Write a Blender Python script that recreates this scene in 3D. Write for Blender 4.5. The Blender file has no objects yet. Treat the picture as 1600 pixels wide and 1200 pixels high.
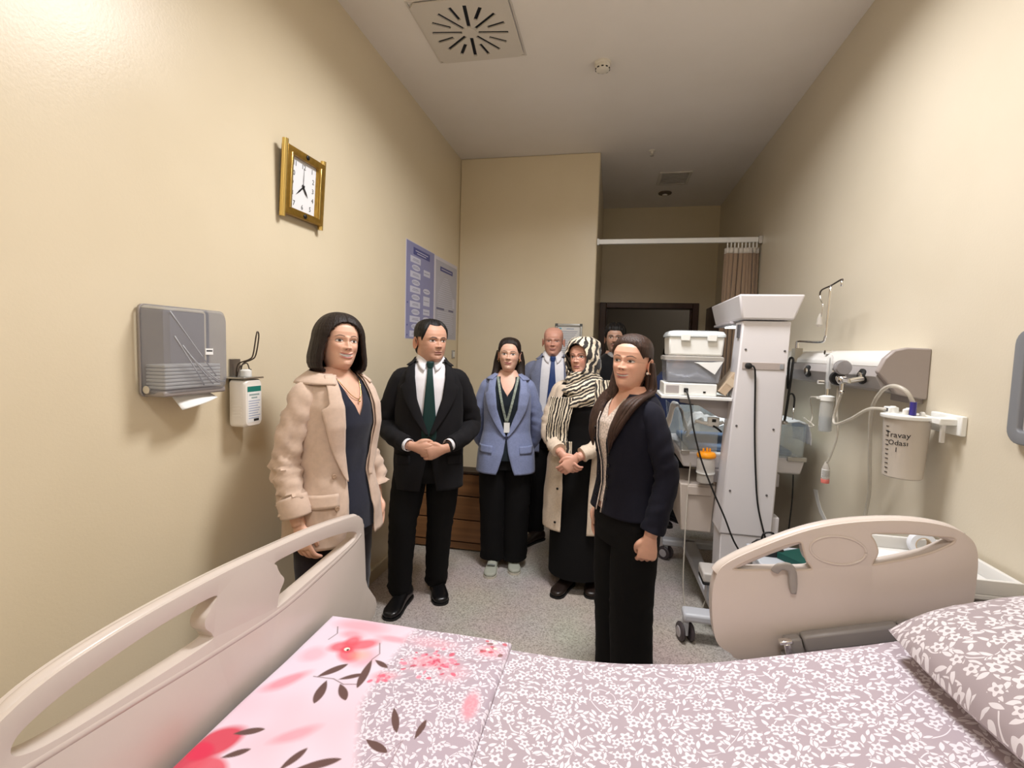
import bpy, bmesh, math, random
import numpy as np
from mathutils import Vector, Matrix, noise as mnoise

# ------------------------------------------------------------------ camera
SC = bpy.context.scene
COL = SC.collection
CAM_F = 752.9 / 1600.0 * 36.0
CAM_YAW, CAM_PITCH, CAM_ROLL, CAM_H = 0.200, -0.0726, 0.0293, 1.60
_cd = bpy.data.cameras.new('camera'); _cd.lens = CAM_F; _cd.sensor_width = 36.0; _cd.clip_start = 0.02
_fw = Vector((-math.sin(CAM_YAW) * math.cos(CAM_PITCH), math.cos(CAM_YAW) * math.cos(CAM_PITCH), math.sin(CAM_PITCH)))
_rt = Vector((math.cos(CAM_YAW), math.sin(CAM_YAW), 0)); _up = _rt.cross(_fw)
_r2 = math.cos(CAM_ROLL) * _rt + math.sin(CAM_ROLL) * _up
_u2 = -math.sin(CAM_ROLL) * _rt + math.cos(CAM_ROLL) * _up
_co = bpy.data.objects.new('camera', _cd); COL.objects.link(_co)
_m = Matrix((_r2, _u2, -_fw)).transposed().to_4x4(); _m.translation = (0, 0, CAM_H)
_co.matrix_world = _m
SC.camera = _co

# ------------------------------------------------------------------ world, exposure
_w = bpy.data.worlds.new('world'); SC.world = _w; _w.use_nodes = True
_w.node_tree.nodes['Background'].inputs[0].default_value = (0.9, 0.92, 1.0, 1)
_w.node_tree.nodes['Background'].inputs[1].default_value = 0.05
SC.view_settings.view_transform = 'Standard'
SC.view_settings.look = 'None'
SC.view_settings.gamma = 1.0
SC.view_settings.use_curve_mapping = False
SC.view_settings.exposure = 0.0
LAMP_POWER = 57.0          # the ceiling panel above the bed
LAMP_COLOR = (0.985, 0.98, 1.0)
REAR_FILL_POWER = 30.0          # added fill panel behind the camera, softens the contrast
CORRIDOR_POWER = 4.0       # dim lamp in the corridor beyond the door
WARMER_POWER = 1.6         # examination lamp in the warmer's hood
SC.cycles.max_bounces = 8
SC.cycles.caustics_reflective = False
SC.cycles.caustics_refractive = False
SC.cycles.sample_clamp_indirect = 6.0

# room
XL, XR, HC, YP, YD, XP = -1.52, 1.25, 3.44, 4.66, 6.47, -0.17
YB = -1.1
rnd = random.Random(7)

# ------------------------------------------------------------------ materials
def srgb(r, g, b):
    f = lambda c: (c / 255 / 12.92) if c / 255 <= 0.04045 else ((c / 255 + 0.055) / 1.055) ** 2.4
    return (f(r), f(g), f(b), 1.0)

MATS = {}
def mat(name, col=(0.5, 0.5, 0.5, 1), rough=0.5, metal=0.0, noise=0.0, nscale=30, bump=0.0, bscale=200, trans=0.0, alpha=1.0,
        ior=1.45, emit=None, estr=0.0, sheen=0.0, spec=0.5, sss=0.0, coat=0.0, stretch=None, vcol=None, bdist=0.002):
    if name in MATS: return MATS[name]
    m = bpy.data.materials.new(name); m.use_nodes = True
    nt = m.node_tree; N = nt.nodes; L = nt.links
    p = N['Principled BSDF']
    p.inputs['Base Color'].default_value = col
    p.inputs['Roughness'].default_value = rough
    p.inputs['Metallic'].default_value = metal
    p.inputs['IOR'].default_value = ior
    p.inputs['Specular IOR Level'].default_value = spec
    p.inputs['Transmission Weight'].default_value = trans
    p.inputs['Alpha'].default_value = alpha
    p.inputs['Coat Weight'].default_value = coat
    if sheen:
        p.inputs['Sheen Weight'].default_value = sheen
    if sss:
        p.inputs['Subsurface Weight'].default_value = sss
        p.inputs['Subsurface Radius'].default_value = (1.0, 0.35, 0.2)
        p.inputs['Subsurface Scale'].default_value = 0.006
    if emit is not None:
        p.inputs['Emission Color'].default_value = emit
        p.inputs['Emission Strength'].default_value = estr
    src = None
    if vcol:
        a = N.new('ShaderNodeVertexColor'); a.layer_name = vcol; src = a.outputs['Color']
        L.new(src, p.inputs['Base Color'])
    if noise or bump:
        tc = N.new('ShaderNodeTexCoord'); mp = N.new('ShaderNodeMapping')
        L.new(tc.outputs['Object'], mp.inputs['Vector'])
        if stretch: mp.inputs['Scale'].default_value = stretch
    if noise:
        t = N.new('ShaderNodeTexNoise'); t.inputs['Scale'].default_value = nscale; t.inputs['Detail'].default_value = 4
        L.new(mp.outputs['Vector'], t.inputs['Vector'])
        mx = N.new('ShaderNodeMix'); mx.data_type = 'RGBA'; mx.blend_type = 'MULTIPLY'
        rp = N.new('ShaderNodeMapRange')
        rp.inputs[1].default_value = 0.3; rp.inputs[2].default_value = 0.7
        rp.inputs[3].default_value = 1 - noise; rp.inputs[4].default_value = 1 + noise * 0.6
        L.new(t.outputs['Fac'], rp.inputs[0])
        mx.inputs['Factor'].default_value = 1.0
        if src: L.new(src, mx.inputs['A'])
        else: mx.inputs['A'].default_value = col
        cb = N.new('ShaderNodeCombineColor')
        for i in range(3): L.new(rp.outputs[0], cb.inputs[i])
        L.new(cb.outputs[0], mx.inputs['B'])
        L.new(mx.outputs['Result'], p.inputs['Base Color'])
    if bump:
        t = N.new('ShaderNodeTexNoise'); t.inputs['Scale'].default_value = bscale; t.inputs['Detail'].default_value = 3
        L.new(mp.outputs['Vector'], t.inputs['Vector'])
        b = N.new('ShaderNodeBump'); b.inputs['Strength'].default_value = bump; b.inputs['Distance'].default_value = bdist
        L.new(t.outputs['Fac'], b.inputs['Height']); L.new(b.outputs['Normal'], p.inputs['Normal'])
    MATS[name] = m
    return m

# ------------------------------------------------------------------ object helpers
def tag(o, label=None, cat=None, group=None, kind=None):
    if label: o['label'] = label
    if cat: o['category'] = cat
    if group: o['group'] = group
    if kind: o['kind'] = kind
    return o

def thing(name, label, cat, loc=(0, 0, 0), rz=0.0, group=None):
    o = bpy.data.objects.new(name, None); COL.objects.link(o)
    o.empty_display_size = 0.05
    o.location = loc; o.rotation_euler = (0, 0, rz)
    return tag(o, label, cat, group)

def ob(name, me, m=None, parent=None, loc=None, rot=None):
    o = bpy.data.objects.new(name, me); COL.objects.link(o)
    if m is not None and len(me.materials) == 0:
        me.materials.append(m)
    if parent is not None: o.parent = parent
    if loc: o.location = loc
    if rot: o.rotation_euler = rot
    return o

def clone(o, parent=None, loc=None, rot=None):
    c = o.copy(); COL.objects.link(c)
    if parent is not None: c.parent = parent
    if loc: c.location = loc
    if rot: c.rotation_euler = rot
    return c

def frames(pts):
    n = len(pts); T = []
    for i in range(n):
        a = pts[max(0, i - 1)]; b = pts[min(n - 1, i + 1)]
        t = (b - a); T.append(t.normalized() if t.length > 1e-9 else Vector((0, 0, 1)))
    ref = Vector((0, 1, 0)) if abs(T[0].y) < 0.9 else Vector((1, 0, 0))
    u = (ref - T[0] * ref.dot(T[0])).normalized()
    out = []
    for t in T:
        u = (u - t * u.dot(t)).normalized()
        out.append((t, u, t.cross(u)))
    return out

def catmull(pts, sub):
    P = [Vector(p) for p in pts]
    if len(P) < 3: sub = max(sub, 1)
    out = []
    for i in range(len(P) - 1):
        p0 = P[max(0, i - 1)]; p1 = P[i]; p2 = P[i + 1]; p3 = P[min(len(P) - 1, i + 2)]
        for k in range(sub):
            t = k / sub; t2 = t * t; t3 = t2 * t
            out.append(0.5 * ((2 * p1) + (p2 - p0) * t + (2 * p0 - 5 * p1 + 4 * p2 - p3) * t2 + (3 * p1 - p0 - 3 * p2 + p3) * t3))
    out.append(P[-1].copy())
    return out

class MB:
    """collects shapes of ONE part"""
    def __init__(self): self.v = []; self.f = []; self.uv = None
    def add(self, vs, fs):
        o = len(self.v); self.v += [tuple(p) for p in vs]; self.f += [tuple(i + o for i in q) for q in fs]; return self
    def box(self, x0, x1, y0, y1, z0, z1, M=None):
        vs = [Vector((x, y, z)) for x in (x0, x1) for y in (y0, y1) for z in (z0, z1)]
        if M is not None: vs = [M @ p for p in vs]
        return self.add(vs, [(0, 1, 3, 2), (4, 6, 7, 5), (0, 4, 5, 1), (2, 3, 7, 6), (0, 2, 6, 4), (1, 5, 7, 3)])
    def frustum(self, b, t, z0, z1):
        vs = [(b[0], b[2], z0), (b[1], b[2], z0), (b[1], b[3], z0), (b[0], b[3], z0), (t[0], t[2], z1), (t[1], t[2], z1), (t[1], t[3], z1), (t[0], t[3], z1)]
        return self.add(vs, [(3, 2, 1, 0), (4, 5, 6, 7), (0, 1, 5, 4), (1, 2, 6, 5), (2, 3, 7, 6), (3, 0, 4, 7)])
    def rings(self, R, cap0=True, cap1=True, closed=True):
        n = len(R[0]); o = len(self.v)
        for r in R: self.v += [tuple(p) for p in r]
        m = n if closed else n - 1
        for i in range(len(R) - 1):
            for j in range(m):
                a = o + i * n + j; b = o + i * n + (j + 1) % n
                self.f.append((a, b, b + n, a + n))
        if cap0 and closed: self.f.append(tuple(o + j for j in range(n))[::-1])
        if cap1 and closed: self.f.append(tuple(o + (len(R) - 1) * n + j for j in range(n)))
        return self
    def tube(self, pts, r, seg=10, sub=1, cap=True, flat=None, disp=None):
        P = catmull(pts, sub) if sub > 1 else [Vector(p) for p in pts]
        n = len(P)
        if isinstance(r, (int, float)): rr = [r] * n
        else:
            src = np.linspace(0, 1, len(r)); rr = np.interp(np.linspace(0, 1, n), src, r)
        if flat is not None:
            ff = np.interp(np.linspace(0, 1, n), np.linspace(0, 1, len(flat)), flat)
        R = []
        for i, (t, u, w) in enumerate(frames(P)):
            ring = []
            for k in range(seg):
                a = 2 * math.pi * k / seg
                q = rr[i]; fl = ff[i] if flat is not None else 1.0
                d = disp(i / (n - 1), a) if disp else 0.0
                ring.append(P[i] + u * math.cos(a) * (q + d) * fl + w * math.sin(a) * (q + d))
            R.append(ring)
        return self.rings(R, cap, cap)
    def cyl(self, p0, p1, r0, r1=None, seg=16):
        r1 = r0 if r1 is None else r1
        return self.tube([p0, p1], [r0, r1], seg)
    def lathe(self, prof, seg=24, axis='Z', c=(0, 0, 0), cap0=True, cap1=True):
        R = []
        for (r, h) in prof:
            ring = []
            for k in range(seg):
                a = 2 * math.pi * k / seg; x, y = r * math.cos(a), r * math.sin(a)
                p = (x, y, h) if axis == 'Z' else ((h, x, y) if axis == 'X' else (y, h, x))
                ring.append((p[0] + c[0], p[1] + c[1], p[2] + c[2]))
            R.append(ring)
        return self.rings(R, cap0, cap1)
    def ball(self, c, rx, ry=None, rz=None, seg=16, lat=10):
        ry = rx if ry is None else ry; rz = rx if rz is None else rz
        R = []
        for i in range(lat + 1):
            ph = -math.pi / 2 + math.pi * i / lat
            cr = max(math.cos(ph), 1e-3)
            R.append([(c[0] + rx * cr * math.cos(2 * math.pi * k / seg), c[1] + ry * cr * math.sin(2 * math.pi * k / seg), c[2] + rz * math.sin(ph)) for k in range(seg)])
        return self.rings(R)
    def prism(self, outline, axis, d0, d1):
        """outline of 2-D points extruded along an axis"""
        n = len(outline)
        def P(q, d): return {'X': (d, q[0], q[1]), 'Y': (q[0], d, q[1]), 'Z': (q[0], q[1], d)}[axis]
        vs = [P(q, d0) for q in outline] + [P(q, d1) for q in outline]
        fs = [tuple(range(n))[::-1], tuple(range(n, 2 * n))] + [(i, (i + 1) % n, (i + 1) % n + n, i + n) for i in range(n)]
        return self.add(vs, fs)
    def build(self, name, m, parent=None, smooth=False, bevel=0.0, seg=2, loc=None, rot=None, solid=0.0, soff=-1, subsurf=0, ang=0.6):
        me = bpy.data.meshes.new(name); me.from_pydata([tuple(p) for p in self.v], [], self.f)
        b = bmesh.new(); b.from_mesh(me); bmesh.ops.recalc_face_normals(b, faces=b.faces); b.to_mesh(me); b.free()
        if smooth:
            me.shade_smooth()
            if smooth == 'auto': me.set_sharp_from_angle(angle=ang)
        o = ob(name, me, m, parent, loc, rot)
        if solid:
            k = o.modifiers.new('Solid', 'SOLIDIFY'); k.thickness = solid; k.offset = soff
        if bevel:
            k = o.modifiers.new('Bevel', 'BEVEL'); k.width = bevel; k.segments = seg; k.limit_method = 'ANGLE'; k.angle_limit = 0.6
            if not smooth:
                me.shade_smooth(); me.set_sharp_from_angle(angle=0.6)
        if subsurf:
            k = o.modifiers.new('Sub', 'SUBSURF'); k.levels = subsurf; k.render_levels = subsurf
        return o

def P_box(name, m, parent, x0, x1, y0, y1, z0, z1, bevel=0.0, **k):
    return MB().box(x0, x1, y0, y1, z0, z1).build(name, m, parent, bevel=bevel, **k)

def eval_mesh(o):
    """bake an object with its modifiers into a plain mesh and drop the object"""
    dg = bpy.context.evaluated_depsgraph_get(); dg.update()
    me = bpy.data.meshes.new_from_object(o.evaluated_get(dg))
    d = o.data; bpy.data.objects.remove(o)
    return me

def closed_catmull(pts, sub=6):
    n = len(pts); out = []
    for i in range(n):
        p0, p1, p2, p3 = [Vector(pts[(i + k) % n] + (0,) if len(pts[0]) == 2 else pts[(i + k) % n]) for k in (-1, 0, 1, 2)]
        for k in range(sub):
            t = k / sub; t2 = t * t; t3 = t2 * t
            q = 0.5 * ((2 * p1) + (p2 - p0) * t + (2 * p0 - 5 * p1 + 4 * p2 - p3) * t2 + (3 * p1 - p0 - 3 * p2 + p3) * t3)
            out.append((q.x, q.y))
    return out

def panel_mesh(loops, extrude, bevel, smooth=True):
    """flat board with holes from closed 2-D loops; lies in XY, thickness along Z"""
    me = bpy.data.meshes.new('panel'); b = bmesh.new(); edges = []; rim = []
    for l in loops:
        pts = closed_catmull([tuple(p) for p in l]) if smooth else l
        vs = [b.verts.new((p[0], p[1], extrude + bevel)) for p in pts]
        es = [b.edges.new((vs[i], vs[(i + 1) % len(vs)])) for i in range(len(vs))]
        edges += es; rim.append(vs)
    bmesh.ops.triangle_fill(b, use_beauty=True, use_dissolve=False, edges=edges, normal=(0, 0, 1))
    b.verts.ensure_lookup_table()
    top = list(b.faces)
    g = bmesh.ops.extrude_face_region(b, geom=top)
    nv = [e for e in g['geom'] if isinstance(e, bmesh.types.BMVert)]
    bmesh.ops.translate(b, verts=nv, vec=(0, 0, -2 * (extrude + bevel)))
    bmesh.ops.recalc_face_normals(b, faces=b.faces)
    if bevel:
        bmesh.ops.recalc_face_normals(b, faces=b.faces)
        sharp = [e for e in b.edges if len(e.link_faces) == 2 and e.calc_face_angle(0) > 1.2]
        bmesh.ops.bevel(b, geom=sharp, offset=min(bevel, 0.006), segments=3, profile=0.5, affect='EDGES', clamp_overlap=True)
    b.to_mesh(me); b.free()
    me.shade_smooth(); me.set_sharp_from_angle(angle=0.7)
    return me

def text_mesh(txt, size, depth=0.0004, align='CENTER'):
    cu = bpy.data.curves.new('txt', 'FONT'); cu.body = txt; cu.size = size; cu.extrude = depth
    cu.align_x = align; cu.align_y = 'CENTER'; cu.resolution_u = 2
    o = bpy.data.objects.new('txt', cu); COL.objects.link(o)
    return eval_mesh(o)

def basis(loc, right, up):
    """matrix that maps local XY (text plane) to a wall: X->right, Y->up"""
    r = Vector(right).normalized(); u = Vector(up).normalized(); n = r.cross(u)
    M = Matrix((r, u, n)).transposed().to_4x4(); M.translation = loc
    return M

def put(o, M):
    o.matrix_basis = M
    return o
# ------------------------------------------------------------------ the setting
def wall_material(name, col, rough, bump):
    m = bpy.data.materials.new(name); m.use_nodes = True
    N = m.node_tree.nodes; L = m.node_tree.links; p = N['Principled BSDF']
    tc = N.new('ShaderNodeTexCoord')
    t = N.new('ShaderNodeTexNoise'); t.inputs['Scale'].default_value = 1.6; t.inputs['Detail'].default_value = 5
    L.new(tc.outputs['Object'], t.inputs['Vector'])
    r = N.new('ShaderNodeValToRGB'); e = r.color_ramp.elements
    e[0].position = 0.35; e[0].color = (col[0] * 0.96, col[1] * 0.955, col[2] * 0.94, 1)
    e[1].position = 0.65; e[1].color = col
    L.new(t.outputs['Fac'], r.inputs['Fac']); L.new(r.outputs['Color'], p.inputs['Base Color'])
    rr = N.new('ShaderNodeMapRange'); rr.inputs[3].default_value = rough - 0.05; rr.inputs[4].default_value = rough + 0.08
    L.new(t.outputs['Fac'], rr.inputs[0]); L.new(rr.outputs[0], p.inputs['Roughness'])
    b1 = N.new('ShaderNodeTexNoise'); b1.inputs['Scale'].default_value = 120; b1.inputs['Detail'].default_value = 2
    L.new(tc.outputs['Object'], b1.inputs['Vector'])
    b = N.new('ShaderNodeBump'); b.inputs['Strength'].default_value = bump; b.inputs['Distance'].default_value = 0.002
    L.new(b1.outputs['Fac'], b.inputs['Height']); L.new(b.outputs['Normal'], p.inputs['Normal'])
    return m
WALL = wall_material('cream_gloss_paint', srgb(226, 212, 184), 0.30, 0.16)
WALL_R = wall_material('pale_cream_gloss_paint', srgb(216, 206, 186), 0.34, 0.16)
CEIL = wall_material('ceiling_paint', srgb(240, 235, 231), 0.6, 0.05)
def floor_material():
    m = bpy.data.materials.new('speckled_vinyl'); m.use_nodes = True
    N = m.node_tree.nodes; L = m.node_tree.links; p = N['Principled BSDF']
    tc = N.new('ShaderNodeTexCoord')
    v = N.new('ShaderNodeTexVoronoi'); v.inputs['Scale'].default_value = 150
    L.new(tc.outputs['Object'], v.inputs['Vector'])
    s = N.new('ShaderNodeSeparateColor'); L.new(v.outputs['Color'], s.inputs[0])
    r = N.new('ShaderNodeValToRGB'); r.color_ramp.interpolation = 'CONSTANT'
    e = r.color_ramp.elements
    e[0].position = 0.0; e[0].color = srgb(160, 151, 143)
    e[1].position = 0.18; e[1].color = srgb(196, 188, 180)
    for pos, c in ((0.45, srgb(186, 177, 169)), (0.75, srgb(206, 198, 190)), (0.93, srgb(172, 163, 155))):
        q = e.new(pos); q.color = c
    L.new(s.outputs[0], r.inputs['Fac'])
    n = N.new('ShaderNodeTexNoise'); n.inputs['Scale'].default_value = 2.2; L.new(tc.outputs['Object'], n.inputs['Vector'])
    mx = N.new('ShaderNodeMix'); mx.data_type = 'RGBA'; mx.blend_type = 'MULTIPLY'; mx.inputs['Factor'].default_value = 0.25
    L.new(r.outputs['Color'], mx.inputs['A']); L.new(n.outputs['Color'], mx.inputs['B'])
    L.new(mx.outputs['Result'], p.inputs['Base Color'])
    p.inputs['Roughness'].default_value = 0.42
    return m
FLOOR = floor_material()
WOOD_DARK = mat('dark_brown_wood', srgb(74, 46, 34), 0.38, noise=0.35, nscale=9, stretch=(1, 1, 0.12))
WHITE_PL = mat('white_plastic', srgb(232, 232, 228), 0.38)
WHITE_PNT = mat('white_enamel', srgb(228, 228, 226), 0.3)
BLACK_PL = mat('black_plastic', srgb(20, 20, 21), 0.45)
CHROME = mat('chrome', (0.75, 0.74, 0.72, 1), 0.18, metal=1.0)
STEEL = mat('steel', (0.55, 0.54, 0.52, 1), 0.32, metal=1.0)

def struct(name, b, m, **k):
    o = b.build(name, m, None, **k); o['kind'] = 'structure'; return o

struct('floor', MB().box(-1.75, 3.0, YB - 0.1, 9.2, -0.12, 0), FLOOR)
struct('ceiling', MB().box(-1.75, 3.0, YB - 0.1, 9.2, HC, HC + 0.12), CEIL)
struct('wall_left', MB().box(XL - 0.12, XL, YB - 0.1, YD, 0, HC), WALL)
struct('wall_right', MB().box(XR, XR + 0.12, YB - 0.1, YD, 0, HC), WALL_R)
struct('wall_rear', MB().box(XL, XR, YB - 0.12, YB, 0, HC), WALL)
struct('wall_back', MB().box(XL, XP, YP, YD, 0, HC), WALL, bevel=0.012, seg=3)
DX0, DX1, DH = -0.085, 0.985, 2.17
struct('wall_door', MB().box(XP, DX0 - 0.06, YD, YD + 0.16, 0, HC).box(DX1 + 0.06, XR + 0.12, YD, YD + 0.16, 0, HC).box(DX0 - 0.06, DX1 + 0.06, YD, YD + 0.16, DH + 0.06, HC), WALL)
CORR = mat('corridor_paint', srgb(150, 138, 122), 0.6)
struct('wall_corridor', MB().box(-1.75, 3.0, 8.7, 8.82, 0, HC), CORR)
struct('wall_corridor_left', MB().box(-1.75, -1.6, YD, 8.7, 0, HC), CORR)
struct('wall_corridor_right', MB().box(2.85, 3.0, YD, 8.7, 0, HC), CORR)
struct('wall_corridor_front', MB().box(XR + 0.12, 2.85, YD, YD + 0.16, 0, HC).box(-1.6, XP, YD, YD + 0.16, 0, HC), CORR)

# skirting
SKIRT = mat('skirting', srgb(196, 182, 152), 0.4)
SKIRT_L = mat('skirting_cap', srgb(226, 216, 192), 0.35)
def skirt(name, x0, x1, y0, y1, cap):
    o = struct(name, MB().box(x0, x1, y0, y1, 0, 0.085), SKIRT)
    MB().box(*cap, 0.085, 0.093).build('cap_strip', SKIRT_L, o)
skirt('baseboard_left', XL, XL + 0.012, YB, YP, (XL, XL + 0.014, YB, YP))
skirt('baseboard_right', XR - 0.012, XR, YB, YD, (XR - 0.014, XR, YB, YD))
skirt('baseboard_back', XL + 0.012, XP, YP - 0.012, YP, (XL + 0.014, XP, YP - 0.014, YP))

# door frame and leaf
t = bpy.data.objects.new('trim_1', None); COL.objects.link(t); t['kind'] = 'structure'; t.location = (DX0, YD, 0)
P_box('jamb', WOOD_DARK, t, -0.082, 0.0, -0.025, 0.18, 0, DH + 0.07, bevel=0.006)
P_box('jamb', WOOD_DARK, t, DX1 - DX0, DX1 - DX0 + 0.075, -0.025, 0.18, 0, DH + 0.07, bevel=0.006)
P_box('head', WOOD_DARK, t, 0.0, DX1 - DX0, -0.025, 0.18, DH, DH + 0.07, bevel=0.006)
P_box('stop', WOOD_DARK, t, 0.0, 0.018, 0.03, 0.09, 0, DH, bevel=0.003)
P_box('stop', WOOD_DARK, t, DX1 - DX0 - 0.018, DX1 - DX0, 0.03, 0.09, 0, DH, bevel=0.003)
d = bpy.data.objects.new('door_1', None); COL.objects.link(d); d['kind'] = 'structure'; d.location = (1.165, 5.50, 0)
P_box('leaf', WOOD_DARK, d, -0.02, 0.02, 0, 0.94, 0.012, DH, bevel=0.004)
P_box('kick_plate', STEEL, d, -0.023, -0.02, 0.04, 0.90, 0.05, 0.30)
hnd = MB().cyl((-0.02, 0.07, 1.05), (-0.07, 0.07, 1.05), 0.009).tube([(-0.07, 0.07, 1.05), (-0.07, 0.18, 1.05)], 0.009)
hnd.build('door_handle', STEEL, d, smooth='auto')

# corridor lamp (out of sight above the corridor)
def ceiling_panel(name, label, loc, sx, sy, power, col, spread=150):
    t = thing(name, label, 'lamp', loc)
    f = MB()
    for (x0, x1, y0, y1) in ((-sx / 2 - .02, sx / 2 + .02, -sy / 2 - .02, -sy / 2), (-sx / 2 - .02, sx / 2 + .02, sy / 2, sy / 2 + .02), (-sx / 2 - .02, -sx / 2, -sy / 2, sy / 2), (sx / 2, sx / 2 + .02, -sy / 2, sy / 2)):
        f.box(x0, x1, y0, y1, -0.012, 0)
    f.build('frame', WHITE_PNT, t)
    P_box('diffuser', mat('lit_diffuser', (1, 1, 1, 1), 0.5, emit=(1, 0.97, 0.92, 1), estr=3.0), t, -sx / 2, sx / 2, -sy / 2, sy / 2, -0.006, 0)
    l = bpy.data.lights.new(name + '_light', 'AREA'); l.shape = 'RECTANGLE'; l.size = sx; l.size_y = sy; l.energy = power; l.color = col; l.spread = math.radians(spread)
    lo = bpy.data.objects.new(name + '_light', l); COL.objects.link(lo); lo.parent = t; lo.location = (0, 0, -0.014)
    return t
ceiling_panel('ceiling_lamp', 'square white ceiling light panel above the hospital bed', (0.0, 2.12, HC), 0.6, 0.6, LAMP_POWER, LAMP_COLOR, 155)
ceiling_panel('ceiling_lamp', 'added square fill light panel on the ceiling behind the photographer', (-0.1, -0.45, HC), 0.6, 0.6, REAR_FILL_POWER, LAMP_COLOR, 165)  # unseen fill light, added to even out the room's brightness
ceiling_panel('corridor_lamp', 'dim ceiling light panel in the corridor beyond the doorway', (1.7, 7.7, HC), 0.6, 0.6, CORRIDOR_POWER, LAMP_COLOR)

# air diffuser with radial slots
DUCT = mat('duct_dark', srgb(24, 30, 42), 0.6)
VENTW = mat('vent_white', srgb(214, 208, 200), 0.45)
t = thing('air_diffuser', 'square white ceiling air diffuser with a ring of dark radial slots', 'vent', (-0.88, 2.82, HC))
h = 0.27
loops = [[(-h + .03, -h), (h - .03, -h), (h, -h + .03), (h, h - .03), (h - .03, h), (-h + .03, h), (-h, h - .03), (-h, -h + .03)]]
for k in range(16):
    a = 2 * math.pi * (k + 0.35) / 16; r0, r1 = (0.048, 0.222) if k % 2 == 0 else (0.115, 0.222)
    c, s = math.cos(a), math.sin(a); w = 0.0105
    loops.append([(r0 * c - w * s, r0 * s + w * c), (r1 * c - w * s, r1 * s + w * c), (r1 * c + w * s, r1 * s - w * c), (r0 * c + w * s, r0 * s - w * c)])
ob('face_plate', panel_mesh(loops, 0.004, 0.0, smooth=False), VENTW, t, loc=(0, 0, -0.012))
MB().box(-0.25, 0.25, -0.25, 0.25, -0.004, -0.001).build('duct', DUCT, t)
MB().lathe([(0.042, -0.018), (0.042, -0.013)], 24).build('hub', VENTW, t)
for k in range(16):
    a = 2 * math.pi * (k + 0.35) / 16; r0, r1 = (0.05, 0.22) if k % 2 == 0 else (0.117, 0.22)
    M = Matrix.Rotation(a, 4, 'Z') @ Matrix.Translation((0, 0.0, -0.007)) @ Matrix.Rotation(0.6, 4, 'X')
    MB().box(r0, r1, -0.006, 0.006, -0.0008, 0.0008, M).build('blade', DUCT, t)
# a small frame line along the diffuser's edge
fr = MB()
for (x0, x1, y0, y1) in ((-.283, .283, -.283, -.274), (-.283, .283, .274, .283), (-.283, -.274, -.274, .274), (.274, .283, -.274, .274)):
    fr.box(x0, x1, y0, y1, -0.006, 0)
fr.build('rim', VENTW, t)

# smoke detectors, sprinkler, extract grille
DET = mat('detector_white', srgb(226, 220, 208), 0.45)
t = thing('smoke_detector', 'round white smoke detector in the middle of the ceiling', 'detector', (-0.13, 3.26, HC))
MB().lathe([(0.052, 0), (0.052, -0.012), (0.046, -0.018)], 28).build('base', DET, t, smooth='auto')
MB().lathe([(0.046, -0.018), (0.048, -0.030), (0.042, -0.046), (0.030, -0.052), (0.012, -0.054)], 28).build('cover', DET, t, smooth='auto')
for k in range(10):
    a = 2 * math.pi * k / 10
    MB().box(-0.007, 0.007, -0.002, 0.002, -0.003, 0.003, Matrix.Rotation(a, 4, 'Z') @ Matrix.Translation((0, 0.045, -0.041))).build('slot', BLACK_PL, t)
t = thing('sprinkler', 'small metal sprinkler head in the ceiling by the entrance', 'sprinkler', (0.29, 4.69, HC))
MB().lathe([(0.030, 0), (0.028, -0.006), (0.012, -0.010), (0.008, -0.030)], 20).build('escutcheon', DET, t, smooth='auto')
MB().tube([(0.012, 0, -0.012), (0.014, 0, -0.03), (0.0, 0, -0.045)], 0.003, 6).tube([(-0.012, 0, -0.012), (-0.014, 0, -0.03), (0, 0, -0.045)], 0.003, 6).build('yoke', STEEL, t)
MB().lathe([(0.018, -0.045), (0.018, -0.048)], 16).build('deflector', STEEL, t)
t = thing('extract_grille', 'rectangular white slatted grille in the ceiling near the doorway', 'vent', (0.57, 5.43, HC))
f = MB()
for (x0, x1, y0, y1) in ((-.16, .16, -.19, -.16), (-.16, .16, .16, .19), (-.16, -.13, -.16, .16), (.13, .16, -.16, .16)): f.box(x0, x1, y0, y1, -0.012, 0)
f.build('frame', VENTW, t, bevel=0.003)
for k in range(9):
    y = -0.14 + 0.035 * k
    MB().box(-.13, .13, -0.013, 0.013, -0.001, 0.001, Matrix.Translation((0, y, -0.008)) @ Matrix.Rotation(0.5, 4, 'X')).build('slat', VENTW, t)
t = thing('flush_detector', 'dark round flush detector in the ceiling above the doorway', 'detector', (0.53, 5.91, HC))
MB().lathe([(0.075, 0), (0.072, -0.012), (0.05, -0.02)], 28).build('body', mat('detector_dark', srgb(92, 80, 68), 0.5), t, smooth='auto')
MB().lathe([(0.03, -0.02), (0.026, -0.032), (0.01, -0.036)], 20).build('dome', DET, t, smooth='auto')

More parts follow.
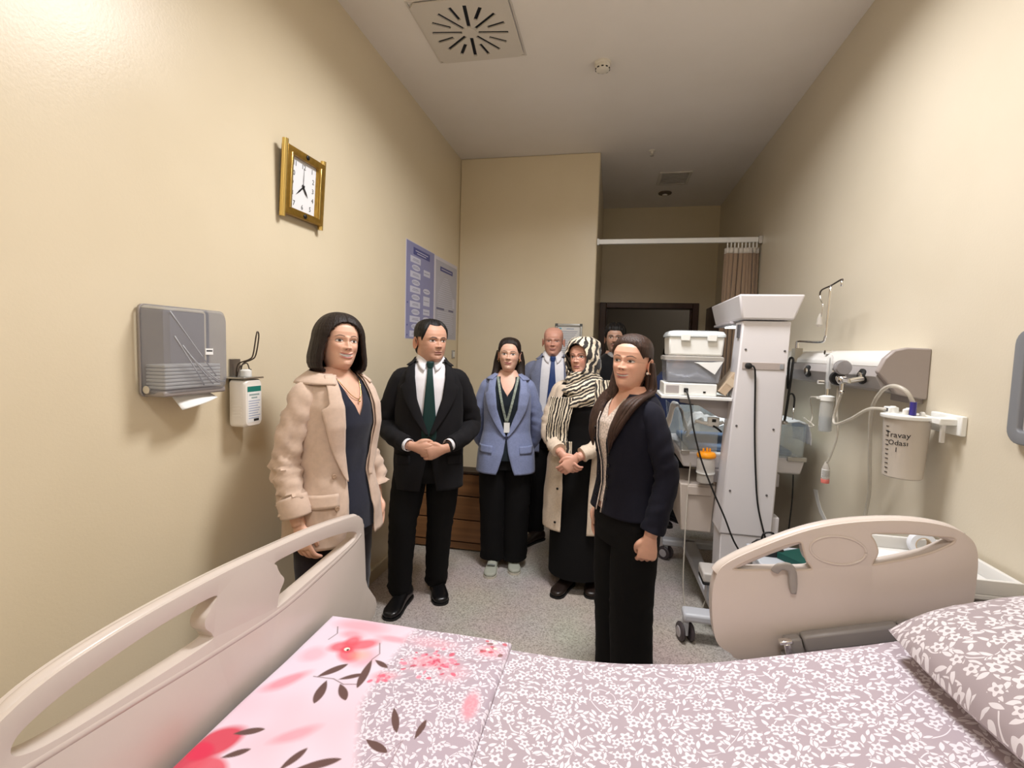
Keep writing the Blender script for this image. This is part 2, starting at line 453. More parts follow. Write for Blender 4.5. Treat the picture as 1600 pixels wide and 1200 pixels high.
# curtain rail and curtain
ZR = 2.615
t = thing('curtain_rail', 'white curtain rail spanning the entrance from wall to wall', 'rail', (XP, YP - 0.03, ZR))
MB().box(0.0, XR - XP - 0.03, -0.012, 0.018, -0.022, 0.022).build('track', WHITE_PNT, t, bevel=0.003)
MB().box(XR - XP - 0.03, XR - XP, -0.02, 0.026, -0.035, 0.03).build('bracket', STEEL, t, bevel=0.003)
MB().box(-0.0, 0.02, -0.02, 0.026, -0.03, 0.028).build('bracket', WHITE_PNT, t, bevel=0.003)
CURT = mat('taupe_curtain', srgb(150, 126, 104), 0.8, noise=0.08, nscale=60, stretch=(1, 1, 0.05), sheen=0.3)
t = thing('curtain', 'taupe cloth curtain gathered at the right end of the white rail', 'curtain', (1.09, YP - 0.03, 0.35))
nx, nz = 150, 46
vs = []; fs = []
for j in range(nz + 1):
    z = 2.195 * j / nz; k = j / nz
    wid = 0.125 + 0.015 * math.sin(2.4 * k) + 0.02 * (1 - k)
    for i in range(nx + 1):
        s = i / nx; ph = s * 2 * math.pi * 8.5
        amp = 0.034 * (0.55 + 0.45 * (1 - k) ** 0.5) * (0.8 + 0.3 * math.sin(7.1 * s + 1))
        x = (s - 0.5) * 2 * wid + 0.010 * math.sin(2 * ph + 0.4 + 2 * k) + 0.01 * math.sin(3 * k + 9 * s)
        y = amp * math.sin(ph + 0.5 * math.sin(3 * k + 5 * s))
        vs.append((x, y, z))
for j in range(nz):
    for i in range(nx):
        a = j * (nx + 1) + i; fs.append((a, a + 1, a + nx + 2, a + nx + 1))
MB().add(vs, fs).build('cloth', CURT, t, smooth=True, solid=0.003)
MB().add([(v[0], v[1] * 1.08 - 0.002, v[2]) for v in vs[-3 * (nx + 1):]], [(j * (nx + 1) + i, j * (nx + 1) + i + 1, (j + 1) * (nx + 1) + i + 1, (j + 1) * (nx + 1) + i) for j in range(1, 2) for i in range(nx)]).build('header_tape', mat('header_tape', srgb(212, 205, 196), 0.8), t, smooth=True, solid=0.003)
for k in range(9):
    x = -0.12 + 0.03 * k
    MB().box(x - 0.005, x + 0.005, -0.006, 0.006, 2.19, 2.246).build('glider', WHITE_PL, t, bevel=0.002)
# ------------------------------------------------------------------ the bed
BEIGE = mat('beige_plastic', srgb(206, 194, 185), 0.24, noise=0.03, nscale=4)
BEIGE_D = mat('beige_plastic_inset', srgb(196, 181, 167), 0.36)
GREY_MET = mat('grey_enamel', srgb(142, 138, 136), 0.35)
LIGHTGREY = mat('light_grey_plastic', srgb(196, 200, 206), 0.35)
RUBBER = mat('rubber', srgb(38, 36, 36), 0.6)

def deck_z(x):
    """height of the mattress top along the bed: the head end is raised"""
    if x < -0.12: return 0.615
    u = x + 0.12
    return 0.615 + (0.30 * u * u / (2 * 0.55) if u < 0.55 else 0.30 * 0.275 + 0.30 * (u - 0.55))

BED_Y0, BED_Y1, BED_X0, BED_X1 = 0.58, 1.50, -0.925, 1.16
bed = thing('hospital_bed', 'beige plastic hospital bed frame with cut-out side rail and footboard', 'bed', (0, 0, 0))
# footboard (lies in the YZ plane)
fo = [(1.80, 0.40), (1.795, 0.62), (1.775, 0.85), (1.745, 0.905), (1.69, 0.925), (1.48, 0.958), (1.24, 0.982), (1.0, 0.998), (0.76, 0.998), (0.60, 0.972), (0.52, 0.90), (0.49, 0.70), (0.49, 0.40)]
cut1 = [(1.255, 0.938), (1.45, 0.918), (1.62, 0.886), (1.705, 0.858), (1.715, 0.838), (1.68, 0.822), (1.50, 0.808), (1.27, 0.792), (1.252, 0.803), (1.262, 0.836), (1.282, 0.865), (1.262, 0.895), (1.25, 0.922)]
cut2 = [(1.012, 0.950), (1.008, 0.928), (0.985, 0.905), (0.985, 0.880), (1.005, 0.852), (0.99, 0.838), (0.82, 0.848), (0.66, 0.862), (0.600, 0.878), (0.585, 0.90), (0.61, 0.925), (0.70, 0.946), (0.86, 0.958)]
foot_root = ob('footboard', panel_mesh([fo, cut1, cut2], 0.008, 0.014), BEIGE, bed)
put(foot_root, basis((-0.985, 0, 0), (0, 1, 0), (0, 0, 1)))
# rounded hand rails on the footboard
MB().tube([(-0.985, 1.775, 0.85), (-0.985, 1.735, 0.893), (-0.985, 1.69, 0.907), (-0.985, 1.48, 0.941), (-0.985, 1.24, 0.965), (-0.985, 1.0, 0.981), (-0.985, 0.76, 0.981), (-0.985, 0.61, 0.957), (-0.985, 0.535, 0.89)], 0.022, 14, 6).build('hand_rail', BEIGE, bed, smooth=True)
MB().tube([(-0.977, 1.755, 0.83), (-0.977, 1.68, 0.810), (-0.977, 1.50, 0.790), (-0.977, 1.27, 0.776), (-0.977, 1.0, 0.80), (-0.977, 0.80, 0.825), (-0.977, 0.57, 0.852)], 0.016, 12, 6).build('lower_rib', BEIGE, bed, smooth=True)
MB().tube([(-0.970, 1.742, 0.812), (-0.970, 1.60, 0.72), (-0.970, 1.50, 0.62)], 0.007, 8, 4).build('rib', BEIGE, bed, smooth=True)
MB().tube([(-0.970, 1.70, 0.73), (-0.970, 1.66, 0.60)], 0.006, 8).build('rib', BEIGE, bed, smooth=True)
ov = MB().tube([(-0.968, 1.133 + 0.095 * math.cos(a), 0.885 + 0.055 * math.sin(a)) for a in np.linspace(0, 2 * math.pi, 41)], 0.004, 8).build('emblem_ring', BEIGE, bed, smooth=True)
# side rail on the far side, tilted with the raised head section (XZ plane at Y = 1.58)
ro = [(0.459, 0.646), (0.41, 0.660), (0.367, 0.695), (0.349, 0.80), (0.353, 0.89), (0.384, 0.948), (0.50, 1.023), (0.622, 1.084), (0.74, 1.118), (0.872, 1.135), (0.969, 1.128), (1.022, 1.104), (1.046, 1.065), (1.052, 0.99), (1.046, 0.88), (1.02, 0.82), (0.90, 0.775), (0.70, 0.71)]
rc1 = [(0.404, 0.936), (0.44, 0.964), (0.53, 1.017), (0.580, 1.040), (0.594, 1.038), (0.601, 1.018), (0.612, 0.985), (0.627, 0.965), (0.612, 0.954), (0.505, 0.940), (0.42, 0.930)]
rc2 = [(0.788, 1.090), (0.87, 1.098), (0.95, 1.098), (0.985, 1.098), (0.992, 1.088), (0.978, 1.072), (0.913, 1.034), (0.80, 0.994), (0.786, 0.998), (0.797, 1.030), (0.788, 1.060), (0.776, 1.080)]
sr = ob('side_rail', panel_mesh([ro, rc1, rc2], 0.010, 0.014), BEIGE, bed)
put(sr, basis((0, 1.60, 0), (1, 0, 0), (0, 0, 1)))
MB().tube([(0.365, 1.60, 0.905), (0.392, 1.60, 0.936), (0.50, 1.60, 1.005), (0.622, 1.60, 1.066), (0.74, 1.60, 1.100), (0.872, 1.60, 1.117), (0.965, 1.60, 1.110), (1.012, 1.60, 1.088)], 0.024, 14, 6).build('hand_rail', BEIGE, bed, smooth=True)
MB().tube([(0.692 + 0.075 * math.cos(a), 1.576, 1.026 + 0.043 * math.sin(a)) for a in np.linspace(0, 2 * math.pi, 49)], 0.0035, 8).build('emblem_ring', BEIGE, bed, smooth=True)
for c_ in (rc1, rc2):
    MB().tube([(p[0], 1.580, p[1]) for p in c_ + c_[:2]], 0.0045, 8, 4, cap=False).build('cutout_rim', BEIGE_D, bed, smooth=True)
# release handle and hinge bar of the side rail
HANDLE = mat('grey_handle', srgb(150, 144, 138), 0.4)
MB().tube([(0.520, 1.566, 0.944), (0.530, 1.560, 0.963), (0.553, 1.560, 0.966), (0.567, 1.562, 0.950), (0.572, 1.562, 0.915), (0.576, 1.564, 0.883)], [0.012, 0.013, 0.014, 0.012, 0.012, 0.008], 12, 5, flat=[0.5, 0.5, 0.5, 0.5, 0.5, 0.5]).build('release_handle', HANDLE, bed, smooth=True)
Mh = Matrix.Translation((0.715, 1.555, 0.775)) @ Matrix.Rotation(-0.285, 4, 'Y')
MB().box(-0.115, 0.145, -0.02, 0.014, -0.028, 0.024, Mh).build('hinge_cover', GREY_MET, bed, bevel=0.008)
MB().box(-0.165, -0.118, -0.022, 0.012, -0.03, 0.02, Mh).build('hinge_bracket', GREY_MET, bed, bevel=0.006)
MB().box(0.147, 0.19, -0.018, 0.012, -0.012, 0.022, Mh).build('hinge_bracket', GREY_MET, bed, bevel=0.006)
MB().box(-0.182, -0.145, -0.026, -0.004, 0.008, 0.020, Mh).box(-0.172, -0.152, -0.026, -0.006, -0.10, 0.01, Mh).build('hinge_strap', CHROME, bed, bevel=0.003)
MB().cyl((0.565, 1.555, 0.70), (0.60, 1.555, 0.44), 0.016).build('support_arm', GREY_MET, bed, smooth='auto')
# frame, deck, headboard, legs
MB().box(-0.96, 1.17, 0.62, 0.67, 0.36, 0.42).box(-0.96, 1.17, 1.41, 1.46, 0.36, 0.42).box(-0.96, -0.90, 0.62, 1.46, 0.36, 0.42).box(1.11, 1.17, 0.62, 1.46, 0.36, 0.42).build('frame', GREY_MET, bed, bevel=0.006)
dk = MB()
xs = np.linspace(-0.93, 1.15, 14)
for i in range(len(xs) - 1):
    za, zb = deck_z(xs[i]) - 0.165, deck_z(xs[i + 1]) - 0.165
    y0, y1 = 0.62, 1.46
    dk.add([(xs[i], y0, za), (xs[i + 1], y0, zb), (xs[i + 1], y1, zb), (xs[i], y1, za), (xs[i], y0, za - .02), (xs[i + 1], y0, zb - .02), (xs[i + 1], y1, zb - .02), (xs[i], y1, za - .02)],
           [(0, 1, 2, 3), (7, 6, 5, 4), (0, 4, 5, 1), (2, 6, 7, 3), (1, 5, 6, 2), (0, 3, 7, 4)])
dk.build('deck', GREY_MET, bed)
MB().box(1.185, 1.215, 0.55, 1.50, 0.42, 0.98).build('headboard', BEIGE, bed, bevel=0.014, seg=3)
for x in (-0.86, 1.02):
    for y in (0.68, 1.40):
        lg = MB().box(x - 0.03, x + 0.03, y - 0.03, y + 0.03, 0.11, 0.37).build('leg', GREY_MET, bed, bevel=0.005)
        MB().lathe([(0.02, -0.02), (0.055, -0.018), (0.058, -0.008), (0.058, 0.008), (0.055, 0.018), (0.02, 0.02)], 20, 'X', (x, y, 0.058)).build('caster', RUBBER, lg, smooth='auto')

# mattress
mt = MB()
def slab_ring(x, top, bot, y0, y1, r=0.03):
    pts = []
    for (cy, cz, a0) in ((y1 - r, top - r, 0), (y0 + r, top - r, 90), (y0 + r, bot + r, 180), (y1 - r, bot + r, 270)):
        for k in range(5):
            a = math.radians(a0 + 22.5 * k); pts.append((x, cy + r * math.cos(a), cz + r * math.sin(a)))
    return pts
xs = np.linspace(-0.925, 1.16, 40)
mt.rings([slab_ring(x, deck_z(x) - 0.006, deck_z(x) - 0.158, BED_Y0 + 0.005, BED_Y1 - 0.005) for x in xs])
mo = mt.build('mattress', mat('mattress_cover', srgb(120, 125, 140), 0.6), None, smooth='auto')
tag(mo, 'thick mattress lying on the hospital bed under the floral sheet', 'mattress')

# ---- printed fabrics
def math_node(N, L, op, a, b=None, c=None, clamp=False):
    n = N.new('ShaderNodeMath'); n.operation = op; n.use_clamp = clamp
    for i, s in enumerate((a, b, c)):
        if s is None: continue
        if isinstance(s, (int, float)): n.inputs[i].default_value = s
        else: L.new(s, n.inputs[i])
    return n.outputs[0]

def floral_mask(N, L, vec, cell):
    """white sprigs, five-petal flowers and vines printed on cloth: a 0..1 mask from 2-D coordinates"""
    def loc(off, size, rndness=0.75):
        sc = N.new('ShaderNodeVectorMath'); sc.operation = 'MULTIPLY_ADD'
        L.new(vec, sc.inputs[0]); sc.inputs[1].default_value = (1 / size, 1 / size, 0); sc.inputs[2].default_value = off
        v = N.new('ShaderNodeTexVoronoi'); v.voronoi_dimensions = '2D'; v.inputs['Scale'].default_value = 1.0; v.inputs['Randomness'].default_value = rndness
        L.new(sc.outputs[0], v.inputs['Vector'])
        d = N.new('ShaderNodeVectorMath'); d.operation = 'SUBTRACT'
        L.new(sc.outputs[0], d.inputs[0]); L.new(v.outputs['Position'], d.inputs[1])
        sp = N.new('ShaderNodeSeparateXYZ'); L.new(d.outputs[0], sp.inputs[0])
        cs = N.new('ShaderNodeSeparateColor'); L.new(v.outputs['Color'], cs.inputs[0])
        return sp.outputs[0], sp.outputs[1], cs.outputs[0], cs.outputs[1]
    masks = []; halo = None
    # flowers
    for off, size in (((0.3, 0.7, 0), cell), ((7.9, 3.2, 0), cell * 1.3)):
        x, y, r1, r2 = loc(off, size)
        ang = math_node(N, L, 'ADD', math_node(N, L, 'ARCTAN2', y, x), math_node(N, L, 'MULTIPLY', r1, 6.28))
        rad = math_node(N, L, 'SQRT', math_node(N, L, 'ADD', math_node(N, L, 'MULTIPLY', x, x), math_node(N, L, 'MULTIPLY', y, y)))
        pet = math_node(N, L, 'MULTIPLY_ADD', math_node(N, L, 'COSINE', math_node(N, L, 'MULTIPLY', ang, 5.0)), 0.060, 0.225)
        keep = math_node(N, L, 'GREATER_THAN', r2, 0.35)
        inside = math_node(N, L, 'LESS_THAN', rad, pet)
        hole = math_node(N, L, 'GREATER_THAN', rad, 0.085)
        fl = math_node(N, L, 'MULTIPLY', math_node(N, L, 'MULTIPLY', inside, hole), keep)
        hl = math_node(N, L, 'MULTIPLY', math_node(N, L, 'LESS_THAN', rad, 0.31), keep)
        if halo is not None: fl = math_node(N, L, 'MULTIPLY', fl, math_node(N, L, 'SUBTRACT', 1.0, halo))
        masks.append(fl)
        halo = hl if halo is None else math_node(N, L, 'MAXIMUM', halo, hl)
    # leaves, each layer kept clear of the flowers and of the layer before
    clear = math_node(N, L, 'SUBTRACT', 1.0, halo)
    for off, size, a, b in (((3.1, 9.4, 0), cell * 0.60, 0.46, 0.165), ((5.7, 1.3, 0), cell * 0.66, 0.44, 0.15), ((11.2, 6.6, 0), cell * 0.52, 0.42, 0.15)):
        x, y, r1, r2 = loc(off, size, 0.85)
        th = math_node(N, L, 'MULTIPLY', r1, 6.28)
        c = math_node(N, L, 'COSINE', th); s = math_node(N, L, 'SINE', th)
        u = math_node(N, L, 'ADD', math_node(N, L, 'MULTIPLY', x, c), math_node(N, L, 'MULTIPLY', y, s))
        w = math_node(N, L, 'SUBTRACT', math_node(N, L, 'MULTIPLY', y, c), math_node(N, L, 'MULTIPLY', x, s))
        q = math_node(N, L, 'DIVIDE', u, a)
        lim = math_node(N, L, 'MULTIPLY', math_node(N, L, 'SUBTRACT', 1.0, math_node(N, L, 'MULTIPLY', q, q)), b)
        aw = math_node(N, L, 'ABSOLUTE', w); kp = math_node(N, L, 'GREATER_THAN', r2, 0.30)
        lf = math_node(N, L, 'MULTIPLY', math_node(N, L, 'MULTIPLY', math_node(N, L, 'LESS_THAN', aw, lim), kp), clear)
        masks.append(lf)
        hal = math_node(N, L, 'MULTIPLY', math_node(N, L, 'LESS_THAN', aw, math_node(N, L, 'ADD', lim, 0.07)), kp)
        clear = math_node(N, L, 'MULTIPLY', clear, math_node(N, L, 'SUBTRACT', 1.0, hal))
    # vines
    n = N.new('ShaderNodeTexNoise'); n.noise_dimensions = '3D'; n.inputs['Scale'].default_value = 9.0; n.inputs['Detail'].default_value = 0.3
    L.new(vec, n.inputs['Vector'])
    masks.append(math_node(N, L, 'MULTIPLY', math_node(N, L, 'LESS_THAN', math_node(N, L, 'ABSOLUTE', math_node(N, L, 'SUBTRACT', n.outputs['Fac'], 0.5)), 0.006), clear))
    out = masks[0]
    for mm in masks[1:]: out = math_node(N, L, 'MAXIMUM', out, mm)
    return out

def floral_material(name, base, ink, cell, uvname='UVMap', overlay=None):
    m = bpy.data.materials.new(name); m.use_nodes = True
    N = m.node_tree.nodes; L = m.node_tree.links; p = N['Principled BSDF']
    p.inputs['Roughness'].default_value = 0.85; p.inputs['Sheen Weight'].default_value = 0.15
    p.inputs['Specular IOR Level'].default_value = 0.25
    uv = N.new('ShaderNodeUVMap'); uv.uv_map = uvname
    wob = N.new('ShaderNodeTexNoise'); wob.inputs['Scale'].default_value = 14
    L.new(uv.outputs[0], wob.inputs['Vector'])
    v2 = N.new('ShaderNodeVectorMath'); v2.operation = 'MULTIPLY_ADD'
    L.new(wob.outputs['Color'], v2.inputs[0]); v2.inputs[1].default_value = (0.008, 0.008, 0); L.new(uv.outputs[0], v2.inputs[2])
    k = floral_mask(N, L, v2.outputs[0], cell)
    mx = N.new('ShaderNodeMix'); mx.data_type = 'RGBA'; L.new(k, mx.inputs['Factor'])
    mx.inputs['A'].default_value = base; mx.inputs['B'].default_value = ink
    res = mx.outputs['Result']
    if overlay:
        a = N.new('ShaderNodeVertexColor'); a.layer_name = overlay
        m2 = N.new('ShaderNodeMix'); m2.data_type = 'RGBA'; L.new(a.outputs['Alpha'], m2.inputs['Factor'])
        L.new(res, m2.inputs['A']); L.new(a.outputs['Color'], m2.inputs['B']); res = m2.outputs['Result']
    L.new(res, p.inputs['Base Color'])
    t = N.new('ShaderNodeTexNoise'); t.inputs['Scale'].default_value = 900; L.new(uv.outputs[0], t.inputs['Vector'])
    b = N.new('ShaderNodeBump'); b.inputs['Strength'].default_value = 0.15; b.inputs['Distance'].default_value = 0.0006
    L.new(t.outputs['Fac'], b.inputs['Height']); L.new(b.outputs['Normal'], p.inputs['Normal'])
    return m
MAUVE, INK = srgb(174, 160, 168), srgb(222, 215, 222)
SHEET_M = floral_material('mauve_floral_print', MAUVE, INK, 0.046)

def grid_object(name, P, UV, m, colors=None, parent=None):
    """P, UV: (nr, nc, 3/2) arrays -> one smooth mesh with UVs"""
    nr, nc = P.shape[:2]
    me = bpy.data.meshes.new(name)
    idx = np.arange(nr * nc).reshape(nr, nc)
    F = np.stack([idx[:-1, :-1], idx[:-1, 1:], idx[1:, 1:], idx[1:, :-1]], -1).reshape(-1, 4)
    me.from_pydata(P.reshape(-1, 3).tolist(), [], F.tolist())
    ul = me.uv_layers.new(name='UVMap')
    u = UV.reshape(-1, 2)[F.reshape(-1)]
    ul.data.foreach_set('uv', u.astype(np.float32).ravel())
    if colors is not None:
        ca = me.color_attributes.new('print', 'FLOAT_COLOR', 'POINT')
        ca.data.foreach_set('color', colors.reshape(-1, 4).astype(np.float32).ravel())
    me.shade_smooth()
    return ob(name, me, m, parent)

def vnoise(X, Y, s, seed=0.0):
    out = np.zeros(X.shape)
    f = out.ravel(); xx = X.ravel(); yy = Y.ravel()
    for i in range(f.size): f[i] = mnoise.noise(Vector((xx[i] * s, yy[i] * s, seed)))
    return out

# fitted sheet: top plus both long sides
def profile_cross(n_top, drop, r=0.03, y0=BED_Y0, y1=BED_Y1):
    pts = [(y1 + 0.004, -drop)]
    for k in range(5):
        a = math.radians(22.5 * k); pts.append((y1 - r + (r + 0.004) * math.cos(a), -r + (r + 0.004) * math.sin(a)))
    for y in np.linspace(y1 - r, y0 + r, n_top)[1:-1]: pts.append((y, 0.004))
    for k in range(5):
        a = math.radians(90 + 22.5 * k); pts.append((y0 + r + (r + 0.004) * math.cos(a), -r + (r + 0.004) * math.sin(a)))
    pts.append((y0 - 0.004, -drop))
    return np.array(pts)
cr = profile_cross(60, 0.13)
xs = np.linspace(-0.925, 1.155, 150)
arc = np.concatenate([[0], np.cumsum(np.hypot(*np.diff(cr, axis=0).T))])
XX, YY = np.meshgrid(xs, cr[:, 0], indexing='ij')
ZZ = np.array([deck_z(x) for x in xs])[:, None] + cr[None, :, 1]
wr = 0.0045 * vnoise(XX, YY, 4.0, 1.0) + 0.0022 * vnoise(XX * 0.6, YY, 13.0, 5.0)
top = (cr[:, 1] > -0.02)[None, :]
ZZ = ZZ + np.where(top, np.abs(wr) + 0.0015, 0.0)
YY = YY + np.where(top, 0, np.sign(YY - 1.04) * (0.003 + 0.006 * np.abs(vnoise(XX, ZZ, 5.0, 9.0))))
sheet = grid_object('bed_sheet', np.stack([XX, YY, ZZ], -1), np.stack([XX, np.broadcast_to(arc[None, :], XX.shape)], -1), SHEET_M)
tag(sheet, 'mauve bed sheet printed with small white flowers spread over the mattress', 'sheet')

# folded pink throw at the foot end, printed with big flowers and brown leaves
def sd_leaf(X, Y, p0, p1, wid):
    p0 = np.array(p0); p1 = np.array(p1); d = p1 - p0; l = np.hypot(*d); d = d / l
    u = (X - p0[0]) * d[0] + (Y - p0[1]) * d[1]; w = -(X - p0[0]) * d[1] + (Y - p0[1]) * d[0]
    q = np.clip(u / l, 0, 1)
    return np.abs(w) - wid * 2.6 * q * (1 - q) ** 0.8 + np.where((u < 0) | (u > l), 1, 0)
def sd_line(X, Y, pts, wid):
    out = np.full(X.shape, 9.0)
    for a, b in zip(pts[:-1], pts[1:]):
        a = np.array(a); b = np.array(b); d = b - a; L2 = d @ d
        t = np.clip(((X - a[0]) * d[0] + (Y - a[1]) * d[1]) / L2, 0, 1)
        out = np.minimum(out, np.hypot(X - a[0] - t * d[0], Y - a[1] - t * d[1]) - wid)
    return out
BX0, BX1, BY0, BY1 = -0.935, -0.278, 0.585, 1.50
nxb, nyb = 270, 370
ys = np.linspace(BY1 + 0.0, BY0, nyb)
xb = np.linspace(BX0, BX1, nxb)
X, Y = np.meshgrid(xb, ys, indexing='ij')
def S(sd, soft=0.0015): return np.clip(0.5 - sd / (2 * soft), 0, 1)
rgb = np.zeros(X.shape + (3,)); alpha = np.ones(X.shape)
base = np.array(srgb(222, 208, 222)[:3]); pinkw = np.array(srgb(228, 178, 188)[:3])
n1 = vnoise(X, Y, 3.5, 3.0); n2 = vnoise(X, Y, 9.0, 4.0)
k = np.clip(0.12 + 0.9 * n1 + 0.3 * n2, 0, 0.75)[..., None]
rgb[:] = base * (1 - k) + pinkw * k
# the part with the small sprig print (right side) keeps the sheet's floral pattern
edge = -0.60 + 0.10 * np.clip((1.05 - Y) / 0.2, -0.3, 1.6) + 0.03 * n1
alpha = 1 - np.clip((X - edge) / 0.03, 0, 1) * 0.92
def layer(mask, col):
    global rgb, alpha
    m = mask[..., None]; c = np.array(srgb(*col)[:3])
    rgb = rgb * (1 - m) + c * m; alpha = np.maximum(alpha, mask)
def blob(cx, cy, rx, ry, rot, col, strength=1.0, wob=0.25, soft=0.15):
    c, s = math.cos(rot), math.sin(rot)
    u = ((X - cx) * c + (Y - cy) * s) / rx; w = (-(X - cx) * s + (Y - cy) * c) / ry
    r = np.hypot(u, w) * (1 + wob * n2)
    layer(np.clip((1 - r) / soft, 0, 1) * strength, col)
for (cx, cy, rx, ry, rot, st) in ((-0.86, 1.16, 0.10, 0.03, 0.9, .8), (-0.72, 0.99, 0.09, 0.025, 0.7, .6), (-0.80, 1.40, 0.05, 0.03, 0, .6), (-0.70, 1.30, 0.05, 0.05, 0, .5), (-0.33, 1.19, 0.03, 0.075, 0.1, .85), (-0.50, 1.33, 0.10, 0.06, 0.2, .75), (-0.60, 1.24, 0.05, 0.03, 0.3, .7), (-0.34, 1.42, 0.07, 0.05, 0, .7), (-0.66, 1.41, 0.06, 0.02, 0, .6), (-0.52, 1.42, 0.12, 0.05, 0, .55), (-0.80, 1.45, 0.12, 0.04, 0, .5), (-0.86, 1.28, 0.05, 0.05, 0, .4), (-0.42, 1.30, 0.08, 0.06, 0.4, .5)):
    blob(cx, cy, rx, ry, rot, (222, 134, 148), st, 0.5, 0.6)
# poppy near the far corner
for (dx, dy, rx, ry, rot) in ((-0.03, 0.0, 0.05, 0.035, 0.4), (0.03, 0.025, 0.06, 0.028, 0.5), (0.01, -0.03, 0.05, 0.035, -0.5), (-0.01, 0.03, 0.04, 0.03, 1.2)):
    blob(-0.77 + dx, 1.335 + dy, rx, ry, rot, (216, 84, 98), 0.85, 0.25, 0.5)
blob(-0.72, 1.31, 0.04, 0.03, 0, (246, 178, 150), 0.5, 0.3, 0.8)
blob(-0.775, 1.325, 0.024, 0.020, 0, (214, 66, 84), 0.9, 0.3, 0.5)
blob(-0.775, 1.327, 0.010, 0.009, 0, (246, 236, 220), 1, 0.1, 0.2)
blob(-0.771, 1.325, 0.005, 0.005, 0, (70, 50, 40), 1, 0.1, 0.2)
# red poppy at the near left
for (dx, dy, rx, ry, rot, c) in ((0.0, 0.03, 0.065, 0.05, 0.8, (206, 62, 82)), (-0.04, -0.03, 0.07, 0.05, 0.4, (198, 50, 74)), (0.04, -0.05, 0.06, 0.05, -0.4, (214, 88, 104)), (-0.02, 0.0, 0.04, 0.03, 0, (214, 54, 84))):
    blob(-0.885 + dx, 0.90 + dy, rx, ry, rot, c, 0.95, 0.25, 0.3)
# blossom cluster with crimson dots
rb = random.Random(3)
for q in range(46):
    a = rb.uniform(0, 6.28); rr_ = rb.uniform(0.0, 0.075)
    blob(-0.49 + rr_ * math.cos(a) * 1.3, 1.325 + rr_ * math.sin(a), rb.uniform(0.004, 0.013), rb.uniform(0.004, 0.010), a, rb.choice([(226, 84, 112), (236, 130, 150), (200, 60, 90)]), 0.9, 0.3, 0.3)
for q in range(16):
    blob(rb.uniform(-0.37, -0.285), rb.uniform(1.41, 1.49), 0.008, 0.007, 0, rb.choice([(196, 70, 84), (236, 236, 220), (120, 70, 60)]), 0.9, 0.3, 0.3)
for q in range(10):
    blob(rb.uniform(-0.64, -0.58), rb.uniform(1.20, 1.26), 0.010, 0.007, q, (226, 84, 112), 0.8, 0.3, 0.3)
LEAFC = (98, 72, 68)
def pix_leaf(a, b, w): layer(S(sd_leaf(X, Y, a, b, w)), LEAFC)
for a, b, w in (((-0.79, 1.19), (-0.735, 1.265), .017), ((-0.725, 1.195), (-0.665, 1.235), .012), ((-0.755, 1.185), (-0.735, 1.095), .018), ((-0.71, 1.18), (-0.66, 1.125), .016),
                ((-0.675, 1.30), (-0.655, 1.175), .016), ((-0.665, 1.30), (-0.61, 1.275), .012), ((-0.865, 0.96), (-0.80, 0.99), .014), ((-0.84, 0.895), (-0.79, 0.93), .012),
                ((-0.545, 1.02), (-0.475, 0.995), .016), ((-0.66, 0.905), (-0.57, 0.955), .015), ((-0.69, 0.895), (-0.665, 0.965), .013), ((-0.525, 1.135), (-0.48, 1.055), .014),
                ((-0.43, 1.045), (-0.425, 1.115), .012), ((-0.50, 0.93), (-0.44, 0.90), .015), ((-0.75, 0.80), (-0.68, 0.75), .018), ((-0.55, 0.80), (-0.50, 0.70), .018), ((-0.85, 0.70), (-0.78, 0.66), .018)):
    pix_leaf(a, b, w)
for pts in ([(-0.80, 1.19), (-0.74, 1.195), (-0.70, 1.18), (-0.66, 1.19)], [(-0.675, 1.30), (-0.665, 1.33), (-0.69, 1.38)], [(-0.475, 0.995), (-0.455, 1.04), (-0.46, 0.90)], [(-0.62, 1.29), (-0.58, 1.28), (-0.54, 1.30)], [(-0.86, 1.36), (-0.85, 1.395), (-0.87, 1.43)], [(-0.42, 1.37), (-0.36, 1.36), (-0.29, 1.385)]):
    layer(S(sd_line(X, Y, pts, 0.0014)), LEAFC)
lin = rgb  # already linear
H = np.array([deck_z(x) for x in xb])[:, None] + 0.026 + 0.004 * n1 + 0.002 * n2
ex = np.minimum(X - BX0, BX1 - X) ; ey = np.minimum(BY1 - Y, Y - BY0)
e_ = np.clip(np.minimum(ex, ey) / 0.022, 0, 1)
H = H - 0.020 * (1 - np.sqrt(np.clip(1 - (1 - e_) ** 2, 0, 1)))
THROW_M = floral_material('pink_throw_print', srgb(172, 157, 168), srgb(222, 214, 222), 0.044, overlay='print')
cols = np.concatenate([lin, alpha[..., None]], -1)
throw = grid_object('folded_throw', np.stack([X, Y, H], -1), np.stack([X, Y], -1), THROW_M, cols)
s_ = throw.modifiers.new('Solid', 'SOLIDIFY'); s_.thickness = 0.012; s_.offset = -1
tag(throw, 'pink folded throw with large red flowers and brown leaves at the bed foot', 'blanket')

